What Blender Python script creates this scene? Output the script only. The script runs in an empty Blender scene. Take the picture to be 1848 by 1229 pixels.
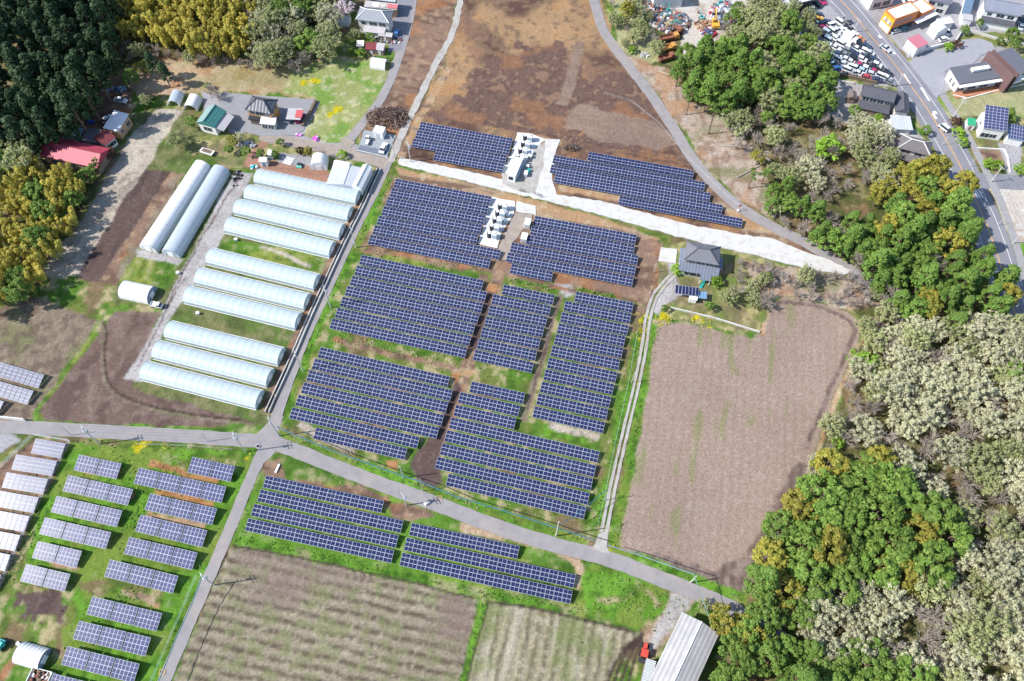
import bpy, bmesh, math, random
import numpy as np
from mathutils import Vector, Matrix

scene = bpy.context.scene
R = math.radians
random.seed(7)
RNG = np.random.default_rng(11)

# ------------------------------------------------------------------ camera
CAM_H = 190.0
FPX, CX, CY = 1437.0, 924.0, 614.5
PITCH, ROLL = R(60.6), R(1.0)
_cp, _sp = math.cos(PITCH), math.sin(PITCH)
_fw = np.array([0, _cp, -_sp]); _up0 = np.array([0, _sp, _cp]); _rt0 = np.array([1.0, 0, 0])
_rt = math.cos(ROLL) * _rt0 + math.sin(ROLL) * _up0
_up = -math.sin(ROLL) * _rt0 + math.cos(ROLL) * _up0
cam_data = bpy.data.cameras.new('camera')
cam_data.sensor_width = 36.0
cam_data.lens = FPX / 1848.0 * 36.0
cam_data.clip_end = 6000.0
cam = bpy.data.objects.new('camera', cam_data)
scene.collection.objects.link(cam)
cam.matrix_world = Matrix(((_rt[0], _up[0], -_fw[0], 0), (_rt[1], _up[1], -_fw[1], 0),
                           (_rt[2], _up[2], -_fw[2], CAM_H), (0, 0, 0, 1)))
scene.camera = cam

# ------------------------------------------------------------------ sky and sun
SUN_EL, SUN_AZ = R(44.0), R(190.0)            # the sun stands to the left of the picture
world = bpy.data.worlds.new('World'); scene.world = world; world.use_nodes = True
wn = world.node_tree
sky = wn.nodes.new('ShaderNodeTexSky'); sky.sky_type = 'NISHITA'; sky.sun_disc = False
sky.sun_elevation = SUN_EL; sky.sun_rotation = R(90.0) - SUN_AZ
sky.air_density = 1.0; sky.dust_density = 0.6
bg = wn.nodes['Background']; bg.inputs['Strength'].default_value = 0.14
wn.links.new(sky.outputs['Color'], bg.inputs['Color'])
sun_d = bpy.data.lights.new('sun', 'SUN'); sun_d.energy = 4.2; sun_d.angle = R(0.53)
sun_d.color = (1.0, 0.955, 0.89)
sun = bpy.data.objects.new('sun', sun_d); scene.collection.objects.link(sun)
_sd = Vector((math.cos(SUN_EL) * math.cos(SUN_AZ), math.cos(SUN_EL) * math.sin(SUN_AZ), math.sin(SUN_EL)))
sun.rotation_euler = _sd.to_track_quat('Z', 'Y').to_euler()
sun.location = (-200, 0, 200)
vs = scene.view_settings
vs.view_transform = 'Standard'; vs.look = 'None'; vs.gamma = 1.0; vs.exposure = 0.72
vs.use_curve_mapping = False

# ------------------------------------------------------------------ survey: a photo point at height h -> metres
def G(px, py, h=0.0):
    d = (px - CX) / FPX * _rt - (py - CY) / FPX * _up + _fw
    t = (CAM_H - h) / -d[2]
    return Vector((d[0] * t, d[1] * t, h))
def proj(x, y, z):
    v = np.array([x, y, z - CAM_H]); w = v @ _fw
    return CX + FPX * (v @ _rt) / w, CY - FPX * (v @ _up) / w
def height_of(base, top):
    b = G(*base); best = (1e9, 6)
    for i in range(20, 140):
        h = i * .1
        p = proj(b.x, b.y, h); d = math.hypot(p[0] - top[0], p[1] - top[1])
        if d < best[0]: best = (d, h)
    return best[1]
YAW = R(-11.7)
U = Vector((math.cos(YAW), math.sin(YAW), 0)); V = Vector((-math.sin(YAW), math.cos(YAW), 0))

# ------------------------------------------------------------------ object helpers
COL = scene.collection
def tag(o, label=None, cat=None, group=None, kind=None):
    if label: o['label'] = label
    if cat: o['category'] = cat
    if group: o['group'] = group
    if kind: o['kind'] = kind
    return o
def empty(name, loc, rz=0.0):
    o = bpy.data.objects.new(name, None); COL.objects.link(o)
    o.empty_display_size = .5
    o.location = loc; o.rotation_euler = (0, 0, rz)
    return o
def link(name, me, parent=None, loc=None, rz=None):
    o = bpy.data.objects.new(name, me); COL.objects.link(o)
    if parent is not None: o.parent = parent
    if loc is not None: o.location = loc
    if rz is not None: o.rotation_euler = (0, 0, rz)
    return o
def copy_tree(o, parent=None):
    c = o.copy(); COL.objects.link(c)
    if parent is not None: c.parent = parent
    for ch in o.children: copy_tree(ch, c)
    return c

class MB:
    """collects faces, builds one mesh object"""
    def __init__(s): s.v = []; s.f = []; s.m = []; s.mats = []
    def mi(s, m):
        if m not in s.mats: s.mats.append(m)
        return s.mats.index(m)
    def face(s, pts, m):
        n = len(s.v); s.v += [tuple(p) for p in pts]; s.f.append(tuple(range(n, n + len(pts)))); s.m.append(s.mi(m)); return s
    def box(s, c, d, m, rz=0.0, taper=1.0):
        cx, cy, cz = c; x, y, z = d[0] / 2, d[1] / 2, d[2] / 2
        n = len(s.v); ca, sa = math.cos(rz), math.sin(rz); k = s.mi(m)
        for zz in (-z, z):
            t = 1.0 if zz < 0 else taper
            for xx, yy in ((-x, -y), (x, -y), (x, y), (-x, y)):
                xx *= t; yy *= t
                s.v.append((cx + xx * ca - yy * sa, cy + xx * sa + yy * ca, cz + zz))
        for q in ((3, 2, 1, 0), (4, 5, 6, 7), (0, 1, 5, 4), (1, 2, 6, 5), (2, 3, 7, 6), (3, 0, 4, 7)):
            s.f.append(tuple(n + i for i in q)); s.m.append(k)
        return s
    def tube(s, pts, r, m, n=5, r2=None, cap=True):
        k = s.mi(m); pts = [Vector(p) for p in pts]; r2 = r if r2 is None else r2
        base = len(s.v); L = len(pts)
        for i, p in enumerate(pts):
            d = (pts[min(i + 1, L - 1)] - pts[max(i - 1, 0)])
            d = d.normalized() if d.length > 1e-6 else Vector((0, 0, 1))
            a = d.cross(Vector((0, 0, 1)) if abs(d.z) < .9 else Vector((1, 0, 0))).normalized(); b = d.cross(a)
            rr = r + (r2 - r) * i / max(1, L - 1)
            for j in range(n):
                t = 2 * math.pi * j / n; s.v.append(tuple(p + a * (rr * math.cos(t)) + b * (rr * math.sin(t))))
        for i in range(L - 1):
            for j in range(n):
                j2 = (j + 1) % n
                s.f.append((base + i * n + j, base + i * n + j2, base + (i + 1) * n + j2, base + (i + 1) * n + j)); s.m.append(k)
        if cap:
            s.f.append(tuple(base + j for j in range(n))[::-1]); s.m.append(k)
            s.f.append(tuple(base + (L - 1) * n + j for j in range(n))); s.m.append(k)
        return s
    def cyl(s, c, r, h, m, n=12, r2=None):
        return s.tube([(c[0], c[1], c[2]), (c[0], c[1], c[2] + h)], r, m, n, r2)
    def extrude(s, prof, y0, y1, m, inset=0.0):
        """profile in x,z pushed along y"""
        k = s.mi(m); n = len(prof); b = len(s.v)
        for y in (y0, y1):
            for (x, z) in prof: s.v.append((x, y, z))
        for i in range(n):
            j = (i + 1) % n; s.f.append((b + i, b + j, b + n + j, b + n + i)); s.m.append(k)
        s.f.append(tuple(b + i for i in range(n))[::-1]); s.m.append(k)
        s.f.append(tuple(b + n + i for i in range(n))); s.m.append(k)
        return s
    def mesh(s, name, smooth=False):
        me = bpy.data.meshes.new(name); me.from_pydata(s.v, [], s.f)
        for m in s.mats: me.materials.append(m)
        me.polygons.foreach_set('material_index', s.m)
        bm = bmesh.new(); bm.from_mesh(me); bmesh.ops.recalc_face_normals(bm, faces=bm.faces); bm.to_mesh(me); bm.free()
        if smooth: me.polygons.foreach_set('use_smooth', [True] * len(me.polygons))
        me.update(); return me
    def build(s, name, parent=None, loc=None, rz=None, smooth=False):
        return link(name, s.mesh(name, smooth), parent, loc, rz)

# ------------------------------------------------------------------ materials
def nodes_of(name):
    m = bpy.data.materials.new(name); m.use_nodes = True
    return m, m.node_tree, m.node_tree.nodes['Principled BSDF']
def N(nt, t, **kw):
    n = nt.nodes.new(t)
    for k, v in kw.items(): setattr(n, k, v)
    return n
def mixrgb(nt, blend, fac, a, b):
    n = N(nt, 'ShaderNodeMix', data_type='RGBA', blend_type=blend)
    for sock, val in ((n.inputs[0], fac), (n.inputs[6], a), (n.inputs[7], b)):
        if hasattr(val, 'type') or hasattr(val, 'is_linked'): nt.links.new(val, sock)
        elif isinstance(val, (tuple, list)): sock.default_value = (*val[:3], 1)
        else: sock.default_value = val
    return n.outputs[2]
def mrange(nt, val, a, b, c, d):
    n = N(nt, 'ShaderNodeMapRange'); nt.links.new(val, n.inputs[0])
    for i, x in enumerate((a, b, c, d)): n.inputs[i + 1].default_value = x
    return n.outputs[0]
def noise(nt, scale, detail=3.0, vec=None, rough=.6):
    n = N(nt, 'ShaderNodeTexNoise'); n.inputs['Scale'].default_value = scale
    n.inputs['Detail'].default_value = detail; n.inputs['Roughness'].default_value = rough
    if vec is not None: nt.links.new(vec, n.inputs['Vector'])
    return n.outputs['Fac']
_MC = {}
def mat(name, col, rough=.8, var=.25, scale=1.2, metal=0.0, spec=.35, objvar=0.0, stripes=None, bump=0.0, dirt=None, coat=0.0):
    """painted / built surface: base colour with uneven wear, optional corrugation stripes along object x or y"""
    if name in _MC: return _MC[name]
    m, nt, b = nodes_of(name); _MC[name] = m
    geo = N(nt, 'ShaderNodeNewGeometry'); tc = N(nt, 'ShaderNodeTexCoord')
    f = noise(nt, scale, 4.0, geo.outputs['Position'])
    v = mrange(nt, f, .25, .75, 1 - var, 1 + var)
    cb = N(nt, 'ShaderNodeCombineColor')
    for i in range(3): nt.links.new(v, cb.inputs[i])
    c = mixrgb(nt, 'MULTIPLY', 1.0, tuple(col), cb.outputs[0])
    if dirt:
        f2 = noise(nt, scale * .35, 5.0, geo.outputs['Position'], .7)
        c = mixrgb(nt, 'MIX', mrange(nt, f2, .48, .68, 0, dirt[3]), c, dirt[:3])
    if objvar:
        oi = N(nt, 'ShaderNodeObjectInfo'); w = mrange(nt, oi.outputs['Random'], 0, 1, 1 - objvar, 1 + objvar)
        cb2 = N(nt, 'ShaderNodeCombineColor')
        for i in range(3): nt.links.new(w, cb2.inputs[i])
        c = mixrgb(nt, 'MULTIPLY', 1.0, c, cb2.outputs[0])
    if stripes:                                     # (axis, period, depth)
        wv = N(nt, 'ShaderNodeTexWave', wave_type='BANDS', bands_direction=stripes[0])
        wv.inputs['Scale'].default_value = .314159 / stripes[1]
        nt.links.new(tc.outputs['Object'], wv.inputs['Vector'])
        wv.inputs['Distortion'].default_value = .3
        cb3 = N(nt, 'ShaderNodeCombineColor'); sv = mrange(nt, wv.outputs['Fac'], 0, 1, 1 - stripes[2], 1 + stripes[2] * .4)
        for i in range(3): nt.links.new(sv, cb3.inputs[i])
        c = mixrgb(nt, 'MULTIPLY', 1.0, c, cb3.outputs[0])
        bp = N(nt, 'ShaderNodeBump'); bp.inputs['Strength'].default_value = .5; bp.inputs['Distance'].default_value = .05
        nt.links.new(wv.outputs['Fac'], bp.inputs['Height']); nt.links.new(bp.outputs[0], b.inputs['Normal'])
    elif bump:
        bp = N(nt, 'ShaderNodeBump'); bp.inputs['Strength'].default_value = bump; bp.inputs['Distance'].default_value = .08
        nt.links.new(noise(nt, scale * 4, 4, geo.outputs['Position']), bp.inputs['Height']); nt.links.new(bp.outputs[0], b.inputs['Normal'])
    nt.links.new(c, b.inputs['Base Color'])
    b.inputs['Roughness'].default_value = rough; b.inputs['Metallic'].default_value = metal
    b.inputs['Specular IOR Level'].default_value = spec
    if coat: b.inputs['Coat Weight'].default_value = coat
    return m

def leafmat(name, c1, c2, c3=None, rough=.6, transl=.25, objvar=.18):
    """foliage: every leaf clump its own tint, every tree a little lighter or darker"""
    m, nt, b = nodes_of(name)
    geo = N(nt, 'ShaderNodeNewGeometry'); oi = N(nt, 'ShaderNodeObjectInfo')
    c = mixrgb(nt, 'MIX', geo.outputs['Random Per Island'], c1, c2)
    f = noise(nt, .45, 2.0, geo.outputs['Position'])
    if c3: c = mixrgb(nt, 'MIX', mrange(nt, f, .5, .72, 0, .75), c, c3)
    w = mrange(nt, oi.outputs['Random'], 0, 1, 1 - objvar, 1 + objvar)
    cb = N(nt, 'ShaderNodeCombineColor')
    for i in range(3): nt.links.new(w, cb.inputs[i])
    c = mixrgb(nt, 'MULTIPLY', 1.0, c, cb.outputs[0])
    nt.links.new(c, b.inputs['Base Color']); b.inputs['Roughness'].default_value = rough
    b.inputs['Specular IOR Level'].default_value = .25
    tr = N(nt, 'ShaderNodeBsdfTranslucent'); nt.links.new(c, tr.inputs['Color'])
    mx = N(nt, 'ShaderNodeMixShader'); mx.inputs[0].default_value = transl
    nt.links.new(b.outputs[0], mx.inputs[1]); nt.links.new(tr.outputs[0], mx.inputs[2])
    nt.links.new(mx.outputs[0], nt.nodes['Material Output'].inputs['Surface'])
    return m

M_WHITE = mat('white_paint', (.78, .78, .77), .5, .08)
M_STEEL = mat('galvanised_steel', (.55, .57, .59), .45, .12, metal=.3)
M_DARK = mat('dark_metal', (.035, .037, .045), .5, .2)
M_CONC = mat('concrete', (.50, .49, .47), .9, .16, .5, dirt=(.3, .28, .25, .5))
M_GLASS = mat('window_glass', (.03, .045, .06), .12, .1, spec=.8)
M_TYRE = mat('rubber', (.02, .02, .02), .8, .1)
M_BARK = mat('bark', (.16, .115, .085), .9, .3, 2.5)
M_POLE = mat('pole_concrete', (.52, .51, .49), .8, .1, 1.0)
# ------------------------------------------------------------------ ground: one survey grid, parted into fields, verges and yards
EXPO = 1.75
def A(r, g, b):
    """albedo of a surface that reads as this sRGB in full sun"""
    f = lambda c: ((c / 255 + .055) / 1.055) ** 2.4 if c > 10 else c / 3294
    return np.array([f(r), f(g), f(b)]) / EXPO
def vnoise(x, y, seed):
    xi = np.floor(x).astype(np.int64); yi = np.floor(y).astype(np.int64)
    fx = x - xi; fy = y - yi; fx = fx * fx * (3 - 2 * fx); fy = fy * fy * (3 - 2 * fy)
    def h(a, b):
        n = (a * 374761393 + b * 668265263 + seed * 1442695041) & 0x7fffffff
        n = ((n ^ (n >> 13)) * 1274126177) & 0x7fffffff
        n = ((n ^ (n >> 16)) * 1911520717) & 0x7fffffff
        return ((n ^ (n >> 15)) & 0xffff) / 65535.0
    return (h(xi, yi) * (1 - fx) + h(xi + 1, yi) * fx) * (1 - fy) + (h(xi, yi + 1) * (1 - fx) + h(xi + 1, yi + 1) * fx) * fy
def fbm(x, y, scale, seed, octv=4, gain=.5):
    t = np.zeros_like(x); a = 1.0; s = 0.0; f = 1.0 / scale
    for o in range(octv):
        t += a * vnoise(x * f, y * f, seed + o * 17); s += a; a *= gain; f *= 2.03
    return t / s
STEP = .42
GX = np.arange(-204, 204, STEP); GY = np.arange(6, 292, STEP)
XX, YY = np.meshgrid(GX, GY)
NR, NC = XX.shape
WX = (fbm(XX, YY, 5.0, 3, 3) - .5) * 2; WY = (fbm(XX, YY, 5.0, 9, 3) - .5) * 2
N_BIG = fbm(XX, YY, 26.0, 21, 4); N_MED = fbm(XX, YY, 7.0, 33, 4); N_SML = fbm(XX, YY, 1.9, 47, 3); N_FINE = vnoise(XX / .55, YY / .55, 77)
# streaks that run along / across the rows
PU = XX * U.x + YY * U.y; PV = XX * V.x + YY * V.y
N_ALONG = fbm(PU / 6, PV, 2.2, 55, 3); N_ACROSS = fbm(PU, PV / 6, 2.2, 59, 3)
COLR = np.zeros((NR, NC, 3)); OWN = np.zeros((NR, NC), np.int32); Z = np.zeros((NR, NC)); FLAT = np.zeros((NR, NC), bool)
OWN_NAMES = ['grassland']
def sm(n, a, b): 
    t = np.clip((n - a) / (b - a), 0, 1); return t * t * (3 - 2 * t)
def world_poly(px): return [tuple(G(*p)[:2]) for p in px]
def pip(poly, amp=.0):
    xs = [p[0] for p in poly]; ys = [p[1] for p in poly]
    i0 = max(0, int((min(ys) - 3 - GY[0]) / STEP)); i1 = min(NR, int((max(ys) + 3 - GY[0]) / STEP) + 1)
    j0 = max(0, int((min(xs) - 3 - GX[0]) / STEP)); j1 = min(NC, int((max(xs) + 3 - GX[0]) / STEP) + 1)
    if i1 <= i0 or j1 <= j0: return None
    s = (slice(i0, i1), slice(j0, j1))
    x = XX[s] + WX[s] * amp; y = YY[s] + WY[s] * amp
    ins = np.zeros(x.shape, bool); n = len(poly)
    for k in range(n):
        x1, y1 = poly[k]; x2, y2 = poly[(k + 1) % n]
        if y1 == y2: continue
        ins ^= ((y1 > y) != (y2 > y)) & (x < (x2 - x1) * (y - y1) / (y2 - y1) + x1)
    return s, ins
def compose(s, base, layers):
    c = np.broadcast_to(base, XX[s].shape + (3,)).copy()
    for col, nz, a, b, w in layers:
        k = (sm(nz[s], a, b) * w)[..., None]; c = c * (1 - k) + col * k
    return c
def paint(name, px, typ, amp=1.2, poly=None):
    r = pip(poly if poly is not None else world_poly(px), amp)
    if r is None: return
    s, ins = r; base, layers, zf = TYPES[typ]
    c = compose(s, base, layers)
    COLR[s][ins] = c[ins]
    if zf is not None: Z[s][ins] = zf(s)[ins]
    if name:
        if name not in OWN_NAMES: OWN_NAMES.append(name)
        OWN[s][ins] = OWN_NAMES.index(name)
def ribbon_poly(pts, w):
    L = []; Rr = []
    for i, p in enumerate(pts):
        d = (Vector(pts[min(i + 1, len(pts) - 1)]) - Vector(pts[max(i - 1, 0)])).normalized(); n = Vector((-d.y, d.x))
        ww = w[i] if isinstance(w, (list, tuple)) else w
        L.append(Vector(p) + n * ww / 2); Rr.append(Vector(p) - n * ww / 2)
    return [tuple(v) for v in L] + [tuple(v) for v in Rr[::-1]]
def smooth(pts, step=2.0):
    """Catmull-Rom through world points"""
    P = [Vector(p[:2]) for p in pts]; P = [P[0] * 2 - P[1]] + P + [P[-1] * 2 - P[-2]]; out = []
    for i in range(1, len(P) - 2):
        n = max(1, int((P[i + 1] - P[i]).length / step))
        for k in range(n):
            t = k / n; a, b, c, d = P[i - 1], P[i], P[i + 1], P[i + 2]
            out.append(.5 * ((2 * b) + (c - a) * t + (2 * a - 5 * b + 4 * c - d) * t * t + (3 * b - 3 * c + d - a) * t ** 3))
    out.append(P[-2]); return [tuple(v) for v in out]
def streak(px, w, typ, amp=.5):
    """a worn track or strip of another ground along a line"""
    P = smooth([G(*p) for p in px]); 
    for i in range(0, len(P) - 1, 12):
        seg = P[i:i + 14]
        if len(seg) > 1: paint(None, None, typ, amp, poly=ribbon_poly(seg, w))

g_z = lambda s: (N_SML[s] - .5) * .34 + (N_FINE[s] - .5) * .16
soil_z = lambda s: (N_SML[s] - .5) * .16 + (N_FINE[s] - .5) * .12
flat_z = lambda s: (N_SML[s] - .5) * .05 + (N_FINE[s] - .5) * .03
def furrow(P, period, amp, sh=0.0):
    return lambda s: np.sin(P[s] * 2 * math.pi / period + WX[s] * .5) * amp + (N_FINE[s] - .5) * .12 + (N_SML[s] - .5) * .1
FUR_U = .5 + .5 * np.sin(PV * 2 * math.pi / 2.6 + WX * 1.2)
FUR_V = .5 + .5 * np.sin(PU * 2 * math.pi / 2.4 + WY * 1.2)
TRK_V = .5 + .5 * np.sin((XX * .985 - YY * .17) * 2 * math.pi / 2.2 + WY * .4)
gd, gm, gb, gy, st = A(58, 92, 34), A(96, 134, 52), A(122, 172, 62), A(158, 168, 84), A(196, 184, 146)
br, dk, tan_, org = A(146, 116, 98), A(98, 76, 66), A(200, 170, 136), A(190, 128, 70)
TYPES = {
 'grass': (gm, [(gy, N_MED, .5, .66, .8), (st, N_SML, .58, .74, .55), (gd, N_SML, .46, .3, .6), (gb, N_BIG, .5, .7, .6)], g_z),
 'lush': (A(94, 142, 46), [(gb, N_MED, .42, .6, .9), (gd, N_SML, .45, .28, .7), (gy, N_MED, .5, .34, .5), (A(196, 190, 160), N_SML, .72, .85, .35)], g_z),
 'verge': (A(88, 134, 44), [(gb, N_SML, .5, .64, .8), (gd, N_SML, .45, .3, .8), (st, N_MED, .58, .7, .6)], g_z),
 'weedy': (A(126, 140, 72), [(A(98, 142, 52), N_MED, .48, .62, .9), (A(206, 188, 150), N_SML, .56, .7, .75), (br, N_MED, .44, .3, .75), (gd, N_SML, .42, .3, .5)], g_z),
 'olive': (A(126, 132, 84), [(A(100, 128, 60), N_MED, .48, .64, .8), (A(160, 150, 118), N_SML, .55, .7, .6), (A(92, 96, 64), N_SML, .42, .3, .6)], g_z),
 'dry': (A(206, 178, 146), [(A(188, 140, 104), N_MED, .5, .62, .8), (A(222, 204, 176), N_SML, .5, .66, .6), (A(150, 150, 96), N_BIG, .6, .75, .6)], g_z),
 'meadow': (A(168, 176, 112), [(A(130, 168, 76), N_MED, .46, .6, .85), (A(214, 210, 182), N_SML, .55, .7, .7), (A(216, 200, 60), N_SML, .66, .74, .3), (A(192, 184, 146), N_BIG, .5, .36, .7)], g_z),
 'straw': (A(204, 192, 176), [(A(160, 146, 136), N_SML, .5, .62, .7), (A(224, 214, 196), N_MED, .5, .65, .6), (A(120, 112, 104), N_FINE, .7, .9, .5)], g_z),
 'burnt': (A(150, 118, 100), [(A(104, 80, 72), N_MED, .46, .6, .85), (A(204, 168, 126), N_BIG, .53, .4, .7), (A(216, 184, 138), N_SML, .55, .68, .6), (A(108, 86, 80), N_SML, .56, .7, .7), (A(206, 158, 104), N_MED, .42, .3, .5)], soil_z),
 'scorched': (A(130, 104, 94), [(A(94, 74, 70), N_SML, .44, .6, .85), (A(168, 136, 114), N_SML, .54, .68, .8), (A(178, 130, 92), N_MED, .55, .68, .5)], soil_z),
 'tilled': (A(164, 140, 124), [(A(144, 120, 108), N_ALONG, .48, .6, .6), (A(178, 156, 138), N_FINE, .5, .9, .5)], soil_z),
 'brown': (A(158, 130, 112), [(A(112, 88, 78), N_ALONG, .5, .64, .7), (A(190, 160, 132), N_SML, .52, .68, .7), (A(188, 130, 86), N_MED, .56, .7, .6)], soil_z),
 'redbank': (A(190, 164, 138), [(A(200, 158, 114), N_ALONG, .5, .62, .7), (A(118, 92, 78), N_ALONG, .46, .36, .8), (A(216, 196, 164), N_SML, .58, .7, .6)], soil_z),
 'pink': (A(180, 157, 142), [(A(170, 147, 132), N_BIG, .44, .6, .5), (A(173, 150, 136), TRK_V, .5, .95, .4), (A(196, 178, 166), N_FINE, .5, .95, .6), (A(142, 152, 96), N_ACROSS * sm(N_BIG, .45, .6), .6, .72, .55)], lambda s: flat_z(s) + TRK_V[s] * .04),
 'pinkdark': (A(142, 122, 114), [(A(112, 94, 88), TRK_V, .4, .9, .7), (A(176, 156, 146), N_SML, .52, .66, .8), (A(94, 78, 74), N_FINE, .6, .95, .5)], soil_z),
 'darksoil': (A(132, 110, 102), [(A(112, 92, 86), N_ACROSS, .45, .62, .8), (A(160, 140, 130), N_SML, .58, .7, .6), (A(150, 128, 118), N_MED, .52, .66, .5)], soil_z),
 'blacksoil': (A(112, 92, 88), [(A(92, 76, 74), N_ACROSS, .45, .6, .7), (A(150, 138, 130), N_FINE, .66, .95, .5)], soil_z),
 'greysoil': (A(150, 134, 116), [(A(176, 164, 142), N_FINE, .5, .9, .8), (A(128, 138, 88), N_MED, .55, .68, .6), (A(120, 102, 92), N_SML, .46, .34, .7)], soil_z),
 'stubble_a': (A(166, 154, 132), [(A(92, 80, 66), FUR_U, .4, .9, .85), (A(196, 186, 162), N_FINE, .5, .95, .75), (A(138, 146, 98), N_SML, .52, .68, .6), (A(152, 130, 124), N_BIG, .55, .7, .7)], furrow(PV, 2.6, .07)),
 'stubble_b': (A(170, 162, 132), [(A(104, 96, 72), FUR_V, .4, .9, .7), (A(212, 202, 178), N_FINE, .5, .95, .8), (A(136, 148, 92), N_MED, .48, .64, .7), (A(206, 198, 178), N_ACROSS, .6, .74, .6)], furrow(PU, 2.4, .06)),
 'gravel': (A(202, 198, 196), [(A(176, 170, 168), N_MED, .46, .62, .7), (A(226, 224, 222), N_FINE, .5, .95, .7), (A(140, 132, 124), N_FINE, .86, .97, .7)], flat_z),
 'chips': (A(196, 176, 158), [(A(224, 214, 202), N_FINE, .55, .95, .8), (A(160, 132, 112), N_SML, .5, .64, .8), (A(128, 136, 84), N_MED, .56, .7, .6), (A(196, 150, 110), N_MED, .42, .3, .6)], soil_z),
 'forest': (A(112, 108, 72), [(A(150, 122, 94), N_MED, .48, .62, .8), (A(84, 100, 50), N_SML, .5, .66, .7), (A(172, 164, 120), N_SML, .44, .3, .6)], g_z),
 'yard': (A(226, 216, 204), [(A(196, 178, 160), N_MED, .5, .64, .8), (A(240, 238, 232), N_SML, .5, .66, .7), (A(160, 140, 124), N_FINE, .85, .96, .6)], flat_z),
 'clay': (A(188, 146, 126), [(A(170, 126, 108), N_ALONG, .48, .62, .7), (A(200, 160, 140), N_FINE, .6, .95, .5)], flat_z),
 'rust': (A(196, 146, 104), [(A(168, 116, 80), N_SML, .5, .66, .8), (A(214, 160, 110), N_FINE, .6, .95, .6)], soil_z),
 'black': (A(84, 70, 64), [(A(62, 50, 48), N_SML, .5, .64, .8), (A(120, 100, 90), N_FINE, .7, .95, .5)], lambda s: -np.full(XX[s].shape, .12)),
 'paleyard': (A(190, 188, 192), [(A(168, 166, 170), N_MED, .48, .62, .6), (A(206, 204, 204), N_FINE, .6, .95, .5)], flat_z),
 'garden': (A(150, 150, 96), [(A(120, 140, 70), N_SML, .5, .64, .8), (A(206, 194, 140), N_SML, .44, .32, .8), (A(136, 116, 100), N_MED, .56, .7, .6)], g_z),
 'yellow': (A(222, 204, 40), [(A(120, 150, 50), N_FINE, .5, .8, .8)], g_z),
}
sl = (slice(0, NR), slice(0, NC))
COLR[:] = compose(sl, *TYPES['weedy'][:2]); Z[:] = g_z(sl)

# --- north-west: woods, dry field, farmyards
paint('forest_floor', [(-60, -60), (620, -60), (610, 60), (560, 110), (440, 105), (300, 100), (200, 130), (150, 200), (70, 300), (-60, 330)], 'forest', 3)
paint('forest_floor', [(-40, 220), (70, 260), (190, 300), (180, 340), (120, 430), (70, 520), (20, 560), (-40, 570)], 'forest', 2)
paint('dry_grass_field', [(215, 130), (300, 96), (470, 108), (560, 112), (640, 104), (680, 130), (690, 150), (600, 190), (520, 175), (380, 165), (300, 170), (250, 175)], 'dry', 3)
paint('meadow', [(520, 130), (600, 108), (700, 112), (703, 140), (690, 175), (655, 215), (625, 250), (590, 256), (560, 250), (545, 235), (590, 190), (575, 178), (510, 170)], 'meadow', 3)
paint('farmyard', [(150, 190), (200, 140), (240, 160), (230, 200), (190, 240), (150, 240)], 'brown', 2)
paint('lawn', [(185, 250), (240, 205), (270, 195), (330, 200), (360, 225), (300, 300), (250, 310), (205, 290)], 'olive', 2)
paint('straw_strip', [(278, 196), (330, 200), (312, 222), (262, 305), (205, 405), (140, 500), (75, 498), (110, 440), (160, 380), (200, 310), (235, 250)], 'straw', 1.5)
paint('tilled_strip', [(262, 305), (332, 310), (322, 335), (208, 516), (134, 502), (165, 455), (215, 375)], 'blacksoil', 1.0)
paint(None, [(310, 308), (334, 312), (206, 517), (178, 508)], 'brown', 1.0)
paint(None, [(318, 320), (330, 322), (222, 505), (205, 500)], 'greysoil', 2.5)
paint('lawn', [(290, 290), (340, 220), (420, 215), (470, 250), (440, 300), (380, 290), (330, 312), (280, 300)], 'olive', 2)
paint('lawn', [(205, 518), (325, 335), (340, 300), (420, 310), (400, 360), (300, 560), (205, 545)], 'olive', 1.2)
paint(None, [(215, 500), (250, 455), (330, 470), (300, 530), (225, 525)], 'grass', 2)
paint('rough_grass', [(-40, 540), (60, 515), (130, 500), (205, 520), (200, 560), (180, 580), (60, 520), (-40, 580)], 'weedy', 2)
paint('bare_field', [(-40, 575), (60, 532), (182, 582), (112, 668), (-40, 640)], 'greysoil', 1.5)
paint('dry_verge', [(-40, 640), (20, 640), (110, 664), (90, 700), (60, 770), (-40, 770)], 'greysoil', 2)
paint('tilled_triangle', [(190, 588), (206, 560), (290, 566), (262, 625), (226, 680), (256, 692), (350, 722), (470, 744), (482, 762), (430, 768), (250, 768), (80, 762), (72, 738), (132, 660)], 'darksoil', .8)
streak([(183, 580), (190, 600), (186, 640), (192, 690), (212, 712), (245, 727), (300, 742), (380, 755), (462, 764)], 1.5, 'greysoil', .2)
streak([(187, 580), (193, 600), (189, 640), (195, 688), (214, 709), (246, 724), (300, 739), (380, 752), (462, 761)], .6, 'black', .15)
streak([(180, 582), (128, 660), (68, 742), (62, 765)], 1.2, 'grass', .6)
streak([(70, 765), (200, 771), (320, 776), (470, 782)], 2.0, 'verge', .6)
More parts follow.
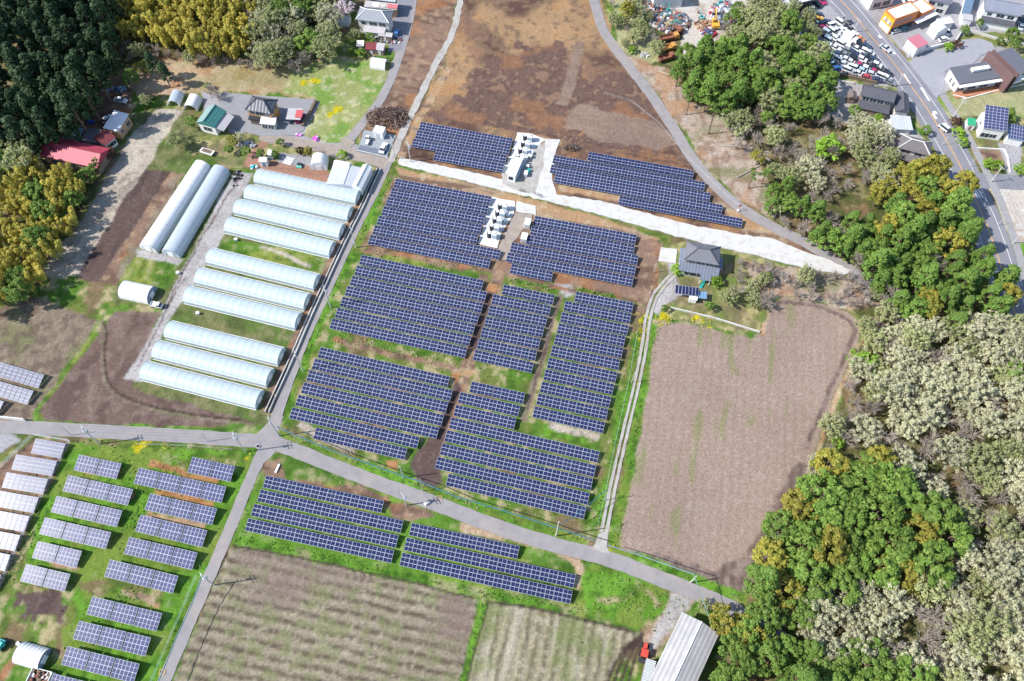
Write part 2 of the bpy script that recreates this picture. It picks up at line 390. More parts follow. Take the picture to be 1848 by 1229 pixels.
# greenhouse ground
paint('greenhouse_ground', [(448, 318), (690, 330), (660, 385), (590, 530), (480, 770), (240, 700), (300, 580), (360, 440)], 'olive', 1.0)
paint(None, [(404, 428), (600, 468), (575, 525), (390, 455)], 'grass', 1)
paint(None, [(330, 553), (545, 600), (515, 655), (300, 590)], 'olive', 1)
streak([(470, 445), (500, 455), (530, 468), (560, 480)], 1.1, 'straw', .8)
streak([(655, 360), (610, 450), (560, 560), (520, 650), (480, 745)], 3.2, 'brown', .6)
paint('gravel_apron', [(425, 308), (456, 312), (440, 345), (404, 425), (372, 480), (330, 545), (300, 583), (256, 690), (224, 683), (262, 622), (290, 570), (328, 488), (360, 430), (395, 355)], 'gravel', .5)
paint('gravel_apron', [(246, 450), (262, 452), (330, 468), (322, 478), (246, 463)], 'gravel', .4)
streak([(430, 320), (350, 455), (300, 560)], .5, 'blacksoil', .8)
streak([(335, 500), (285, 590), (245, 670)], .35, 'blacksoil', .8)
# farm lane gardens
paint('farm_lane_ground', [(362, 165), (580, 185), (546, 245), (590, 256), (660, 262), (700, 282), (690, 300), (600, 282), (540, 275), (440, 280), (400, 215), (370, 205)], 'paleyard', .8)
paint('garden', [(395, 240), (470, 240), (478, 262), (450, 285), (400, 280), (350, 280), (355, 250)], 'garden', 1)
paint('garden', [(470, 262), (520, 258), (590, 275), (600, 292), (560, 290), (470, 285)], 'garden', 1.5)
paint('clay_strip', [(452, 274), (470, 268), (478, 286), (570, 300), (636, 330), (628, 342), (560, 330), (458, 306), (438, 296)], 'clay', .4)
paint('gravel_yard', [(506, 276), (560, 282), (576, 300), (530, 298), (500, 292)], 'paleyard', .5)
paint('farm_path', [(440, 300), (452, 274), (470, 255), (490, 235), (505, 240), (480, 265), (470, 290)], 'clay', .5)
# north strip and burnt field
paint('bare_strip', [(762, -40), (832, -40), (800, 110), (735, 225), (712, 270), (690, 262), (660, 240), (655, 220), (690, 170), (720, 100)], 'brown', 1.5)
paint('burnt_field', [(838, -40), (1076, -40), (1112, 90), (1185, 178), (1262, 290), (1345, 385), (1480, 450), (1540, 490), (1420, 470), (1200, 420), (1000, 350), (860, 318), (712, 290), (742, 215), (800, 115)], 'burnt', 1.5)
paint(None, [(840, -40), (1000, -40), (960, 30), (900, 60), (830, 70)], 'burnt', 3)
paint(None, [(880, 100), (1010, 70), (1060, 150), (1130, 120), (1190, 200), (1250, 285), (1130, 262), (1000, 240), (880, 220), (780, 205), (830, 170)], 'scorched', 5)
paint('tilled_patch', [(1030, 200), (1050, 188), (1180, 218), (1222, 262), (1190, 268), (1080, 250), (1022, 232)], 'tilled', 2.0)
streak([(1050, 75), (1038, 110), (1030, 150), (1012, 190)], 3.5, 'tilled', 1)
streak([(770, 200), (850, 218), (930, 232), (1030, 250), (1120, 268), (1240, 292)], 2.5, 'scorched', 1)
paint(None, [(1000, 262), (1080, 268), (1240, 300), (1260, 310), (1000, 285)], 'scorched', 2)
streak([(720, 292), (735, 262), (760, 210), (810, 120)], 2.5, 'redbank', .8)
paint('red_bank', [(712, 300), (780, 316), (930, 352), (1100, 398), (1190, 430), (1180, 440), (1080, 420), (960, 392), (880, 355), (720, 322)], 'redbank', 1)
paint(None, [(780, 296), (900, 322), (890, 332), (780, 306)], 'redbank', .8)
paint(None, [(1000, 320), (1100, 345), (1190, 372), (1180, 380), (1090, 360), (1010, 345)], 'redbank', 1)
paint(None, [(1250, 320), (1300, 360), (1360, 405), (1440, 432), (1420, 440), (1330, 412)], 'redbank', 1.2)
# solar fields
paint('solar_field_soil', [(700, 318), (880, 355), (960, 392), (1180, 440), (1200, 450), (1165, 560), (1000, 510), (905, 500), (660, 450), (690, 380)], 'brown', 1.2)
paint('solar_field_grass', [(650, 455), (880, 500), (1000, 510), (1165, 550), (1150, 690), (1110, 880), (1085, 965), (900, 935), (700, 862), (505, 790), (520, 740), (560, 640), (600, 560)], 'weedy', 1.2)
streak([(655, 452), (720, 466), (800, 484), (880, 502)], 1.6, 'brown', .6)
streak([(690, 462), (760, 478), (860, 502)], 2.4, 'grass', 1.2)
streak([(600, 612), (700, 635), (830, 668)], 2.0, 'brown', .8)
streak([(630, 610), (730, 632), (830, 655)], 2.0, 'weedy', .8)
streak([(900, 460), (898, 500), (880, 540), (860, 600), (835, 690), (810, 760), (790, 800), (770, 850)], 3.4, 'brown', .6)
streak([(895, 510), (875, 560), (852, 630)], 2.4, 'blacksoil', .6)
streak([(826, 690), (806, 750), (790, 790)], 2.6, 'blacksoil', .6)
paint(None, [(770, 790), (800, 790), (790, 830), (800, 870), (770, 885), (740, 850), (745, 830)], 'blacksoil', 1)
paint(None, [(812, 670), (850, 650), (862, 670), (830, 700)], 'redbank', 1)
paint(None, [(878, 510), (900, 515), (895, 528), (880, 525)], 'rust', .8); paint(None, [(812, 674), (828, 674), (826, 690), (815, 692)], 'rust', .8)
paint(None, [(694, 832), (716, 834), (714, 850), (698, 848)], 'rust', .8)
streak([(1012, 530), (995, 580), (975, 660), (955, 720), (945, 760)], 1.8, 'greysoil', .4)
streak([(1010, 535), (972, 670), (950, 740)], .45, 'blacksoil', .3)
paint(None, [(1002, 512), (1030, 512), (1040, 528), (1020, 538)], 'gravel', .6)
paint(None, [(910, 502), (1000, 512), (1170, 555), (1160, 570), (1040, 530), (1000, 520)], 'brown', 1)
streak([(930, 506), (990, 516)], .8, 'verge', 1.2); streak([(1040, 522), (1110, 535)], 1.2, 'weedy', 1.2)
streak([(975, 775), (1010, 780), (1060, 795)], 3, 'lush', 1); streak([(990, 765), (1080, 788)], 2.2, 'straw', 1)
streak([(1140, 560), (1125, 650), (1105, 740), (1085, 850), (1065, 950)], 4, 'weedy', 1)
streak([(1150, 600), (1128, 720), (1100, 850), (1080, 940)], 2.2, 'lush', 1)
streak([(700, 320), (640, 440), (570, 590), (515, 735)], 3.4, 'lush', .8)
streak([(505, 790), (600, 826), (720, 868), (850, 915), (1000, 962), (1060, 985)], 3.4, 'lush', .9)
streak([(540, 765), (570, 785), (640, 815)], 2.2, 'straw', 1); streak([(860, 880), (960, 915), (1040, 940)], 3.0, 'weedy', 1)
# south solar strip
paint('south_solar_grass', [(480, 815), (520, 815), (700, 882), (900, 952), (1060, 1000), (1190, 1045), (1210, 1075), (1150, 1140), (1040, 1115), (860, 1078), (640, 1025), (415, 985), (440, 900)], 'grass', 1.2)
paint(None, [(470, 835), (500, 820), (520, 860), (640, 880), (700, 900), (690, 910), (480, 862)], 'brown', 2)
paint(None, [(695, 905), (740, 905), (790, 930), (740, 945), (710, 935)], 'brown', 1.5)
streak([(830, 950), (900, 965), (1040, 1010), (1040, 1060)], 2.2, 'dry', 1.2)
streak([(430, 975), (560, 1000), (720, 1038), (900, 1075), (1040, 1105)], 2.0, 'verge', .7)
paint('meadow', [(1050, 1040), (1070, 1015), (1130, 1030), (1195, 1055), (1208, 1075), (1190, 1105), (1150, 1135), (1060, 1110)], 'lush', .7)
paint(None, [(1090, 1065), (1150, 1062), (1200, 1070), (1150, 1085), (1100, 1090)], 'weedy', 4)
streak([(700, 885), (800, 922), (900, 958), (1050, 1005)], 1.3, 'brown', .5)
# stubble fields
paint('stubble_field', [(412, 992), (430, 985), (520, 1004), (640, 1030), (740, 1052), (862, 1082), (820, 1290), (285, 1290), (320, 1210)], 'stubble_a', .5)
paint('stubble_field_east', [(880, 1086), (960, 1096), (1060, 1120), (1152, 1142), (1100, 1290), (832, 1290)], 'stubble_b', .5)
streak([(420, 985), (520, 1002), (640, 1028), (740, 1050), (858, 1080)], .5, 'black', .15)
streak([(880, 1086), (960, 1096), (1060, 1120), (1148, 1142)], .6, 'black', .15)
streak([(874, 1088), (856, 1150), (830, 1250)], 1.6, 'lush', .3); streak([(881, 1090), (864, 1150), (838, 1250)], .4, 'black', .1)
streak([(412, 995), (370, 1080), (320, 1190), (290, 1270)], .5, 'black', .1)
for k, o in enumerate((0, 12, 26, 40)):
    streak([(1158 + o * .3, 1143), (1138 + o * .5, 1160), (1112 + o * .8, 1195), (1090 + o, 1250)], .7, 'black', .2)
    streak([(1162 + o * .3, 1146), (1144 + o * .5, 1163), (1118 + o * .8, 1198), (1096 + o, 1250)], .8, 'weedy', .2)
paint('farm_track', [(1215, 1062), (1262, 1078), (1230, 1110), (1190, 1180), (1170, 1190), (1160, 1145), (1190, 1110)], 'chips', .8)
paint(None, [(1216, 1068), (1248, 1085), (1225, 1110), (1185, 1170), (1168, 1180), (1180, 1140)], 'gravel', .8)
# big field
paint('ploughed_field', [(1180, 582), (1240, 584), (1290, 592), (1365, 604), (1385, 580), (1392, 545), (1420, 535), (1470, 545), (1525, 560), (1558, 586), (1542, 640), (1500, 725), (1470, 820), (1442, 900), (1402, 990), (1345, 1075), (1300, 1058), (1240, 1035), (1112, 985), (1138, 850), (1162, 700)], 'pink', .6)
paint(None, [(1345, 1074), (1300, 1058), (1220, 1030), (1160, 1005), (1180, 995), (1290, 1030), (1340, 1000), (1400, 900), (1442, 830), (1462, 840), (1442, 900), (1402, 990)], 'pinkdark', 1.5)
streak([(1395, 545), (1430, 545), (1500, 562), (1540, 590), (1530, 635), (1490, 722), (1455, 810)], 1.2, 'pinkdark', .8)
streak([(1375, 606), (1392, 540), (1420, 531), (1475, 540), (1530, 555), (1564, 584), (1548, 642), (1508, 722), (1476, 822), (1446, 905), (1406, 992), (1352, 1078)], 1.3, 'dry', .5)
streak([(1176, 585), (1160, 700), (1136, 850), (1110, 985), (1160, 1008), (1240, 1040), (1345, 1080)], 2.4, 'lush', .7)
streak([(1185, 575), (1250, 580), (1300, 592), (1362, 606)], 1.6, 'verge', .8)
for (x, y, w) in ((1215, 690, 6), (1235, 760, 5), (1222, 800, 8), (1270, 830, 7), (1255, 740, 4)):
    paint(None, [(x, y - 40), (x + w, y - 38), (x + w - 6, y + 40), (x - 8, y + 38)], 'pink', 4)
# house garden
paint('house_garden', [(1195, 440), (1310, 440), (1400, 470), (1395, 540), (1370, 600), (1190, 575), (1180, 520)], 'garden', 1.5)
paint(None, [(1160, 430), (1195, 435), (1190, 500), (1170, 560), (1160, 540), (1180, 470)], 'brown', 1)
paint('gravel_drive', [(1205, 470), (1222, 474), (1216, 495), (1228, 520), (1240, 530), (1205, 545), (1185, 570), (1175, 560), (1195, 520), (1205, 495)], 'gravel', .6)
# east woods
paint('forest_floor', [(1090, -40), (1180, -40), (1200, 110), (1240, 130), (1330, 90), (1420, 60), (1480, 90), (1500, 150), (1490, 200), (1600, 240), (1700, 300), (1760, 400), (1820, 540), (1900, 700), (1900, 1290), (1280, 1290), (1340, 1110), (1350, 1080), (1450, 900), (1480, 820), (1550, 640), (1562, 585), (1530, 555), (1480, 540), (1540, 490), (1400, 400), (1340, 370), (1300, 325), (1262, 280), (1190, 170), (1115, 80)], 'forest', 1.5)
paint('cleared_slope', [(1120, 95), (1160, 110), (1220, 130), (1240, 180), (1330, 220), (1380, 320), (1400, 400), (1350, 375), (1300, 328), (1262, 282), (1190, 172)], 'chips', 2)
paint('scrub_bank', [(1088, -40), (1165, -40), (1180, 60), (1200, 110), (1160, 112), (1118, 90)], 'meadow', 2)
paint('scrapyard', [(1170, -40), (1420, -40), (1400, 20), (1330, 40), (1310, 70), (1270, 80), (1250, 110), (1225, 95), (1235, 60), (1170, 50)], 'yard', 1)
paint(None, [(1400, 230), (1500, 215), (1600, 260), (1590, 350), (1450, 380), (1390, 330)], 'forest', 3)
paint('thicket_floor', [(1330, 470), (1480, 490), (1560, 500), (1600, 560), (1540, 560), (1420, 530), (1380, 545)], 'chips', 2)
# east roadside lots
paint('car_lot', [(1400, -40), (1480, -40), (1530, 50), (1600, 150), (1615, 160), (1500, 135), (1490, 120), (1470, 60), (1420, 30)], 'paleyard', .8)
paint('house_plot', [(1490, 145), (1600, 160), (1670, 260), (1700, 300), (1620, 300), (1560, 240), (1495, 205)], 'gravel', 1)
paint('shop_lot', [(1490, -40), (1900, -40), (1900, 60), (1720, 60), (1700, 90), (1640, 105), (1580, 40)], 'paleyard', .8)
paint('clinic_drive', [(1635, 110), (1700, 85), (1740, 70), (1800, 80), (1840, 100), (1780, 140), (1700, 170), (1690, 180)], 'paleyard', .8)
paint('roadside_grass', [(1635, 108), (1660, 100), (1690, 140), (1700, 170), (1830, 150), (1900, 150), (1900, 210), (1720, 230), (1700, 215), (1665, 150)], 'meadow', 1)
paint('garden', [(1690, 90), (1750, 60), (1850, 60), (1850, 100), (1810, 85), (1750, 75), (1720, 100)], 'garden', 1)
paint('house_garden', [(1715, 210), (1900, 215), (1900, 300), (1750, 300), (1735, 260)], 'garden', 1)
paint('vegetable_plot', [(1752, 268), (1815, 272), (1822, 300), (1762, 295)], 'brown', .5)
paint('driveway', [(1800, 258), (1845, 258), (1840, 325), (1820, 320)], 'paleyard', .4)
paint('dirt_lot', [(1780, 330), (1900, 325), (1900, 440), (1830, 440)], 'yard', 1)
paint('roadside_grass', [(1826, 440), (1900, 438), (1900, 560), (1845, 540)], 'lush', .6)
# west solar field
paint('west_solar_grass', [(120, 800), (470, 812), (440, 890), (370, 1040), (270, 1290), (60, 1290), (100, 1150), (20, 1060), (60, 960)], 'lush', 1.2)
paint(None, [(0, 1060), (130, 1050), (140, 1110), (90, 1160), (0, 1160)], 'weedy', 2)
paint(None, [(20, 1075), (110, 1065), (120, 1110), (40, 1120)], 'blacksoil', 4)
paint(None, [(-40, 1120), (120, 1120), (110, 1180), (90, 1290), (-40, 1290)], 'weedy', 2)
streak([(0, 1230), (30, 1190), (70, 1170)], 2, 'brown', .8)
paint('fenced_solar_soil', [(62, 790), (126, 800), (60, 930), (0, 1060), (-60, 1060), (-60, 870), (20, 825)], 'brown', .6)
paint('verge_west', [(30, 790), (62, 788), (30, 815), (-40, 860), (-40, 810)], 'weedy', 1.5)
paint(None, [(-40, 780), (20, 782), (40, 790), (-20, 830), (-40, 830)], 'paleyard', 1)
for px in ([(145, 842), (218, 858)], [(150, 880), (240, 896)], [(130, 916), (215, 936)], [(110, 956), (200, 976)], [(265, 835), (340, 850)], [(330, 855), (395, 868)], [(280, 885), (390, 908)], [(265, 925), (370, 950)], [(215, 1070), (290, 1090)], [(90, 1010), (140, 1020)]):
    streak(px, 1.6, 'rust' if px[0][1] < 900 else 'redbank', 1.2)
paint(None, [(300, 820), (430, 815), (450, 830), (430, 860), (340, 845)], 'weedy', 4)
paint(None, [(130, 1046), (300, 1050), (290, 1080), (160, 1070)], 'weedy', 3)
# rape blossom beside the lanes
for (x, y, r) in ((252, 800, 9), (262, 796, 6), (248, 812, 5), (280, 796, 5), (1160, 585, 5), (1158, 600, 5), (1156, 618, 5), (1163, 575, 5), (1192, 572, 8), (1200, 575, 6), (1250, 573, 5), (1265, 578, 5), (1280, 590, 4), (1102, 993, 6), (612, 196, 8), (600, 204, 6), (565, 148, 8), (545, 152, 7), (1187, 586, 4), (1143, 684, 4), (455, 822, 5)):
    paint(None, [(x + r * math.cos(t) * 1.2, y + r * .8 * math.sin(t)) for t in np.linspace(0, 6.0, 9)], 'yellow', 2.2)

# ------------------------------------------------------------------ roads and pads: sheets laid on the ground
LAYER = [0.03]
def next_z():
    LAYER[0] += .004; return LAYER[0]
def flatten(poly, grow=0.0):
    r = pip(poly, 0)
    if r: s, ins = r; Z[s][ins] = np.minimum(Z[s][ins], 0) - .06
def sheet(name, px, m, z=None, jitter=.12, poly=None, kind='structure', step=1.5, thick=.35):
    P = [Vector(p) for p in (poly if poly is not None else world_poly(px))]; pts = []
    rr = random.Random(len(P) * 31 + int(P[0].x * 7))
    for i, a in enumerate(P):
        b = P[(i + 1) % len(P)]; n = max(1, int((b - a).length / step))
        for k in range(n):
            q = a.lerp(b, k / n); pts.append((q.x + rr.uniform(-jitter, jitter), q.y + rr.uniform(-jitter, jitter)))
    z = next_z() if z is None else z
    ar = sum(pts[i][0] * pts[(i + 1) % len(pts)][1] - pts[(i + 1) % len(pts)][0] * pts[i][1] for i in range(len(pts)))
    if ar < 0: pts = pts[::-1]
    mb = MB(); mb.face([(x, y, z) for x, y in pts], m)
    for i in range(len(pts)):
        (x1, y1), (x2, y2) = pts[i], pts[(i + 1) % len(pts)]
        mb.face([(x1, y1, z - thick), (x2, y2, z - thick), (x2, y2, z), (x1, y1, z)], m)
    flatten([tuple(p) for p in P])
    o = mb.build(name); tag(o, kind=kind); return o
def road(name, px, w, m, jitter=.1, z=None, thick=.35):
    P = smooth([G(*p) for p in px], 1.6); z = next_z() if z is None else z
    rr = random.Random(int(w * 100) + len(P)); mb = MB(); L = []
    for i, p in enumerate(P):
        d = (Vector(P[min(i + 1, len(P) - 1)]) - Vector(P[max(i - 1, 0)])).normalized(); n = Vector((-d.y, d.x)); ww = w / 2
        a = Vector(p) + n * (ww + rr.uniform(-jitter, jitter)); b = Vector(p) - n * (ww + rr.uniform(-jitter, jitter)); L.append((a, b))
    for i in range(len(L) - 1):
        a, b = L[i]; c, d = L[i + 1]
        mb.face([(a.x, a.y, z), (b.x, b.y, z), (d.x, d.y, z), (c.x, c.y, z)], m)
        for e, f in ((a, c), (d, b)):
            mb.face([(e.x, e.y, z), (f.x, f.y, z), (f.x, f.y, z - thick), (e.x, e.y, z - thick)], m)
    for i in range(0, len(P) - 1, 10):
        seg = P[i:i + 12]
        if len(seg) > 1: flatten(ribbon_poly(seg, w + .2))
    o = mb.build(name); tag(o, kind='structure'); return o
M_LANE = mat('lane_asphalt', A(176, 171, 172), .95, .14, .35, dirt=(*A(196, 186, 176), .55), spec=.2)
M_MAIN = mat('main_asphalt', A(158, 158, 168), .92, .12, .3, dirt=(*A(178, 176, 180), .6), spec=.2)
M_TRACK = mat('gravel_track', A(206, 202, 196), .95, .16, .8, dirt=(*A(170, 152, 134), .6), spec=.2)
M_WROAD = mat('crushed_limestone', (.50, .495, .48), .95, .1, 1.2, dirt=(.38, .34, .30, .75), spec=.2)
M_PAD = mat('pale_concrete', (.60, .595, .58), .9, .07, .8, dirt=(.45, .43, .40, .4), spec=.2)
M_WALK = mat('pavement', A(184, 182, 184), .9, .1, .8, dirt=(*A(170, 160, 150), .4))
M_LINE = mat('road_paint', (.66, .66, .64), .7, .14, 2.0)
M_ORANGE = mat('orange_road_paint', (.52, .30, .12), .7, .14, 2.0)
M_DIRT = mat('dirt_lane', A(190, 176, 164), .95, .16, .5, dirt=(*A(170, 160, 156), .6), spec=.2)

road('main_road', [(1468, -60), (1497, -20), (1531, 15), (1566, 58), (1607, 107), (1640, 150), (1671, 193), (1702, 244), (1733, 300), (1763, 366), (1782, 409), (1799, 458), (1816, 511), (1832, 567), (1850, 640), (1866, 720)], 10.5, M_MAIN)
road('pavement', [(1530, -60), (1556, -20), (1590, 25), (1627, 75), (1664, 122), (1694, 160), (1726, 212), (1752, 255), (1775, 300), (1800, 350), (1818, 395), (1836, 450), (1852, 505)], 2.2, M_WALK, z=.16)
road('road_centre_line', [(1468, -60), (1497, -20), (1531, 15), (1566, 58), (1607, 107), (1640, 150), (1671, 193), (1702, 244), (1733, 300), (1763, 366), (1782, 409), (1799, 458), (1816, 511), (1832, 567), (1850, 640)], .34, M_ORANGE, .02, thick=.02)
def offset_px(px, off):
    P = smooth([G(*p) for p in px], 2.0); out = []
    for i, p in enumerate(P):
        d = (Vector(P[min(i + 1, len(P) - 1)]) - Vector(P[max(i - 1, 0)])).normalized(); n = Vector((-d.y, d.x)); out.append(Vector(p) + n * off)
    return out
MAINPX = [(1468, -60), (1497, -20), (1531, 15), (1566, 58), (1607, 107), (1640, 150), (1671, 193), (1702, 244), (1733, 300), (1763, 366), (1782, 409), (1799, 458), (1816, 511), (1832, 567)]
def line_strip(name, P, w, m, dash=None, z=None):
    mb = MB(); z = next_z() if z is None else z
    for i in range(len(P) - 1):
        if dash and (i // dash) % 3: continue
        d = (P[i + 1] - P[i]).normalized(); n = Vector((-d.y, d.x)) * w / 2
        a, b, c, e = P[i] + n, P[i] - n, P[i + 1] - n, P[i + 1] + n
        mb.face([(q.x, q.y, z) for q in (a, b, c, e)], m)
    return tag(mb.build(name), kind='structure')
zl = next_z()
line_strip('road_edge_line', offset_px(MAINPX, 3.4), .16, M_LINE, z=zl); line_strip('road_edge_line', offset_px(MAINPX, -3.4), .16, M_LINE, z=zl)
def marks(name, quads, m=M_LINE):
    mb = MB(); z = next_z()
    for a, b, w in quads:
        p, q = G(*a), G(*b); d = (q - p).normalized(); n = Vector((-d.y, d.x, 0)) * w / 2
        mb.face([(v.x, v.y, z) for v in (p + n, p - n, q - n, q + n)], m)
    return tag(mb.build(name), kind='structure')
marks('zebra_stripes', [((1756.5, 341.5), (1765, 358), .5), ((1760, 342), (1769, 357), .5), ((1765, 341), (1774, 357), .5), ((1748, 348), (1752, 360), .5), ((1767.5, 334), (1770.5, 340), .5), ((1777.5, 357), (1781, 364), .45)])
marks('stop_line', [((1778.5, 318), (1778.8, 328), .6), ((1822, 328.5), (1833, 330), .7), ((1796, 326.3), (1803, 325.6), .5)])
marks('lane_marking', [((1662, 158), (1677, 182), .7), ((1683, 205), (1690, 215), .8), ((1631, 133), (1643, 152), .5), ((1585.5, 64), (1590, 69), .8), ((1609.5, 92), (1615, 98), .8), ((1685, 201), (1689, 206), 1.4)])
road('side_road', [(1770, 325), (1800, 327), (1848, 330), (1900, 333)], 6.0, M_MAIN)
road('farm_lane_west', [(-70, 772), (0, 771), (60, 772), (150, 777), (300, 785), (420, 793), (480, 797), (520, 808), (600, 840), (700, 878), (800, 914), (900, 952), (1000, 983), (1100, 1009), (1170, 1036), (1240, 1063), (1300, 1088), (1350, 1115), (1420, 1160)], 3.7, M_LANE)
road('farm_lane_north', [(703, 285), (688, 320), (670, 357), (640, 416), (610, 480), (580, 546), (549, 612), (520, 690), (494, 765), (480, 800), (441, 890), (402, 985), (367, 1065), (320, 1174), (296, 1229), (262, 1310)], 2.9, M_LANE)
sheet('lane_junction', [(462, 785), (497, 748), (512, 752), (500, 782), (540, 813), (500, 812), (478, 835), (462, 838), (468, 805)], M_LANE)
road('farm_lane_top', [(757, -60), (745, 0), (738, 40), (722, 95), (702, 150), (680, 190), (655, 222), (632, 252)], 3.0, M_LANE)
sheet('house_forecourt', [(722, -60), (757, -60), (747, 0), (738, 42), (724, 90), (700, 95), (705, 60), (712, 20)], M_MAIN)
road('dirt_lane', [(470, 244), (520, 254), (560, 263), (600, 271), (640, 279), (672, 288), (700, 298)], 4.2, M_DIRT, .3)
road('dirt_lane', [(632, 252), (622, 262), (618, 273)], 4.5, M_DIRT, .3)
road('gravel_track', [(840, -60), (832, -5), (816, 60), (790, 110), (765, 160), (741, 210), (720, 255), (706, 292)], 2.3, M_TRACK, .25)
road('hill_lane', [(1050, -60), (1070, -5), (1087, 50), (1110, 86), (1140, 126), (1176, 172), (1215, 231), (1250, 286), (1288, 332), (1335, 374), (1390, 407), (1450, 436), (1500, 466), (1545, 494), (1580, 518)], 3.6, M_LANE)
road('hill_lane', [(1595, 540), (1612, 552), (1640, 575)], 2.5, M_TRACK, .3)
for off in (-.62, .62):
    P = offset_px([(1090, 962), (1104, 890), (1120, 815), (1138, 740), (1150, 690), (1162, 628), (1170, 572), (1182, 535), (1203, 508), (1218, 494)], off)
    inv = [proj(p.x, p.y, 0) for p in P]
    road('wheel_track', inv[::3] + [inv[-1]], .75, M_TRACK, .08)
sheet('track_mouth', [(1080, 965), (1099, 955), (1095, 985), (1100, 1000), (1066, 990), (1074, 982)], M_TRACK)
sheet('white_gravel_road', [(722, 283), (760, 292), (830, 306), (915, 326), (930, 334), (1000, 350), (1100, 366), (1240, 405), (1320, 420), (1400, 433), (1446, 453), (1500, 470), (1536, 490), (1526, 496), (1450, 484), (1380, 465), (1240, 432), (1100, 392), (1000, 366), (928, 349), (780, 312), (718, 297)], M_WROAD, jitter=.3)
sheet('white_gravel_pad', [(985, 250), (1010, 253), (1003, 280), (995, 318), (1004, 350), (962, 350), (968, 300)], M_WROAD, jitter=.3)
sheet('gravel_pad', [(905, 300), (925, 290), (968, 262), (985, 255), (980, 300), (965, 352), (930, 345), (905, 330)], M_TRACK, jitter=.3)
sheet('concrete_pad', [(934, 239), (962, 243), (985, 252), (964, 268), (942, 305), (905, 316), (922, 277)], M_PAD)
sheet('concrete_pad', [(888, 356), (930, 364), (928, 386), (905, 420), (898, 448), (862, 440), (874, 402)], M_PAD)
sheet('gravel_pad', [(930, 383), (962, 388), (960, 397), (925, 436), (918, 470), (895, 470), (906, 430)], M_DIRT, jitter=.3)
sheet('white_gravel_pad', [(932, 362), (966, 372), (968, 388), (930, 382)], M_WROAD, jitter=.2)
sheet('white_forecourt', [(1193, 446.5), (1222, 450), (1219, 475), (1188, 471.5)], M_WROAD, jitter=.08)
sheet('parking_pad', [(658, 235), (715, 245), (698, 284), (645, 270)], mat('parking_gravel', A(178, 184, 190), .95, .12, .8))
sheet('parking_ramp', [(650, 262), (700, 273), (695, 285), (644, 274)], mat('ramp_asphalt', A(132, 142, 156), .95, .1, .8))
sheet('farm_yard', [(404, 166), (430, 170), (568, 180), (548, 236), (534, 245), (470, 246), (415, 230), (392, 212)], mat('yard_asphalt', A(172, 172, 176), .95, .1, .5))
sheet('boundary_slab', [(1650, -10), (1700, -30), (1760, -20), (1745, 58), (1722, 78), (1640, 104), (1600, 55)], mat('lot_asphalt', A(188, 186, 192), .95, .08, .6))
sheet('clinic_drive_paving', [(1640, 112), (1682, 92), (1720, 84), (1738, 72), (1768, 70), (1790, 78), (1796, 90), (1770, 100), (1752, 120), (1706, 128), (1702, 165), (1690, 178)], mat('drive_paving', A(186, 186, 196), .95, .08, .6))
for nm, px in (('manhole', (468, 807)),):
    pass

# ------------------------------------------------------------------ build the ground meshes
def ground_material():
    m, nt, b = nodes_of('ground_cover')
    at = N(nt, 'ShaderNodeAttribute', attribute_name='soil')
    geo = N(nt, 'ShaderNodeNewGeometry')
    f1 = noise(nt, 1.6, 5.0, geo.outputs['Position'], .75); f2 = noise(nt, .06, 3.0, geo.outputs['Position'])
    v = N(nt, 'ShaderNodeMath', operation='MULTIPLY'); nt.links.new(mrange(nt, f1, .28, .72, .62, 1.36), v.inputs[0]); nt.links.new(mrange(nt, f2, .3, .7, .93, 1.07), v.inputs[1])
    cb = N(nt, 'ShaderNodeCombineColor')
    for i in range(3): nt.links.new(v.outputs[0], cb.inputs[i])
    c = mixrgb(nt, 'MULTIPLY', 1.0, at.outputs['Color'], cb.outputs[0])
    nt.links.new(c, b.inputs['Base Color']); b.inputs['Roughness'].default_value = 1.0; b.inputs['Specular IOR Level'].default_value = .1
    bp = N(nt, 'ShaderNodeBump'); bp.inputs['Strength'].default_value = .7; bp.inputs['Distance'].default_value = .12
    nt.links.new(f1, bp.inputs['Height']); nt.links.new(bp.outputs[0], b.inputs['Normal'])
    return m
M_GROUND = ground_material()
def grid_mesh(name, mask):
    """mask over quads -> one mesh object"""
    idx = np.arange(NR * NC).reshape(NR, NC)
    q = np.stack([idx[:-1, :-1], idx[:-1, 1:], idx[1:, 1:], idx[1:, :-1]], -1)[mask]
    if len(q) == 0: return
    used, inv = np.unique(q.ravel(), return_inverse=True)
    me = bpy.data.meshes.new(name)
    co = np.stack([XX.ravel()[used], YY.ravel()[used], Z.ravel()[used]], -1)
    me.vertices.add(len(used)); me.vertices.foreach_set('co', co.astype(np.float32).ravel())
    me.loops.add(len(q) * 4); me.loops.foreach_set('vertex_index', inv.astype(np.int32))
    me.polygons.add(len(q)); me.polygons.foreach_set('loop_start', np.arange(0, len(q) * 4, 4, dtype=np.int32))
    me.polygons.foreach_set('use_smooth', np.ones(len(q), bool))
    me.update(calc_edges=True)
    ca = me.color_attributes.new('soil', 'FLOAT_COLOR', 'POINT')
    cc = np.ones((len(used), 4), np.float32); cc[:, :3] = COLR.reshape(-1, 3)[used]
    ca.data.foreach_set('color', cc.ravel())
    me.materials.append(M_GROUND)
    return tag(link(name, me), kind='structure')
# soften the joins between covers a little
K = COLR.copy(); K[1:-1, 1:-1] = (COLR[1:-1, 1:-1] * 4 + COLR[:-2, 1:-1] + COLR[2:, 1:-1] + COLR[1:-1, :-2] + COLR[1:-1, 2:]) / 8; COLR = K
for k, nm in enumerate(OWN_NAMES):
    grid_mesh(nm, OWN[:-1, :-1] == k)
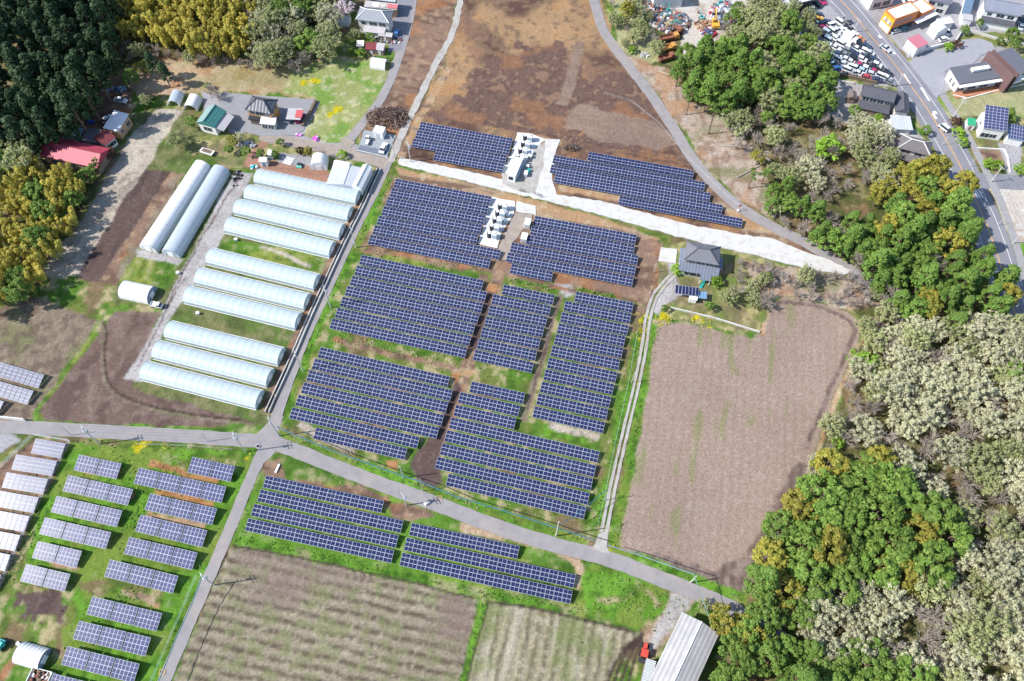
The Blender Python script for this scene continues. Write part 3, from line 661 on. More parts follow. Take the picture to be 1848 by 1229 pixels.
# beyond the survey the land just goes on
mb = MB(); x0, x1, y0, y1 = GX[0], GX[-1], GY[0], GY[-1]; B = 3000
M_FAR = mat('far_farmland', A(128, 134, 88), 1.0, .3, .02, dirt=(*A(150, 128, 104), .8))
for q in (((-B, -B), (B, -B), (B, y0), (-B, y0)), ((-B, y1), (B, y1), (B, B), (-B, B)), ((-B, y0), (x0, y0), (x0, y1), (-B, y1)), ((x1, y0), (B, y0), (B, y1), (x1, y1))):
    mb.face([(x, y, -.02) for x, y in q], M_FAR)
tag(mb.build('far_ground'), kind='structure')
# ------------------------------------------------------------------ solar arrays
def pv_mat(name, c1, c2, rough, spec=.5, coat=0.0, metal=0.0):
    m, nt, b = nodes_of(name)
    oi = N(nt, 'ShaderNodeObjectInfo'); c = mixrgb(nt, 'MIX', oi.outputs['Random'], c1, c2)
    geo = N(nt, 'ShaderNodeNewGeometry'); f = noise(nt, .25, 3, geo.outputs['Position'])
    c = mixrgb(nt, 'MIX', mrange(nt, f, .4, .7, 0, .35), c, tuple(x * 1.5 for x in c2))
    nt.links.new(c, b.inputs['Base Color']); b.inputs['Roughness'].default_value = rough
    b.inputs['Specular IOR Level'].default_value = spec; b.inputs['Metallic'].default_value = metal
    return m
M_PV = pv_mat('navy_solar_cells', (.012, .018, .066), (.018, .024, .07), .16, .35)
M_PV2 = pv_mat('slate_solar_cells', (.03, .04, .11), (.045, .05, .125), .24, .35)
M_PV3 = pv_mat('glare_pale_solar_film', (.075, .085, .15), (.10, .105, .17), .25, .42)  # paler than the navy cells: reflected sky glare is put into the colour
M_FRAME = mat('aluminium_frame', (.42, .45, .52), .45, .06)
def module_mesh(name, w, d, cells, frame, split, pv, gap=.035, th=.05):
    """one module lying flat: silver frame tray with cell fields proud of it; split = cells across (nx, ny)"""
    mb = MB(); mb.box((w / 2, d / 2, 0), (w, d, th), frame)
    nx, ny = split; cw = (w - gap * (nx + 1)) / nx; cd = (d - gap * (ny + 1)) / ny; z = th / 2 + .004
    for i in range(nx):
        for j in range(ny):
            x = gap + i * (cw + gap); y = gap + j * (cd + gap)
            mb.face([(x, y, z), (x + cw, y, z), (x + cw, y + cd, z), (x, y + cd, z)], pv)
    return mb.mesh(name)
ME_A = module_mesh('solar_panel', 1.985, .985, None, M_FRAME, (2, 1), M_PV, .045)
ME_B = module_mesh('solar_panel', .97, 1.96, None, M_FRAME, (1, 2), M_PV2, .05)
ME_C = module_mesh('solar_panel', 1.26, .93, None, M_FRAME, (1, 1), M_PV3, .045)
def rack(parent, L, D, tilt, zl, zh, step):
    """rails under the panels, a row of posts"""
    mb = MB()
    for f in (.15, .5, .85):
        y = -D * f * math.cos(tilt); z = zh - D * f * math.sin(tilt) - .07
        mb.box((L / 2, y, z), (L, .06, .07), M_STEEL)
    mb.build('rack_rail', parent)
    n = max(2, int(L / step) + 1); me = {}
    for f in (.2, .8):
        y = -D * f * math.cos(tilt); h = zh - D * f * math.sin(tilt) - .1
        b = MB(); b.box((0, 0, h / 2 - .1), (.08, .08, h + .2), M_STEEL); me = b.mesh('post')
        for i in range(n):
            link('post', me, parent, (.5 + (L - 1.0) * i / (n - 1), y, 0))
def solar_row(tl, tr, n, nrow, me, mw, md, label, group, zh=1.55, tilt=R(12), name='solar_array', gaps=None, g_extra=.0):
    a = G(*tl, zh); b = G(*tr, zh); v = b - a; L = v.length; p = L / n; rz = math.atan2(v.y, v.x)
    root = empty(name, (a.x, a.y, 0), rz)
    tag(root, label, 'solar array', group)
    D = nrow * (md + .02)
    for j in range(nrow):
        for i in range(n):
            o = link('solar_panel', me, root)
            s = (j + 1) * (md + .02)
            o.location = (i * p + (p - mw) / 2, -s * math.cos(tilt), zh - s * math.sin(tilt))
            o.rotation_euler = (tilt, 0, 0)
    rack(root, L, D, tilt, 0, zh, 4.0)
    return root
ORD = ['first', 'second', 'third', 'fourth', 'fifth', 'sixth', 'seventh', 'eighth', 'ninth', 'tenth', 'eleventh']
def zoomed(o, s, rows): return [((o[0] + a / s, o[1] + b / s), (o[0] + c / s, o[1] + d / s), n) for a, b, c, d, n in rows]
BLOCKS = [
 ('block left of the upper inverter pad', 'navy rows north-west of the white road', zoomed((740, 215), 9.726, [(190, 45, 1807, 340, 15), (127, 192, 1767, 488, 15), (65, 340, 1705, 638, 15), (447, 570, 1655, 790, 11)])),
 ('stepped block below the hill lane', 'navy rows in the stepped north-east block', zoomed((990, 265), 3.744, [(275, 33, 982, 160, 17), (38, 55, 1058, 238, 24), (20, 118, 1095, 312, 25), (48, 182, 1178, 393, 26), (483, 330, 1312, 485, 19)])),
 ('close-set block left of the lower inverter pad', 'navy rows left of the lower inverter pad', zoomed((660, 310), 6.828, [(372, 83, 1553, 305, 15), (325, 197, 1520, 420, 15), (275, 308, 1478, 538, 15), (222, 422, 1435, 655, 15), (165, 538, 1390, 775, 15), (113, 655, 1665, 965, 19), (60, 775, 1543, 1075, 18)])),
 ('close-set block left of the hip-roofed house', 'navy rows right of the lower inverter pad', zoomed((900, 380), 5.087, [(335, 47, 1268, 222, 15), (305, 137, 1250, 315, 15), (268, 222, 1285, 412, 16), (120, 292, 1262, 510, 18), (85, 382, 1240, 608, 18), (120, 487, 500, 562, 6)])),
 ('grassy block opposite the middle plastic greenhouses', 'navy rows opposite the middle greenhouses', zoomed((590, 450), 6.143, [(385, 60, 1740, 342, 18), (335, 175, 1775, 472, 19), (283, 290, 1735, 595, 19), (228, 402, 1693, 715, 19), (175, 522, 1645, 833, 19), (120, 643, 1603, 960, 19), (62, 763, 1558, 1088, 19)])),
 ('narrow middle block beside the grass path', 'navy rows in the narrow middle block', zoomed((850, 505), 3.2, [(130, 82, 463, 150, 8), (110, 146, 442, 212, 8), (88, 210, 423, 273, 8), (67, 272, 403, 340, 8), (47, 337, 383, 407, 8), (25, 402, 363, 477, 8)])),
 ('tall block beside the two-wheel track', 'navy rows beside the wheel track', zoomed((850, 505), 3.2, [(607, 67, 940, 132, 8), (545, 120, 927, 195, 9), (525, 185, 912, 262, 9), (507, 249, 893, 326, 9), (490, 313, 880, 392, 9), (470, 378, 862, 460, 9), (450, 447, 845, 533, 9), (430, 515, 828, 602, 9), (410, 586, 810, 675, 9), (390, 655, 793, 745, 9), (368, 728, 775, 822, 9)])),
 ('block above the lane junction', 'navy rows above the lane junction', zoomed((515, 620), 5.716, [(365, 35, 1697, 340, 18), (305, 152, 1727, 480, 19), (250, 272, 1682, 603, 19), (193, 398, 1637, 735, 19), (138, 525, 1588, 865, 19), (75, 655, 1387, 965, 17), (322, 862, 1256, 1080, 12)])),
 ('block right of the black soil patch', 'navy rows right of the black soil patch', zoomed((780, 680), 4.728, [(242, 128, 752, 245, 8), (203, 237, 718, 352, 8), (165, 342, 1428, 635, 19), (127, 452, 1400, 755, 19), (88, 565, 1373, 868, 19), (48, 680, 1345, 992, 19), (140, 825, 1315, 1110, 17)])),
 ('left strip above the stubble fields', 'navy rows above the stubble field, left strip', zoomed((435, 850), 4.493, [(205, 35, 1160, 240, 15), (160, 147, 1317, 402, 18), (108, 263, 1278, 522, 18), (60, 380, 1242, 643, 18)])),
 ('right strip above the stubble fields', 'navy rows above the stubble field, right strip', zoomed((715, 935), 3.965, [(112, 32, 883, 200, 13), (75, 137, 1285, 405, 20), (45, 245, 1262, 518, 20)])),
]
for desc, grp, rows in BLOCKS:
    for k, (a, b, n) in enumerate(rows):
        pos = 'topmost' if k == 0 else 'lowest' if k == len(rows) - 1 else ORD[k]
        solar_row(a, b, n, 3, ME_A, 1.985, .985, f'{pos} navy panel row of the {desc}'[:200], grp)
for (a, b, n), t in zip(zoomed((850, 505), 3.2, [(190, 27, 310, 50, 3), (315, 52, 485, 88, 4)]) + zoomed((780, 680), 4.728, [(338, 38, 528, 78, 3), (535, 80, 795, 138, 4)]),
        ['short three-panel-wide navy table heading the narrow middle block, left half', 'four-panel-wide navy table heading the narrow middle block, right half',
         'short three-panel-wide navy table beside the rusty soil above the black soil patch', 'four-panel-wide navy table right of the shorter one above the black soil patch']):
    solar_row(a, b, n, 3, ME_A, 1.985, .985, t, 'short navy tables heading a block')
def tables(tl, tr, k, label, group, zh=1.9, tilt=R(13)):
    a = G(*tl, zh); b = G(*tr, zh); v = (b - a) / k; rz = math.atan2(v.y, v.x); n3 = {2: ['left', 'right'], 3: ['left', 'middle', 'right'], 4: ['leftmost', 'second', 'third', 'rightmost']}[k]
    for i in range(k):
        p = a + v * i; root = empty('solar_table', (p.x, p.y, 0), rz); tag(root, f'{n3[i]} slate-blue table, {label}', 'solar table', group)
        L = v.length - .28; pw = L / 6
        for c in range(6):
            for r_ in range(2):
                o = link('solar_panel', ME_B, root); s = (r_ + 1) * 1.98
                o.location = (c * pw, -s * math.cos(tilt), zh - s * math.sin(tilt)); o.rotation_euler = (tilt, 0, 0); o.scale = (pw / .985, 1, 1)
        rack(root, L, 3.96, tilt, 0, zh, 2.6)
GW, GE = 'slate tables in the left column of the grassy south-west field', 'slate tables in the right column of the grassy south-west field'
for k, (a, b, n) in enumerate([((142.8, 820.3), (221.3, 836.6), 2), ((123.4, 857.2), (242.2, 883.4), 3), ((102.5, 894.7), (222.8, 921.9), 3), ((81.4, 933.5), (202.8, 961), 3), ((68.7, 976.2), (150, 994.8), 2), ((47.6, 1017.4), (129.2, 1036.5), 2)]):
    tables(a, b, n, f'{"topmost" if k == 0 else "lowest" if k == 5 else ORD[k]} row of the left column by the wire fence', GW)
for k, (a, b, n) in enumerate([((347.5, 824.4), (426, 841.6), 2), ((251, 843.8), (410.3, 879), 4), ((271, 890.6), (393.8, 918.1), 3), ((253.8, 929), (376, 957.8), 3), ((233.8, 968.8), (358.4, 997.8), 3), ((199, 1009.4), (324, 1040), 3), ((167.1, 1076.2), (294.7, 1107.1), 3), ((143.1, 1120), (274.6, 1151.2), 3), ((122, 1165.6), (254.2, 1198.7), 3), ((96.5, 1215.2), (231, 1249), 3)]):
    tables(a, b, n, f'{"topmost" if k == 0 else "lowest" if k == 9 else ORD[k]} row of the right column, beside the lane', GE)
def film_row(tr, vec, n, label, group, zh=1.7, tilt=R(13)):
    tl = (tr[0] - vec[0], tr[1] - vec[1])
    return solar_row(tl, tr, n, 4, ME_C, 1.26, .93, label, group, zh, tilt)
for k, (tr, n, vec) in enumerate([((80.4, 676.4), 10, (89, 25.5)), ((60.9, 705.6), 9, (80, 23)), ((7.4, 724.6), 8, (72, 20.7))]):
    film_row(tr, vec, n, f'{["topmost", "second", "lowest"][k]} whitish glare-toned panel row at the left edge, above the lane', 'glare-toned panel rows above the lane')
for k, (tr, n, vec) in enumerate([((118.4, 800.3), 6, (54, 9.3)), ((103, 831.7), 8, (74, 11.7)), ((87, 864.2), 8, (75, 12.2)), ((70.2, 897.5), 8, (75.5, 13)), ((53.7, 931.5), 8, (76, 14)), ((37.1, 965.7), 8, (77, 14.5)), ((18.9, 1001), 8, (78, 15)), ((2, 1037), 8, (79, 15.5))]):
    film_row(tr, vec, n, f'{"topmost" if k == 0 else "lowest" if k == 7 else ORD[k]} pale glare-toned panel row inside the white wire fence', 'glare-toned panel rows inside the wire fence')

# ------------------------------------------------------------------ inverter stations
M_CAB = mat('cabinet_white', (.72, .74, .75), .4, .05)
M_GRILLE = mat('louvre_black', (.018, .02, .035), .5, .2)
M_BLUEG = mat('cabinet_blue_grey', (.34, .42, .50), .5, .1)
def power_conditioner():
    root = empty('power_conditioner', (0, 0, 0), YAW)
    b = MB(); b.box((0, 0, .12), (3.3, 1.9, .24), M_PAD); b.build('plinth', root)
    b = MB(); b.box((.55, 0, 1.3), (1.5, 1.45, 2.1), M_CAB); b.box((.55, 0, 2.37), (1.6, 1.55, .06), M_CAB); b.build('cabinet', root)
    b = MB(); b.cyl((-.95, 0, .24), .72, 1.9, M_GRILLE, 14); b.build('cooling_drum', root)
    b = MB(); b.cyl((-.95, 0, 2.14), .5, .16, M_CAB, 14); b.build('drum_cap', root)
    b = MB(); b.cyl((.75, .2, 2.4), .42, .14, M_DARK, 14); b.cyl((.75, .2, 2.54), .34, .05, M_CAB, 14); b.build('fan_hood', root)
    b = MB(); b.box((.55, -.745, 1.3), (1.1, .03, 1.5), M_BLUEG); b.build('door', root)
    b = MB(); b.box((1.31, 0, 1.2), (.04, 1.2, 1.6), M_BLUEG); b.build('side_panel', root)
    b = MB(); b.tube([(-.3, .3, 1.9), (0, .3, 2.2), (.3, .3, 1.9)], .09, M_STEEL); b.build('duct', root)
    return root
pc0 = power_conditioner(); first = True
for grp, pts, d in (('power conditioners on the upper concrete pad', [(953, 254), (949, 266), (944.5, 278), (940, 290)], 'upper concrete pad'),
                    ('power conditioners on the lower concrete pad', [(908, 378), (903.5, 390.5), (898.5, 403), (893.5, 416), (889, 429)], 'lower concrete pad')):
    for k, p in enumerate(pts):
        o = pc0 if first else copy_tree(pc0); first = False
        q = G(*p); o.location = (q.x, q.y, .05)
        tag(o, f'{"topmost" if k == 0 else "lowest" if k == len(pts) - 1 else ORD[k]} white inverter cabinet with black drum on the {d}', 'inverter', grp)
q = G(930, 312)
ct = tag(empty('equipment_container', (q.x, q.y, .05), R(90) + YAW - R(6)), 'long white equipment container below the upper inverter cabinets', 'container')
b = MB(); b.box((0, 0, 1.4), (7.6, 2.3, 2.7), M_CAB); b.build('body', ct)
b = MB(); b.box((0, 0, 2.79), (7.7, 2.4, .08), M_WHITE); b.build('roof', ct)
b = MB(); b.box((.5, -1.3, 1.0), (5.2, .5, 1.6), M_BLUEG); b.build('cable_duct', ct)
b = MB(); b.box((-3.82, .2, 1.5), (.05, 1.4, 1.4), M_GRILLE); b.build('vent_grille', ct)
b = MB(); b.box((3.82, 0, 1.3), (.05, 1.1, 2.1), M_STEEL); b.build('door', ct)
M_TANK = mat('beige_box', (.46, .44, .42), .7, .2)
for p, s, l in (((956, 285), (1.3, 1.0, 1.2), 'grey-beige junction box right of the upper inverter cabinets'), ((958, 278.5), (1.4, 1.0, 1.0), 'small beige switch box beside the topmost upper inverters'), ((952, 303), (1.0, .8, 1.1), 'white meter box right of the long equipment container'), ((949, 317), (1.0, 1.6, 1.4), 'pale tank beside the lower end of the equipment container'), ((911, 402), (1.0, .9, 1.1), 'small grey box right of the third lower inverter cabinet'), ((916, 390), (1.1, 1.0, 1.2), 'round-topped grey box right of the second lower inverter cabinet')):
    q = G(*p); t = tag(empty('junction_box', (q.x, q.y, .05), YAW), l, 'electrical box')
    b = MB(); b.box((0, 0, s[2] / 2), s, M_TANK, taper=.96); b.build('body', t)
    b = MB(); b.box((0, 0, s[2] + .03), (s[0] + .1, s[1] + .1, .06), M_CAB); b.build('lid', t)
q = G(954.5, 310); t = tag(empty('water_tank', (q.x, q.y, .05)), 'small teal tank beside the equipment container', 'tank'); M_TEAL = mat('teal_plastic', (.02, .30, .28), .5, .1)
b = MB(); b.cyl((0, 0, 0), .55, 1.0, M_TEAL, 12); b.build('body', t); b = MB(); b.cyl((0, 0, 1.0), .3, .12, M_TEAL, 10); b.build('lid', t)
for p, l in (((952, 408), 'upper white cubicle at the left edge of the solar row, by the pad'), ((946, 434), 'lower white cubicle at the left edge of the solar row, by the pad')):
    q = G(*p); t = tag(empty('switch_cubicle', (q.x, q.y, .05), YAW), l, 'cubicle')
    b = MB(); b.box((0, 0, 1.1), (1.7, 2.3, 2.2), M_CAB); b.box((0, 0, 2.23), (1.8, 2.4, .06), M_WHITE); b.build('cabinet', t)
    b = MB(); b.box((0, -1.17, 1.1), (1.3, .04, 1.8), M_STEEL); b.build('door', t)
    b = MB(); b.box((.87, 0, 1.2), (.05, 1.4, 1.2), M_GRILLE); b.build('vent_grille', t)
# ------------------------------------------------------------------ plastic greenhouses
def film_mat(name, col, rough=.28, transl=.35, tint=(.75, .8, .82)):
    m, nt, b = nodes_of(name)
    geo = N(nt, 'ShaderNodeNewGeometry'); f = noise(nt, .5, 3, geo.outputs['Position'])
    c = mixrgb(nt, 'MIX', mrange(nt, f, .35, .7, 0, 1), col, tuple(x * .93 for x in col))
    nt.links.new(c, b.inputs['Base Color']); b.inputs['Roughness'].default_value = rough
    b.inputs['Specular IOR Level'].default_value = .5
    tr = N(nt, 'ShaderNodeBsdfTranslucent'); tr.inputs['Color'].default_value = (*tint, 1)
    mx = N(nt, 'ShaderNodeMixShader'); mx.inputs[0].default_value = transl
    nt.links.new(b.outputs[0], mx.inputs[1]); nt.links.new(tr.outputs[0], mx.inputs[2])
    nt.links.new(mx.outputs[0], nt.nodes['Material Output'].inputs['Surface'])
    return m
M_FILM = film_mat('greenhouse_film', (.64, .74, .78))
M_FILM2 = film_mat('clear_film', (.55, .62, .70), .2, .3)
M_CURT = film_mat('side_curtain_film', (.45, .55, .60), .4, .3)
M_TARP = film_mat('white_tarp', (.80, .80, .80), .5, .12)
M_GREYSHADE = mat('grey_and_end_shade', (.20, .25, .34), .6, .15)  # plain grey for letters and doors; on tunnel ends it paints their shade
def arch(W, H, n=14, wall=.0):
    out = []
    for i in range(n + 1):
        t = math.pi * i / n; c = math.cos(t); s_ = math.sin(t)
        out.append((W / 2 - W / 2 * math.copysign(abs(c) ** .9, c), wall + (H - wall) * s_ ** .85))
    return out
def tunnel(name, a, b, W, H, label, group=None, film=None, end=None, curtain=True, hoops=True, open_end=None, cat='greenhouse', step=2.0, sag=.03, drop_front=True):
    """a-b: ground line of the near long side; the house lies to the left of a->b"""
    film = film or M_FILM; end = end or film
    v = b - a; L = v.length; rz = math.atan2(v.y, v.x)
    root = tag(empty(name, (a.x, a.y, 0), rz), label, cat, group)
    pr = arch(W, H); n = len(pr)
    ns = max(2, int(L / step) * 2)
    lo, hi = (2, n - 3) if curtain else (0, n - 1)
    mb = MB()
    xs = [L * i / ns for i in range(ns + 1)]
    def P(x, k, i, off=0.0):
        y, z = pr[k]; s_ = -sag if i % 2 else 0.0
        nx, nz = (y - W / 2) / (W / 2), z / H
        return (x, y + nx * (s_ + off), max(0, z + nz * (s_ + off)))
    for i in range(ns):
        for k in range(lo, hi):
            mb.face([P(xs[i], k, i), P(xs[i + 1], k, i + 1), P(xs[i + 1], k + 1, i + 1), P(xs[i], k + 1, i)], film)
    mb.build('film_cover', root, smooth=True)
    if curtain:
        for rng in ((0, 2), (n - 3, n - 1)):
            mb = MB()
            for i in range(ns):
                for k in range(*rng):
                    mb.face([P(xs[i], k, 0, -.06), P(xs[i + 1], k, 0, -.06), P(xs[i + 1], k + 1, 0, -.06), P(xs[i], k + 1, 0, -.06)], M_CURT)
            mb.build('side_curtain', root)
            mb = MB(); kk = 2 if rng[0] == 0 else n - 3; p0, p1 = P(0, kk, 0, .05), P(L, kk, 0, .05)
            mb.tube([p0, p1], .06, M_WHITE); kk = 0 if rng[0] == 0 else n - 1; p0, p1 = P(0, kk, 0, .05), P(L, kk, 0, .05); mb.tube([(p0[0], p0[1], .1), (p1[0], p1[1], .1)], .07, M_WHITE); mb.build('side_rail', root)
    for x, nm in ((0.0, 'w'), (L, 'e')):
        if open_end == nm: continue
        mb = MB(); mb.face([(x, y, z) for y, z in pr], end); mb.face([(x + (.04 if nm == 'e' else -.04), y, z) for y, z in pr], end)
        w = mb.build('end_wall', root)
        mb = MB(); sx = .09 if nm == 'e' else -.09
        mb.box((x + sx, W / 2, .95), (.06, 1.8, 1.9), M_WHITE); mb.build('door', w)
        mb = MB()
        for q in (.25, .75): mb.box((x + sx, W * q, H * .38), (.05, .06, H * .74), M_STEEL)
        mb.build('door_post', w)
    if hoops:
        mb = MB()
        for i in range(0, ns + 1, 2):
            mb.tube([P(xs[i], k, 0, .015) for k in range(n)], .022, M_STEEL, 3, cap=False)
        tag(mb.build('hoops', root), kind='stuff')
    return root
GL = [(459, 333), (441, 362), (422, 388), (405.6, 421), (372.6, 478), (352, 514), (332, 548), (298, 612), (276, 648), (254.3, 686.3)]
GR = [(641.8, 372), (627.3, 402.5), (612, 434), (594.3, 466.6), (566.3, 526.3), (549, 562), (533, 597), (502, 661.6), (481.6, 700.3), (462.5, 740.2)]
for k, (l, r) in enumerate(zip(GL, GR)):
    tunnel('plastic_greenhouse', G(*l), G(*r), 5.5, 2.75, f'{"topmost" if k == 0 else "lowest" if k == 9 else ORD[k]} of the ten long white plastic greenhouses lying parallel', 'ten parallel plastic greenhouses')
def side_tunnel(fl, fr, depth_px, *a, **k):
    p, q = G(*fl), G(*fr); return tunnel('plastic_tunnel', p, q, *a, **k)
tunnel('plastic_greenhouse', G(285, 457), G(383, 305), 5.6, 3.0, 'upper left of two long greenhouses standing close together, whole white cover', 'two long north-south greenhouses', film=M_TARP)
tunnel('plastic_greenhouse', G(326, 466), G(416, 313), 5.6, 3.0, 'greyer, more transparent of the two long greenhouses beside the gravel apron', 'two long north-south greenhouses', film=M_FILM2)
tunnel('storage_tunnel', G(216.4, 539), G(268.5, 550), 5.6, 2.9, 'white arched storage tunnel with shaded blue-grey end on the grass by the gravel apron', film=M_TARP, end=M_GREYSHADE, curtain=False, cat='storage tunnel')
tunnel('storage_tunnel', G(27, 1198.6), G(73, 1212), 4.9, 2.6, 'ribbed white arched shed with shaded end in the lower left corner', film=M_TARP, end=M_GREYSHADE, curtain=False, cat='storage tunnel', step=.8, sag=.07)
tunnel('storage_tunnel', G(324.5, 193), G(333, 172), 4.0, 2.4, 'grey-white open arched tunnel, left of two beside the lawn', 'arched tunnels by the lawn', film=M_FILM2, curtain=False, cat='storage tunnel', open_end='w')
tunnel('storage_tunnel', G(356, 202), G(366, 181), 4.4, 2.6, 'bright white arched tunnel, right of two beside the lawn', 'arched tunnels by the lawn', film=M_TARP, curtain=False, cat='storage tunnel', open_end='w')
tunnel('storage_tunnel', G(605, 47), G(630, 49), 4.2, 2.6, 'pale blue arched tent beside the dark car and cherry tree', film=M_FILM, curtain=False, cat='storage tunnel', open_end='w')
tunnel('storage_tunnel', G(668, 124), G(695, 128), 4.2, 2.5, 'small white arched tunnel below the vegetable rows beside the top lane', film=M_TARP, curtain=False, cat='storage tunnel', open_end='e')
tunnel('storage_tunnel', G(591, 307), G(594, 289), 5.2, 3.4, 'white round-topped shed with dark doorway beside the clay strip', film=M_TARP, curtain=False, cat='storage tunnel')

# ------------------------------------------------------------------ houses and sheds
M_TILE = mat('grey_roof_tile', (.155, .155, .18), .6, .1, .6, stripes=('X', .32, .16))
M_TILE2 = mat('blue_grey_metal_roof', (.16, .18, .23), .4, .1, .6, stripes=('X', .9, .22))
M_TILED = mat('dark_roof_tile', (.09, .09, .11), .55, .12, .6, stripes=('X', .34, .2))
M_TILEB = mat('brown_grey_roof_tile', (.15, .135, .14), .65, .12, .8, stripes=('X', .3, .15))
M_REDROOF = mat('red_corrugated_roof', (.42, .06, .10), .5, .1, .5, stripes=('X', .7, .25))
M_MAROON = mat('maroon_roof', (.20, .045, .05), .55, .15, .6, stripes=('X', .6, .2))
M_BLUEROOF = mat('blue_sheet_roof', (.16, .28, .42), .5, .15, .5, stripes=('X', .7, .18))
M_GREENROOF = mat('pale_green_roof', (.23, .34, .32), .5, .1, .5, stripes=('X', .8, .14))
M_TEALROOF = mat('teal_roof', (.06, .20, .19), .5, .1, .5, stripes=('X', .8, .15))
M_GREYROOF = mat('grey_sheet_roof', (.42, .40, .41), .6, .1, .5, stripes=('X', .7, .14))
M_WHITEROOF = mat('white_sheet_roof', (.70, .70, .71), .45, .06, .5, stripes=('X', .7, .08))
M_ASB = mat('weathered_cement_roof', (.36, .35, .35), .85, .12, .5, stripes=('X', 1.0, .22), dirt=(.50, .48, .47, .6))
M_WALLW = mat('cream_wall', (.60, .58, .54), .85, .08)
M_WALLP = mat('white_wall', (.72, .71, .69), .8, .06)
M_WALLB = mat('brown_wall', (.20, .15, .12), .8, .15)
M_WALLO = mat('orange_wall', (.52, .27, .09), .8, .12)
M_RED = mat('red_sheet', (.48, .10, .10), .5, .1)
def frame_of(tl, tr, br, h):
    a, b, c = G(*tl, h), G(*tr, h), G(*br, h); u = (b - a); w = u.length; rz = math.atan2(u.y, u.x)
    un = u / w; vn = Vector((-un.y, un.x, 0)); d = abs((b - c).dot(vn)); ctr = b - un * w / 2 - vn * d / 2
    return Vector((ctr.x, ctr.y, 0)), w, d, rz
def window(parent, x, y, z, w, h, side, m=None):
    m = m or M_WHITE; t = .08
    fr = MB(); pn = MB()
    if side in 'SN':
        s_ = -1 if side == 'S' else 1
        fr.box((x, y + s_ * .03, z), (w + .16, .06, h + .16), m); pn.box((x, y + s_ * .065, z), (w, .03, h), M_GLASS)
        bar = MB().box((x, y + s_ * .085, z), (.06, .02, h), m)
    else:
        s_ = 1 if side == 'E' else -1
        fr.box((x + s_ * .03, y, z), (.06, w + .16, h + .16), m); pn.box((x + s_ * .065, y, z), (.03, w, h), M_GLASS)
        bar = MB().box((x + s_ * .085, y, z), (.02, .06, h), m)
    o = fr.build('window', parent); pn.build('pane', o); bar.build('mullion', o); return o
def roof_mesh(w, d, h, rise, kind, m, ov=0.0, th=.14, axis='x', soffit=None):
    """closed roof body standing on z=h"""
    mb = MB(); X, Y = w / 2 + ov, d / 2 + ov; so = soffit or m
    e = [(-X, -Y, h), (X, -Y, h), (X, Y, h), (-X, Y, h)]
    if kind == 'flat':
        mb.box((0, 0, h + th / 2), (2 * X, 2 * Y, th), m); return mb, []
    if kind == 'mono':
        mb.face([(-X, -Y, h), (X, -Y, h), (X, Y, h + rise), (-X, Y, h + rise)], m)
        mb.face([(-X, -Y, h - th), (-X, Y, h + rise - th), (X, Y, h + rise - th), (X, -Y, h - th)], so)
        for a, b, za, zb in ((0, 1, h, h), (1, 2, h, h + rise), (2, 3, h + rise, h + rise), (3, 0, h + rise, h)):
            mb.face([(e[a][0], e[a][1], za - th), (e[b][0], e[b][1], zb - th), (e[b][0], e[b][1], zb), (e[a][0], e[a][1], za)], so)
        return mb, []
    if kind == 'hip':
        if X >= Y: r1, r2 = (-(X - Y), 0, h + rise), (X - Y, 0, h + rise)
        else: r1, r2 = (0, -(Y - X), h + rise), (0, Y - X, h + rise)
        if X >= Y: fs = [(e[0], e[1], r2, r1), (e[2], e[3], r1, r2), (e[1], e[2], r2), (e[3], e[0], r1)]; hips = [(r1, r2), (e[0], r1), (e[3], r1), (e[1], r2), (e[2], r2)]
        else: fs = [(e[0], e[1], r1), (e[2], e[3], r2), (e[1], e[2], r2, r1), (e[3], e[0], r1, r2)]; hips = [(r1, r2), (e[0], r1), (e[1], r1), (e[2], r2), (e[3], r2)]
    else:
        if axis == 'x': r1, r2 = (-X, 0, h + rise), (X, 0, h + rise); fs = [(e[0], e[1], r2, r1), (e[2], e[3], r1, r2)]; ends = [(e[1], e[2], r2), (e[3], e[0], r1)]
        else: r1, r2 = (0, -Y, h + rise), (0, Y, h + rise); fs = [(e[1], e[2], r2, r1), (e[3], e[0], r1, r2)]; ends = [(e[0], e[1], r1), (e[2], e[3], r2)]
        hips = [(r1, r2)]
        for f in ends: mb.face(f, so)
    for f in fs: mb.face(f, m)
    for i in range(4):
        a, b = e[i], e[(i + 1) % 4]; mb.face([(a[0], a[1], h - th), (b[0], b[1], h - th), b, a], so)
    mb.face([(p[0], p[1], h - th) for p in e][::-1], so)
    return mb, hips
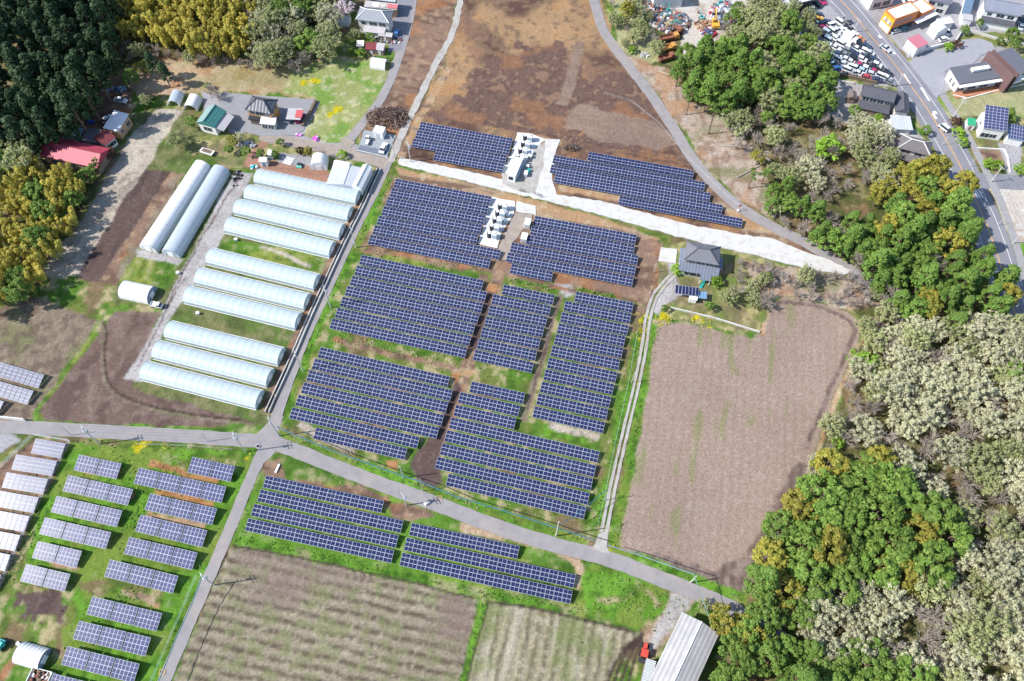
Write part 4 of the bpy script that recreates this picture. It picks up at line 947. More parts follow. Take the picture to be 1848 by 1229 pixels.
def building(name, label, cat, tl, tr, br, h, rise, kind='hip', roof=None, wall=None, ov=.6, axis='x', ridge=None, wins=(), cap=None, group=None, wall_lo=None, th=.16, door=None, z0=0.0):
    """corners are those of the eaves in the photo; h = eaves height"""
    roof = roof or M_TILE; wall = wall or M_WALLW
    c, w, d, rz = frame_of(tl, tr, br, h)
    root = tag(empty(name, (c.x, c.y, z0), rz), label, cat, group)
    w2, d2 = w - 2 * ov, d - 2 * ov
    b = MB(); b.box((0, 0, (h - .1) / 2), (w2, d2, h - .1), wall); wl = b.build('wall', root)
    mb, hips = roof_mesh(w2, d2, h, rise, kind, roof, ov, th, axis); rf = mb.build('roof', root)
    if hips and cap is not False:
        b = MB()
        for p, q in hips:
            b.tube([(p[0], p[1], p[2] + .06), (q[0], q[1], q[2] + .06)], .16, cap or roof, 6)
        b.build('ridge_cap', rf)
    if kind == 'flat':
        b = MB(); X, Y = w / 2, d / 2
        for (x, y, dx, dy) in ((0, -Y, w, .2), (0, Y, w, .2), (-X, 0, .2, d - .2), (X, 0, .2, d - .2)): b.box((x, y, h + .3), (dx, dy, .45), wall)
        b.build('parapet', rf)
    for (side, f, z, ww, hh) in wins:
        x, y = {'S': (w2 * (f - .5), -d2 / 2), 'N': (w2 * (f - .5), d2 / 2), 'E': (w2 / 2, d2 * (f - .5)), 'W': (-w2 / 2, d2 * (f - .5))}[side]
        window(root, x, y, z, ww, hh, side)
    if door:
        side, f, ww, hh, dm = door
        x, y = {'S': (w2 * (f - .5), -d2 / 2 - .03), 'E': (w2 / 2 + .03, d2 * (f - .5)), 'N': (w2 * (f - .5), d2 / 2 + .03), 'W': (-w2 / 2 - .03, d2 * (f - .5))}[side]
        b = MB(); b.box((x, y, hh / 2), (ww, .08, hh) if side in 'SN' else (.08, ww, hh), dm); b.build('door', root)
    root['_w'], root['_d'] = w2, d2
    return root
def skirt(root, side, x0, x1, y, out, zh, zl, m, wall, inset=.5, name='lower_roof'):
    """lean-to roof along one side of a house, with the room under it"""
    s_ = -1 if side in 'SW' else 1
    mb = MB(); a = (x0, y, zh); b = (x1, y, zh); c = (x1, y + s_ * out, zl); d = (x0, y + s_ * out, zl)
    def sw(p): return p if side in 'SN' else (p[1], p[0], p[2])
    top = [sw(p) for p in (a, b, c, d)]; bot = [(p[0], p[1], p[2] - .14) for p in top]
    mb.face(top, m); mb.face(bot[::-1], m)
    for i in range(4):
        j = (i + 1) % 4; mb.face([top[i], top[j], bot[j], bot[i]], m)
    o = mb.build(name, root)
    if wall:
        mb = MB(); dep = out - inset; cy = y + s_ * dep / 2
        if side in 'SN': mb.box(((x0 + x1) / 2, cy, (zl - .12) / 2), (x1 - x0 - .8, dep, zl - .12), wall)
        else: mb.box((cy, (x0 + x1) / 2, (zl - .12) / 2), (dep, x1 - x0 - .8, zl - .12), wall)
        mb.build('wall', root)
    return o
W2 = [('S', .18, 4.3, 1.5, 1.2), ('S', .5, 4.3, 2.6, 1.3), ('S', .8, 4.3, 2.2, 1.3), ('E', .3, 4.3, 1.4, 1.0), ('E', .7, 4.2, 1.2, 1.0)]
# central house
h = building('hip_roof_house', 'two-storey grey hip-roofed house standing alone below the white gravel road', 'house', (1239.2, 434.8), (1301.1, 445.4), (1296.9, 478.7), 5.6, 2.0, 'hip', M_TILE, M_WALLB, .7, wins=W2, cap=M_TILED)
w, d = h['_w'], h['_d']
skirt(h, 'S', -w / 2 - 1.6, w / 2 + 1.4, -d / 2, 2.6, 3.4, 2.6, M_TILE2, M_WALLW); skirt(h, 'W', -d / 2, d / 2, -w / 2, 1.9, 3.4, 2.7, M_TILE2, M_WALLW); skirt(h, 'E', -d / 2, d / 2 - 1, w / 2, 2.2, 3.4, 2.7, M_TILE2, M_WALLW)
skirt(h, 'S', .5, w / 2 - .6, -d / 2 - 2.3, 2.0, 2.75, 2.35, M_TILE2, None); b = MB()
for x in (.7, w / 2 - .8): b.box((x, -d / 2 - 4.1, 1.15), (.18, .18, 2.3), M_WHITE)
b.build('porch_post', h)
for f in (-.3, -.05): window(h, w * f, -d / 2 - 2.12, 1.3, 2.4, 1.6, 'S')
# its solar carport and pale table
cp = tag(empty('solar_carport', tuple(G(1236, 533)), YAW + R(4)), 'seven-panel solar carport beside the gravel drive of the hip-roofed house', 'carport')
for i in range(7):
    b = MB(); b.box((0, 0, 0), (.86, 2.7, .06), M_FRAME); b.box((0, 0, .032), (.78, 2.6, .02), M_PV); o = b.build('solar_panel', cp); o.location = (-2.75 + i * .95, 0, 2.5); o.rotation_euler = (R(10), 0, 0)
for x in (-2.9, 2.9):
    for y in (-1.1, 1.1): b = MB(); b.box((x, y, 1.2), (.1, .1, 2.4), M_STEEL); b.build('post', cp)
b = MB(); b.box((4.6, -.4, 1.9), (2.4, 2.4, .08), M_BLUEROOF); b.build('side_canopy', cp)
t = tag(empty('garden_shed', tuple(G(1249, 543)), YAW), 'low white shed roof right of the solar carport', 'shed'); b = MB(); b.box((0, 0, .9), (2.0, 1.3, 1.8), M_WALLP); b.build('wall', t); b = MB(); b.box((0, 0, 1.85), (2.3, 1.6, .1), M_WHITE); b.build('roof', t)
t = tag(empty('tarpaulin', tuple(G(1268, 513)), R(-20) + R(90) + YAW), 'dark teal tarpaulin strip in front of the hip-roofed house', 'tarpaulin'); b = MB(); b.box((0, 0, .25), (3.2, .9, .3), M_TEAL, taper=.85); b.build('sheet', t)
# farm house with black roof and its sheds
h = building('black_roof_house', 'small house with black hip roof and orange walls in the paved farmyard', 'house', (454.8, 172.6), (501.7, 180.2), (488.7, 205.6), 5.6, 2.2, 'hip', mat('black_metal_roof', (.10, .11, .135), .35, .1, .6, stripes=('X', 1.1, .3)), M_WALLO, .5, wins=W2, cap=M_DARK)
w, d = h['_w'], h['_d']; skirt(h, 'S', -w / 2, 0.0, -d / 2, 1.6, 3.0, 2.5, M_DARK, M_WALLB)
b = MB(); b.box((-w * .22, -d / 2 - .9, 3.0), (w * .45, 1.5, .1), M_DARK); b.build('balcony', h)
t = building('sunroom', 'pale glazed lean-to in front of the black-roofed house', 'sunroom', (472.5, 211.5), (500, 214), (493, 225), 2.6, .7, 'mono', M_WHITEROOF, film_mat('pale_green_sheet', (.55, .66, .52), .4, .3), .2, wins=[('S', .25, 1.3, 1.6, 1.4), ('S', .7, 1.3, 1.6, 1.4)])
t = building('machinery_barn', 'green gabled barn with pale left slope and teal right slope', 'barn', (375.5, 191.5), (408.5, 200.5), (391.5, 231.5), 4.0, 1.7, 'gable', M_TEALROOF, M_WALLP, .35, axis='y', wins=[('S', .5, 2.0, 3.0, 1.6)])
w, d = t['_w'], t['_d']; skirt(t, 'E', -d / 2, d / 2, w / 2, 3.0, 3.7, 3.0, M_GREYROOF, None)
b = MB(); X = w / 2 + .36; b.face([(-X, -d / 2 - .36, 4.035), (-.03, -d / 2 - .36, 5.735), (-.03, d / 2 + .36, 5.735), (-X, d / 2 + .36, 4.035)], M_GREENROOF); b.face([(-X, -d / 2 - .36, 4.01), (-.03, -d / 2 - .36, 5.71), (-.03, d / 2 + .36, 5.71), (-X, d / 2 + .36, 4.01)], M_GREENROOF); b.build('left_roof_slope', t)
t = building('carport', 'grey and red sheet-roofed carport in the paved farmyard', 'carport', (520.5, 196), (546.5, 197), (538.5, 216), 2.7, .3, 'mono', M_GREYROOF, M_DARK, 1.2)
b = MB(); b.box((1.6, 0, 3.0), (2.2, 3.2, .06), M_RED); b.build('red_sheet', t)
# red-roofed farmhouse group
t = building('red_roof_farmhouse', 'long farmhouse with bright crimson corrugated roof under the dark wood', 'farmhouse', (96, 246), (199, 268), (159, 300), 3.6, 2.1, 'gable', M_REDROOF, M_WALLB, .6, wins=[('S', .2, 1.6, 2.6, 1.4), ('S', .5, 1.6, 2.6, 1.4), ('S', .8, 1.6, 2.0, 1.4)], cap=M_MAROON)
t = building('maroon_roof_annex', 'small annex with maroon gabled roof and white end wall', 'annex', (186, 234), (209, 247), (199, 268), 3.2, 1.1, 'gable', M_MAROON, M_WALLP, .35, axis='y', wins=[('E', .3, 1.7, 1.8, 1.4), ('E', .7, 1.7, 1.8, 1.4)])
t = building('blue_roof_shed', 'low shed with faded blue sheet roof behind the crimson farmhouse', 'shed', (124, 229), (153, 233), (138, 253), 3.0, .5, 'mono', M_BLUEROOF, M_WALLB, .3)
t = building('dark_roof_shed', 'low shed with patched dark grey roof between blue and maroon roofs', 'shed', (157, 233), (186, 236), (170, 257), 2.9, .5, 'mono', mat('patched_roof', (.10, .09, .11), .8, .3, 1.2, dirt=(.22, .17, .17, .7)), M_WALLB, .2)
t = building('white_roof_workshop', 'workshop with white sheet roof and orange-brown walls beside the straw strip', 'workshop', (208, 202), (234.5, 209), (213, 238), 3.8, .8, 'mono', M_WHITEROOF, mat('tan_wall', (.42, .27, .16), .8, .15), .3, wins=[('E', .25, 2.2, 1.2, 1.3), ('E', .75, 2.2, 1.6, 1.6)], door=('S', .6, 2.2, 2.4, M_WALLO))
# house at the top by the lane
t = building('top_lane_house', 'two-storey house with pale grey hip roof beside the top lane', 'house', (650, 12.5), (710, 19.5), (702.5, 42), 5.8, 2.0, 'hip', mat('pale_grey_tile', (.22, .235, .27), .5, .1, .5, stripes=('X', .35, .12)), M_WALLW, .6, wins=W2, cap=M_WHITEROOF)
w, d = t['_w'], t['_d']; skirt(t, 'S', -w / 2 + 2, w / 2 - 1, -d / 2, 2.4, 3.2, 2.6, M_GREYROOF, M_WALLP)
t = building('patchwork_roof_shed', 'long shed with grey, white and red roof panels behind the top lane house', 'shed', (660, 2), (719, 8), (716, 18), 3.4, .3, 'mono', M_GREYROOF, M_WALLB, .2)
w, d = t['_w'], t['_d']
for x, ww, m_ in ((-.16, .22, M_WHITEROOF), (.08, .16, mat('beige_roof', (.48, .45, .40), .6, .1)), (.36, .32, mat('pink_red_roof', (.50, .15, .17), .5, .08))):
    b = MB(); b.box((x * w, 0, 3.62), (ww * w - .05, d * .94, .06), m_); b.build('roof_panel', t)
t = building('striped_roof_shed', 'shed with pale blue striped metal roof at the top edge', 'shed', (668, -12), (717, -6), (716, 4), 4.4, .9, 'gable', mat('blue_striped_roof', (.40, .47, .55), .4, .08, .5, stripes=('X', 1.0, .3)), M_WALLB, .3)
for (a, b_, c_, m_, l) in (((644, 74), (657.5, 74), (656, 83), M_WALLW, 'small cream garden shed above the vegetable plot'), ((661, 77), (683, 78), (680, 90), M_MAROON, 'low hut with maroon and grey roof above the vegetable plot'), ((681, 78), (696, 80), (694, 92), M_GREYROOF, 'low grey-roofed hut right of the maroon one'), ((684, 58), (709, 61), (706, 67), M_GREYROOF, 'low pale grey lean-to in front of the top lane house')):
    building('garden_hut', l, 'hut', a, b_, c_, 2.2, .35, 'mono', m_, M_WALLB, .15, door=('S', .5, .9, 1.7, M_WALLW))
# glasshouse sheds by the lane
t = building('sheeted_greenhouse', 'wide greenhouse with translucent grey-white sheet roof beside the lane', 'greenhouse', (601, 297), (664, 305), (646, 339), 2.9, .8, 'gable', film_mat('sheet_roofing', (.60, .62, .68), .35, .3), M_FILM2, .1, axis='y')
w, d = t['_w'], t['_d']; b = MB()
for i in range(13): b.box((-w / 2 + w * i / 12, 0, 3.72 - abs(i - 6) * .135), (.07, d, .07), M_WHITE)
b.build('glazing_bar', t)
t = building('white_end_greenhouse', 'bright white plastic lean-to at the lane end of the sheeted greenhouse', 'greenhouse', (655, 297), (672, 301), (660, 343), 3.2, .9, 'gable', M_TARP, M_TARP, .1, axis='y')
t = building('white_top_greenhouse', 'white plastic-covered hut above the sheeted greenhouse', 'greenhouse', (606, 288), (634, 293), (628, 304), 3.6, .8, 'gable', M_TARP, M_TARP, .1)
for (a, b_, c_, l) in (((486, 269), (493.5, 270), (492, 280), 'white hut among the shrubs near the clay strip'), ((469, 283), (483, 283.5), (482, 292), 'low white shed at the left end of the clay strip')):
    building('white_hut', l, 'hut', a, b_, c_, 2.4, .5, 'gable', M_WHITEROOF, M_WALLP, .1, door=('S', .5, .8, 1.8, M_GREYSHADE))
t = tag(empty('white_container', (*G(686.5, 245.5)[:2], .06), YAW - R(3)), 'white box container with a door on the gravel parking pad', 'container')
b = MB(); b.box((0, 0, 1.5), (3.1, 2.6, 2.7), M_CAB); b.build('body', t); b = MB(); b.box((0, 0, 2.9), (3.3, 2.8, .1), M_WHITE); b.build('roof', t); b = MB(); b.box((-.2, -1.33, 1.2), (1.0, .05, 2.0), M_STEEL); b.build('door', t)
# long barn, lower right
t = building('long_barn', 'long barn with weathered grey cement roof at the lower edge', 'barn', (1231, 1104.5), (1297.5, 1144), (1215, 1290), 4.6, 1.5, 'gable', M_ASB, M_WALLB, .5, axis='y', wins=[('N', .3, 2.4, 2.0, 1.2)], cap=M_WHITEROOF)
t = building('tin_lean_to', 'lower lean-to with shiny corrugated roof against the long barn', 'lean-to', (1166.5, 1188), (1184, 1194), (1150, 1262), 2.6, .3, 'mono', mat('shiny_corrugated', (.46, .49, .50), .35, .1, .6, stripes=('Y', .45, .4)), M_WALLB, .1)
t = building('little_shed', 'small square white-roofed shed under the trees beside the long barn', 'shed', (1301, 1121), (1317.5, 1129), (1313, 1139), 2.4, .2, 'mono', M_WHITEROOF, M_WALLP, .1, door=('W', .5, .8, 1.8, M_WALLB))
# --- houses along the main road
M_WB = mat('white_ridge', (.62, .61, .58), .6, .1)
t = building('tiled_roadside_house', 'large dark-tiled two-storey house below the crowded car lot', 'house', (1557, 151), (1616, 164), (1612, 185), 6.0, 1.9, 'gable', M_TILED, M_WALLB, .6, wins=[('S', .15, 4.6, 2.0, 1.3), ('S', .4, 4.6, 2.0, 1.3), ('S', .65, 4.6, 2.0, 1.3), ('S', .88, 4.6, 1.4, 1.3)], cap=M_TILED)
w, d = t['_w'], t['_d']; skirt(t, 'S', -w / 2 - .4, w / 2 + .4, -d / 2, 2.8, 3.7, 2.9, M_TILED, M_WALLB)
b = MB(); b.box((-w * .3, d * .1, 8.0), (.7, .7, 1.2), M_TILED); b.build('chimney', t)
t = building('tiled_wing', 'lower tiled wing with cross gable joined to the dark-tiled roadside house', 'house wing', (1614, 168), (1640, 172), (1634, 204), 4.2, 1.5, 'gable', M_TILED, M_WALLW, .5, axis='y', wins=[('S', .5, 1.7, 2.0, 1.4)])
t = building('tin_carport', 'pale grey flat carport roof in front of the tiled roadside house', 'carport', (1606, 208), (1642, 210), (1634, 234), 2.6, .2, 'mono', mat('pale_sheet_roof', (.46, .48, .51), .5, .1, .4, stripes=('X', .9, .08)), M_WALLP, .4)
t = building('thatch_hut', 'small brown-roofed hut left of the tiled roadside house', 'hut', (1530, 164), (1546, 166), (1545, 178), 2.6, .7, 'gable', mat('brown_roof', (.16, .13, .12), .8, .2), M_WALLB, .3, axis='y')
t = building('white_ridged_house', 'brown-grey tiled hip house with white ridge lines beside the road', 'house', (1625, 241), (1683, 256), (1672, 280), 5.4, 1.8, 'hip', M_TILEB, M_WALLW, .7, wins=[('S', .25, 4.2, 2.6, 1.2), ('S', .7, 4.2, 2.2, 1.2)], cap=M_WB)
w, d = t['_w'], t['_d']; skirt(t, 'W', -d / 2 - 1, d / 2, -w / 2, 3.2, 3.6, 2.8, M_TILEB, M_WALLB); skirt(t, 'S', -w / 2 - 2, w / 2, -d / 2, 2.4, 3.4, 2.7, M_TILEB, M_WALLB)
# clinic
M_CLIN = mat('brown_panel_wall', (.14, .085, .085), .7, .08); M_CROOF = mat('charcoal_flat_roof', (.115, .12, .145), .7, .08)
t = building('clinic', 'low modern building with charcoal roof and white bands beside the lawn', 'clinic', (1712, 124), (1788, 112), (1792, 142), 4.0, .5, 'mono', M_CROOF, M_WALLP, .4, wins=[('S', .12, 1.5, 2.4, 2.0), ('S', .4, 1.5, 3.0, 2.0), ('S', .7, 1.5, 3.0, 2.0), ('W', .3, 1.7, .8, 1.8), ('W', .6, 1.7, .8, 1.8)])
w, d = t['_w'], t['_d']
b = MB(); b.box((0, -d / 2 - .9, 3.3), (w + .8, 1.4, .35), M_WALLP); b.build('canopy', t); b = MB(); b.box((0, -d / 2 - 1.6, .12), (w + 1.5, 2.6, .24), mat('terracotta_deck', (.42, .18, .10), .8, .1)); b.build('terrace', t)
b = MB(); b.box((w * .12, d * .1, 4.9), (w * .42, 1.5, .9), M_WALLP); b.build('skylight', t)
t = building('clinic_wing', 'two-storey charcoal-roofed wing between tall brown panel walls', 'clinic wing', (1793, 98), (1826, 87), (1850, 128), 6.0, .4, 'mono', M_CROOF, M_WALLP, .3, wins=[('S', .3, 4.4, 2.4, 1.4), ('S', .75, 4.4, 2.4, 1.4), ('S', .3, 1.6, 2.4, 1.6), ('S', .75, 1.6, 2.4, 1.6)])
w, d = t['_w'], t['_d']
for x in (-w / 2 - .5, -w / 2 - 2.4):
    b = MB(); b.box((x, -.3, 3.7), (.45, d + 3.0, 7.4), M_CLIN); b.build('panel_wall', t)
b = MB(); b.box((0, -d / 2 - .7, 3.0), (w * .9, 1.4, .5), M_WALLP); b.build('balcony', t)
# house with solar roof
t = building('solar_roof_house', 'white house whose steep roof is covered in solar panels', 'house', (1771, 200), (1813, 206), (1812, 236), 4.6, 2.6, 'mono', M_GREYROOF, M_WALLP, .3, wins=[('S', .25, 1.6, 2.6, 1.6), ('S', .62, 1.6, 2.0, 1.4), ('W', .5, 3.0, 1.0, 1.2)], cap=False)
w, d = t['_w'] + .5, t['_d'] + .5; sl_ = math.atan2(2.6, t['_d'] + .6); sp = math.hypot(2.6, t['_d'] + .6)
ME_R = module_mesh('solar_panel', w / 6 - .05, sp / 8 - .06, None, M_FRAME, (1, 1), M_PV2, .04)
for i in range(6):
    for j in range(8):
        o = link('solar_panel', ME_R, t); o.location = (-w / 2 + w * i / 6, -(t['_d'] + .6) / 2 + math.cos(sl_) * sp * j / 8, 4.66 + math.sin(sl_) * sp * j / 8); o.rotation_euler = (sl_, 0, 0)
t2 = building('solar_roof_garage', 'garage with a smaller solar roof right of the solar house', 'garage', (1818, 226), (1848, 232), (1845, 254), 2.8, .9, 'mono', M_BLUEROOF, M_WALLP, .2, cap=False)
w, d = t2['_w'] + .2, t2['_d'] + .3; sl_ = math.atan2(.9, d); sp = math.hypot(.9, d); ME_R2 = module_mesh('solar_panel', w / 6 - .06, sp / 4 - .08, None, M_FRAME, (1, 1), M_PV2, .04)
for i in range(6):
    for j in range(4):
        o = link('solar_panel', ME_R2, t2); o.location = (-w / 2 + w * i / 6, -d / 2 + math.cos(sl_) * sp * j / 4, 2.86 + math.sin(sl_) * sp * j / 4); o.rotation_euler = (sl_, 0, 0)
t = building('green_roof_hut', 'small hut with bright green roof left of the solar house', 'hut', (1745, 213), (1760, 215), (1757, 226), 2.4, .3, 'mono', mat('bright_green_roof', (.03, .32, .16), .5, .1), M_WALLP, .1, door=('S', .5, .8, 1.8, M_WALLB))
# orange shop
M_SHOP = mat('orange_fascia', (.62, .20, .06), .5, .06); M_YEL = mat('yellow_fascia', (.72, .36, .03), .5, .06)
t = building('orange_shop', 'flat-roofed shop with orange and yellow fascia and dark lettering', 'shop', (1598, 19), (1641, 4), (1655, 22), 6.2, .2, 'flat', M_WHITEROOF, M_SHOP, .0, th=.1)
w, d = t['_w'], t['_d']
b = MB(); b.box((-w / 2 - .06, 0, 3.6), (.12, d, 4.4), M_YEL); b.build('yellow_fascia', t)
b = MB(); b.box((-w / 2 - .1, 0, 1.4), (.16, d * .9, 2.2), M_WALLP); b.build('shop_window_band', t)
for i in range(9):                                                   # slanted dark letters too small to read in the photo
    b = MB(); x = -w * .40 + i * w * .075; b.face([(x, -d / 2 - .03, 3.7), (x + .45, -d / 2 - .03, 3.7), (x + .75, -d / 2 - .03, 5.1), (x + .3, -d / 2 - .03, 5.1)], M_GREYSHADE); b.build('sign_letter', t)
for i in range(6):
    b = MB(); y = d * .34 - i * d * .13; b.face([(-w / 2 - .13, y, 3.2), (-w / 2 - .13, y - .55, 3.2), (-w / 2 - .13, y - .55, 4.6), (-w / 2 - .13, y, 4.6)], M_GREYSHADE if i % 3 else M_WALLP); b.build('sign_letter', t)
b = MB(); b.box((0, -d / 2 - .06, 1.3), (w * .94, .1, 2.4), M_GLASS); b.build('shop_front', t)
t2 = building('shop_annex', 'lower white-roofed annex with orange band behind the orange shop', 'shop annex', (1640, 8), (1662, -2), (1677, 20), 4.2, .2, 'flat', M_WHITEROOF, M_SHOP, .0, th=.1)
w, d = t2['_w'], t2['_d']; b = MB(); b.box((-1, -d / 2 - 1.0, 3.0), (w + 4, 2.0, .25), M_WALLP); b.build('canopy', t2); b = MB(); b.box((0, -d / 2 - .06, 1.3), (w * .9, .1, 2.2), M_GLASS); b.build('shop_front', t2)
t = building('red_roof_store', 'small white store with pink-red roof beside the main road', 'store', (1637, 71), (1657, 62), (1670, 81), 4.0, .3, 'mono', mat('pink_roof', (.46, .16, .20), .5, .08), M_WALLP, .15, door=('S', .5, 1.4, 2.2, M_STEEL))
t = building('white_storehouse', 'white gabled storehouse behind the pink-roofed store', 'storehouse', (1679, 44), (1698, 38), (1712, 52), 3.6, 1.2, 'gable', M_WHITEROOF, M_WALLP, .15, axis='y')
t = building('shipping_container', 'white flat container behind the white storehouse', 'container', (1690, 36), (1712, 32), (1722, 42), 2.6, .1, 'flat', M_WHITEROOF, M_WALLP, .0)
t = building('grey_tile_house', 'large white house with blue-grey tiled roof at the top right corner', 'house', (1776, -6), (1842, 6), (1834, 28), 5.8, 2.0, 'gable', mat('blue_grey_tile', (.21, .225, .28), .5, .1, .5, stripes=('X', .36, .12)), M_WALLP, .5, wins=W2)
w, d = t['_w'], t['_d']; skirt(t, 'S', -w / 2, w / 2, -d / 2, 2.2, 3.2, 2.6, M_TILED, M_WALLP)
t = building('blue_striped_garage', 'narrow building with blue ribbed roof left of the grey-tiled house', 'garage', (1747, -22), (1762, -18), (1752, 28), 3.0, .5, 'mono', mat('blue_ribbed_roof', (.14, .21, .30), .4, .1, .5, stripes=('Y', 1.0, .35)), M_WALLP, .2)
t = building('small_grey_shed', 'pale grey-roofed shed below the blue ribbed garage', 'shed', (1737, 25), (1755, 28), (1752, 37), 2.8, .3, 'mono', M_GREYROOF, M_WALLP, .15, door=('S', .5, 1.2, 2.0, M_STEEL))
t = building('purple_roof_house', 'house with purple-grey roof and cream front at the top edge', 'house', (1676, -22), (1719, -14), (1712, 6), 5.2, 1.4, 'gable', mat('purple_grey_tile', (.15, .14, .19), .6, .1, .5, stripes=('X', .36, .14)), M_WALLW, .5, wins=[('S', .2, 3.8, 2.0, 1.2), ('S', .6, 3.8, 2.0, 1.2), ('S', .25, 1.4, 2.4, 1.5), ('S', .7, 1.4, 2.4, 1.5)])
t = building('shop_row', 'low shop with grey roof and pale front across the road', 'shop', (1560, -18), (1604, -28), (1612, -8), 4.4, .4, 'mono', M_GREYROOF, M_WALLP, .2, wins=[('S', .3, 1.6, 3.0, 1.8), ('S', .7, 1.6, 3.0, 1.8)])
t = building('repair_shed', 'long open-fronted repair shed with white ribbed roof by the car lot', 'workshop', (1396, -10), (1452, -24), (1456, 2), 4.6, .8, 'mono', mat('ribbed_white_roof', (.62, .63, .66), .5, .1, .5, stripes=('X', 1.0, .35)), M_DARK, .3)
t = building('scrapyard_shed', 'grey steel shed at the top edge of the scrapyard', 'shed', (1172, -40), (1226, -44), (1228, -14), 6.5, 1.0, 'mono', M_GREYROOF, M_WALLP, .2)
# ------------------------------------------------------------------ vehicles
def paint_mat(n, c): return mat('car_paint_' + n, c, .3, .04, 1.0, coat=.5, spec=.5)
PAINTS = {'white': (.74, .74, .74), 'silver': (.48, .50, .53), 'pale blue': (.36, .48, .58), 'black': (.02, .022, .03), 'navy': (.035, .05, .11), 'blue': (.05, .16, .40), 'crimson': (.42, .02, .10), 'red': (.45, .05, .05), 'yellow': (.66, .38, .04), 'grey': (.20, .21, .23), 'orange': (.62, .20, .05), 'rusty': (.22, .09, .06), 'teal': (.05, .26, .26)}
_cars = {}
def car_proto(kind, col):
    key = (kind, col)
    pm = paint_mat(col.replace(' ', '_'), PAINTS[col])
    prof = {'sedan': [(-2.2, .35), (2.2, .35), (2.25, .62), (2.1, .80), (1.15, .93), (-1.55, .95), (-2.2, .88), (-2.25, .6)],
            'hatch': [(-1.85, .35), (1.85, .35), (1.9, .65), (1.75, .85), (1.0, .98), (-1.7, 1.0), (-1.9, .7)],
            'van': [(-1.75, .35), (1.7, .35), (1.78, .7), (1.5, 1.02), (-1.75, 1.05), (-1.78, .7)],
            'pickup': [(-1.65, .4), (1.65, .4), (1.72, .75), (1.45, 1.0), (.4, 1.02), (-1.65, .72)]}[kind]
    cab = {'sedan': [(1.05, .9), (.35, 1.42), (-.9, 1.44), (-1.65, .92)], 'hatch': [(1.0, .95), (.4, 1.5), (-1.35, 1.52), (-1.8, .95)],
           'van': [(1.5, 1.0), (1.0, 1.8), (-1.68, 1.84), (-1.75, 1.0)], 'pickup': [(1.5, .98), (1.15, 1.74), (.35, 1.76), (.28, .95)]}[kind]
    wd = .84 if kind in ('sedan', 'hatch') else .73
    root = empty('car' if kind in ('sedan', 'hatch') else 'van' if kind == 'van' else 'pickup_truck', (0, 0, 0))
    b = MB(); b.extrude(prof, -wd, wd, pm)
    # glasshouse narrows to the roof
    cx = sum(p[0] for p in cab) / 4
    lo = [(cab[0][0], cab[0][1]), (cab[3][0], cab[3][1])]; hi = [(cab[1][0], cab[1][1]), (cab[2][0], cab[2][1])]
    rb = [(hi[0][0] + .02, -wd * .8, hi[0][1]), (hi[1][0] - .02, -wd * .8, hi[1][1]), (hi[1][0] - .02, wd * .8, hi[1][1]), (hi[0][0] + .02, wd * .8, hi[0][1])]
    b.build('body', root)
    b = MB(); b.box((sum(p[0] for p in rb) / 4, 0, hi[0][1] + .02), (abs(rb[0][0] - rb[1][0]), wd * 1.62, .07), pm, taper=.94); b.build('roof_panel', root)
    g = MB(); q = [(lo[0][0], -wd * .96, lo[0][1]), (lo[1][0], -wd * .96, lo[1][1]), (lo[1][0], wd * .96, lo[1][1]), (lo[0][0], wd * .96, lo[0][1])]
    for i in range(4):
        j = (i + 1) % 4; g.face([q[i], q[j], rb[j], rb[i]], M_GLASS)
    g.face([(x, y, z - .01) for x, y, z in rb], M_GLASS); g.build('window_glass', root)
    if kind == 'pickup':
        b = MB()
        for (x, y, dx, dy) in ((-.7, -.7, 1.9, .06), (-.7, .7, 1.9, .06), (-1.65, 0, .06, 1.4)): b.box((x, y, .95), (dx, dy, .4), pm)
        b.build('load_bed', root)
    ax = 1.3 if kind == 'sedan' else 1.15; w = MB().tube([(0, -.1, 0), (0, .1, 0)], .31, M_TYRE, 10).mesh('wheel')
    for x in (-ax, ax):
        for y in (-wd + .06, wd - .06): link('wheel', w, root, (x, y, .31))
    h = MB().box((0, 0, 0), (.06, .3, .14), M_WHITE).mesh('headlight')
    for y in (-wd * .65, wd * .65): link('headlight', h, root, (max(p[0] for p in prof) - .06, y, .68))
    return root
def car(kind, col, px, ang, label, group=None, cat=None):
    """ang: heading in the picture's ground plan, degrees anticlockwise from +x"""
    key = (kind, col)
    if key in _cars: o = copy_tree(_cars[key])
    else: o = _cars[key] = car_proto(kind, col)
    q = G(*px, .6); o.location = (q.x, q.y, .06); o.rotation_euler = (0, 0, R(ang))
    if 'group' in o.keys(): del o['group']
    return tag(o, label, cat or {'van': 'van', 'pickup': 'pickup truck'}.get(kind, 'car'), group)
car('sedan', 'silver', (1598, 87), -52, 'silver car driving on the main road past the pink-roofed store')
car('van', 'white', (1703, 231), 125, 'white van with dark windows driving on the main road by the solar house')
car('sedan', 'white', (692, 267), 76, 'white car parked on the edge of the gravel parking pad')
car('pickup', 'white', (663, 254), 80, 'small white pickup truck standing on the gravel parking pad')
car('sedan', 'white', (218, 181), -14, 'white car parked in the shaded yard under the dark wood')
car('hatch', 'white', (194, 215), 62, 'white car standing close to the white-roofed workshop')
car('hatch', 'black', (606, 57), 70, 'dark car parked beside the pale blue arched tent')
car('hatch', 'blue', (716, 60), 82, 'blue car in the shade beside the top lane house')
car('sedan', 'crimson', (541, 213), 75, 'crimson car half under the red-sheeted carport'); car('hatch', 'white', (522, 214), 70, 'white car under the grey side of the farmyard carport')
car('pickup', 'white', (283, 551), -14, 'small white flatbed truck on the grass beside the gravel apron')
car('sedan', 'white', (1708, 56), 80, 'white car parked behind the white storehouse'); car('hatch', 'white', (1703, 71), 20, 'white car parked near the low wall below the storehouse')
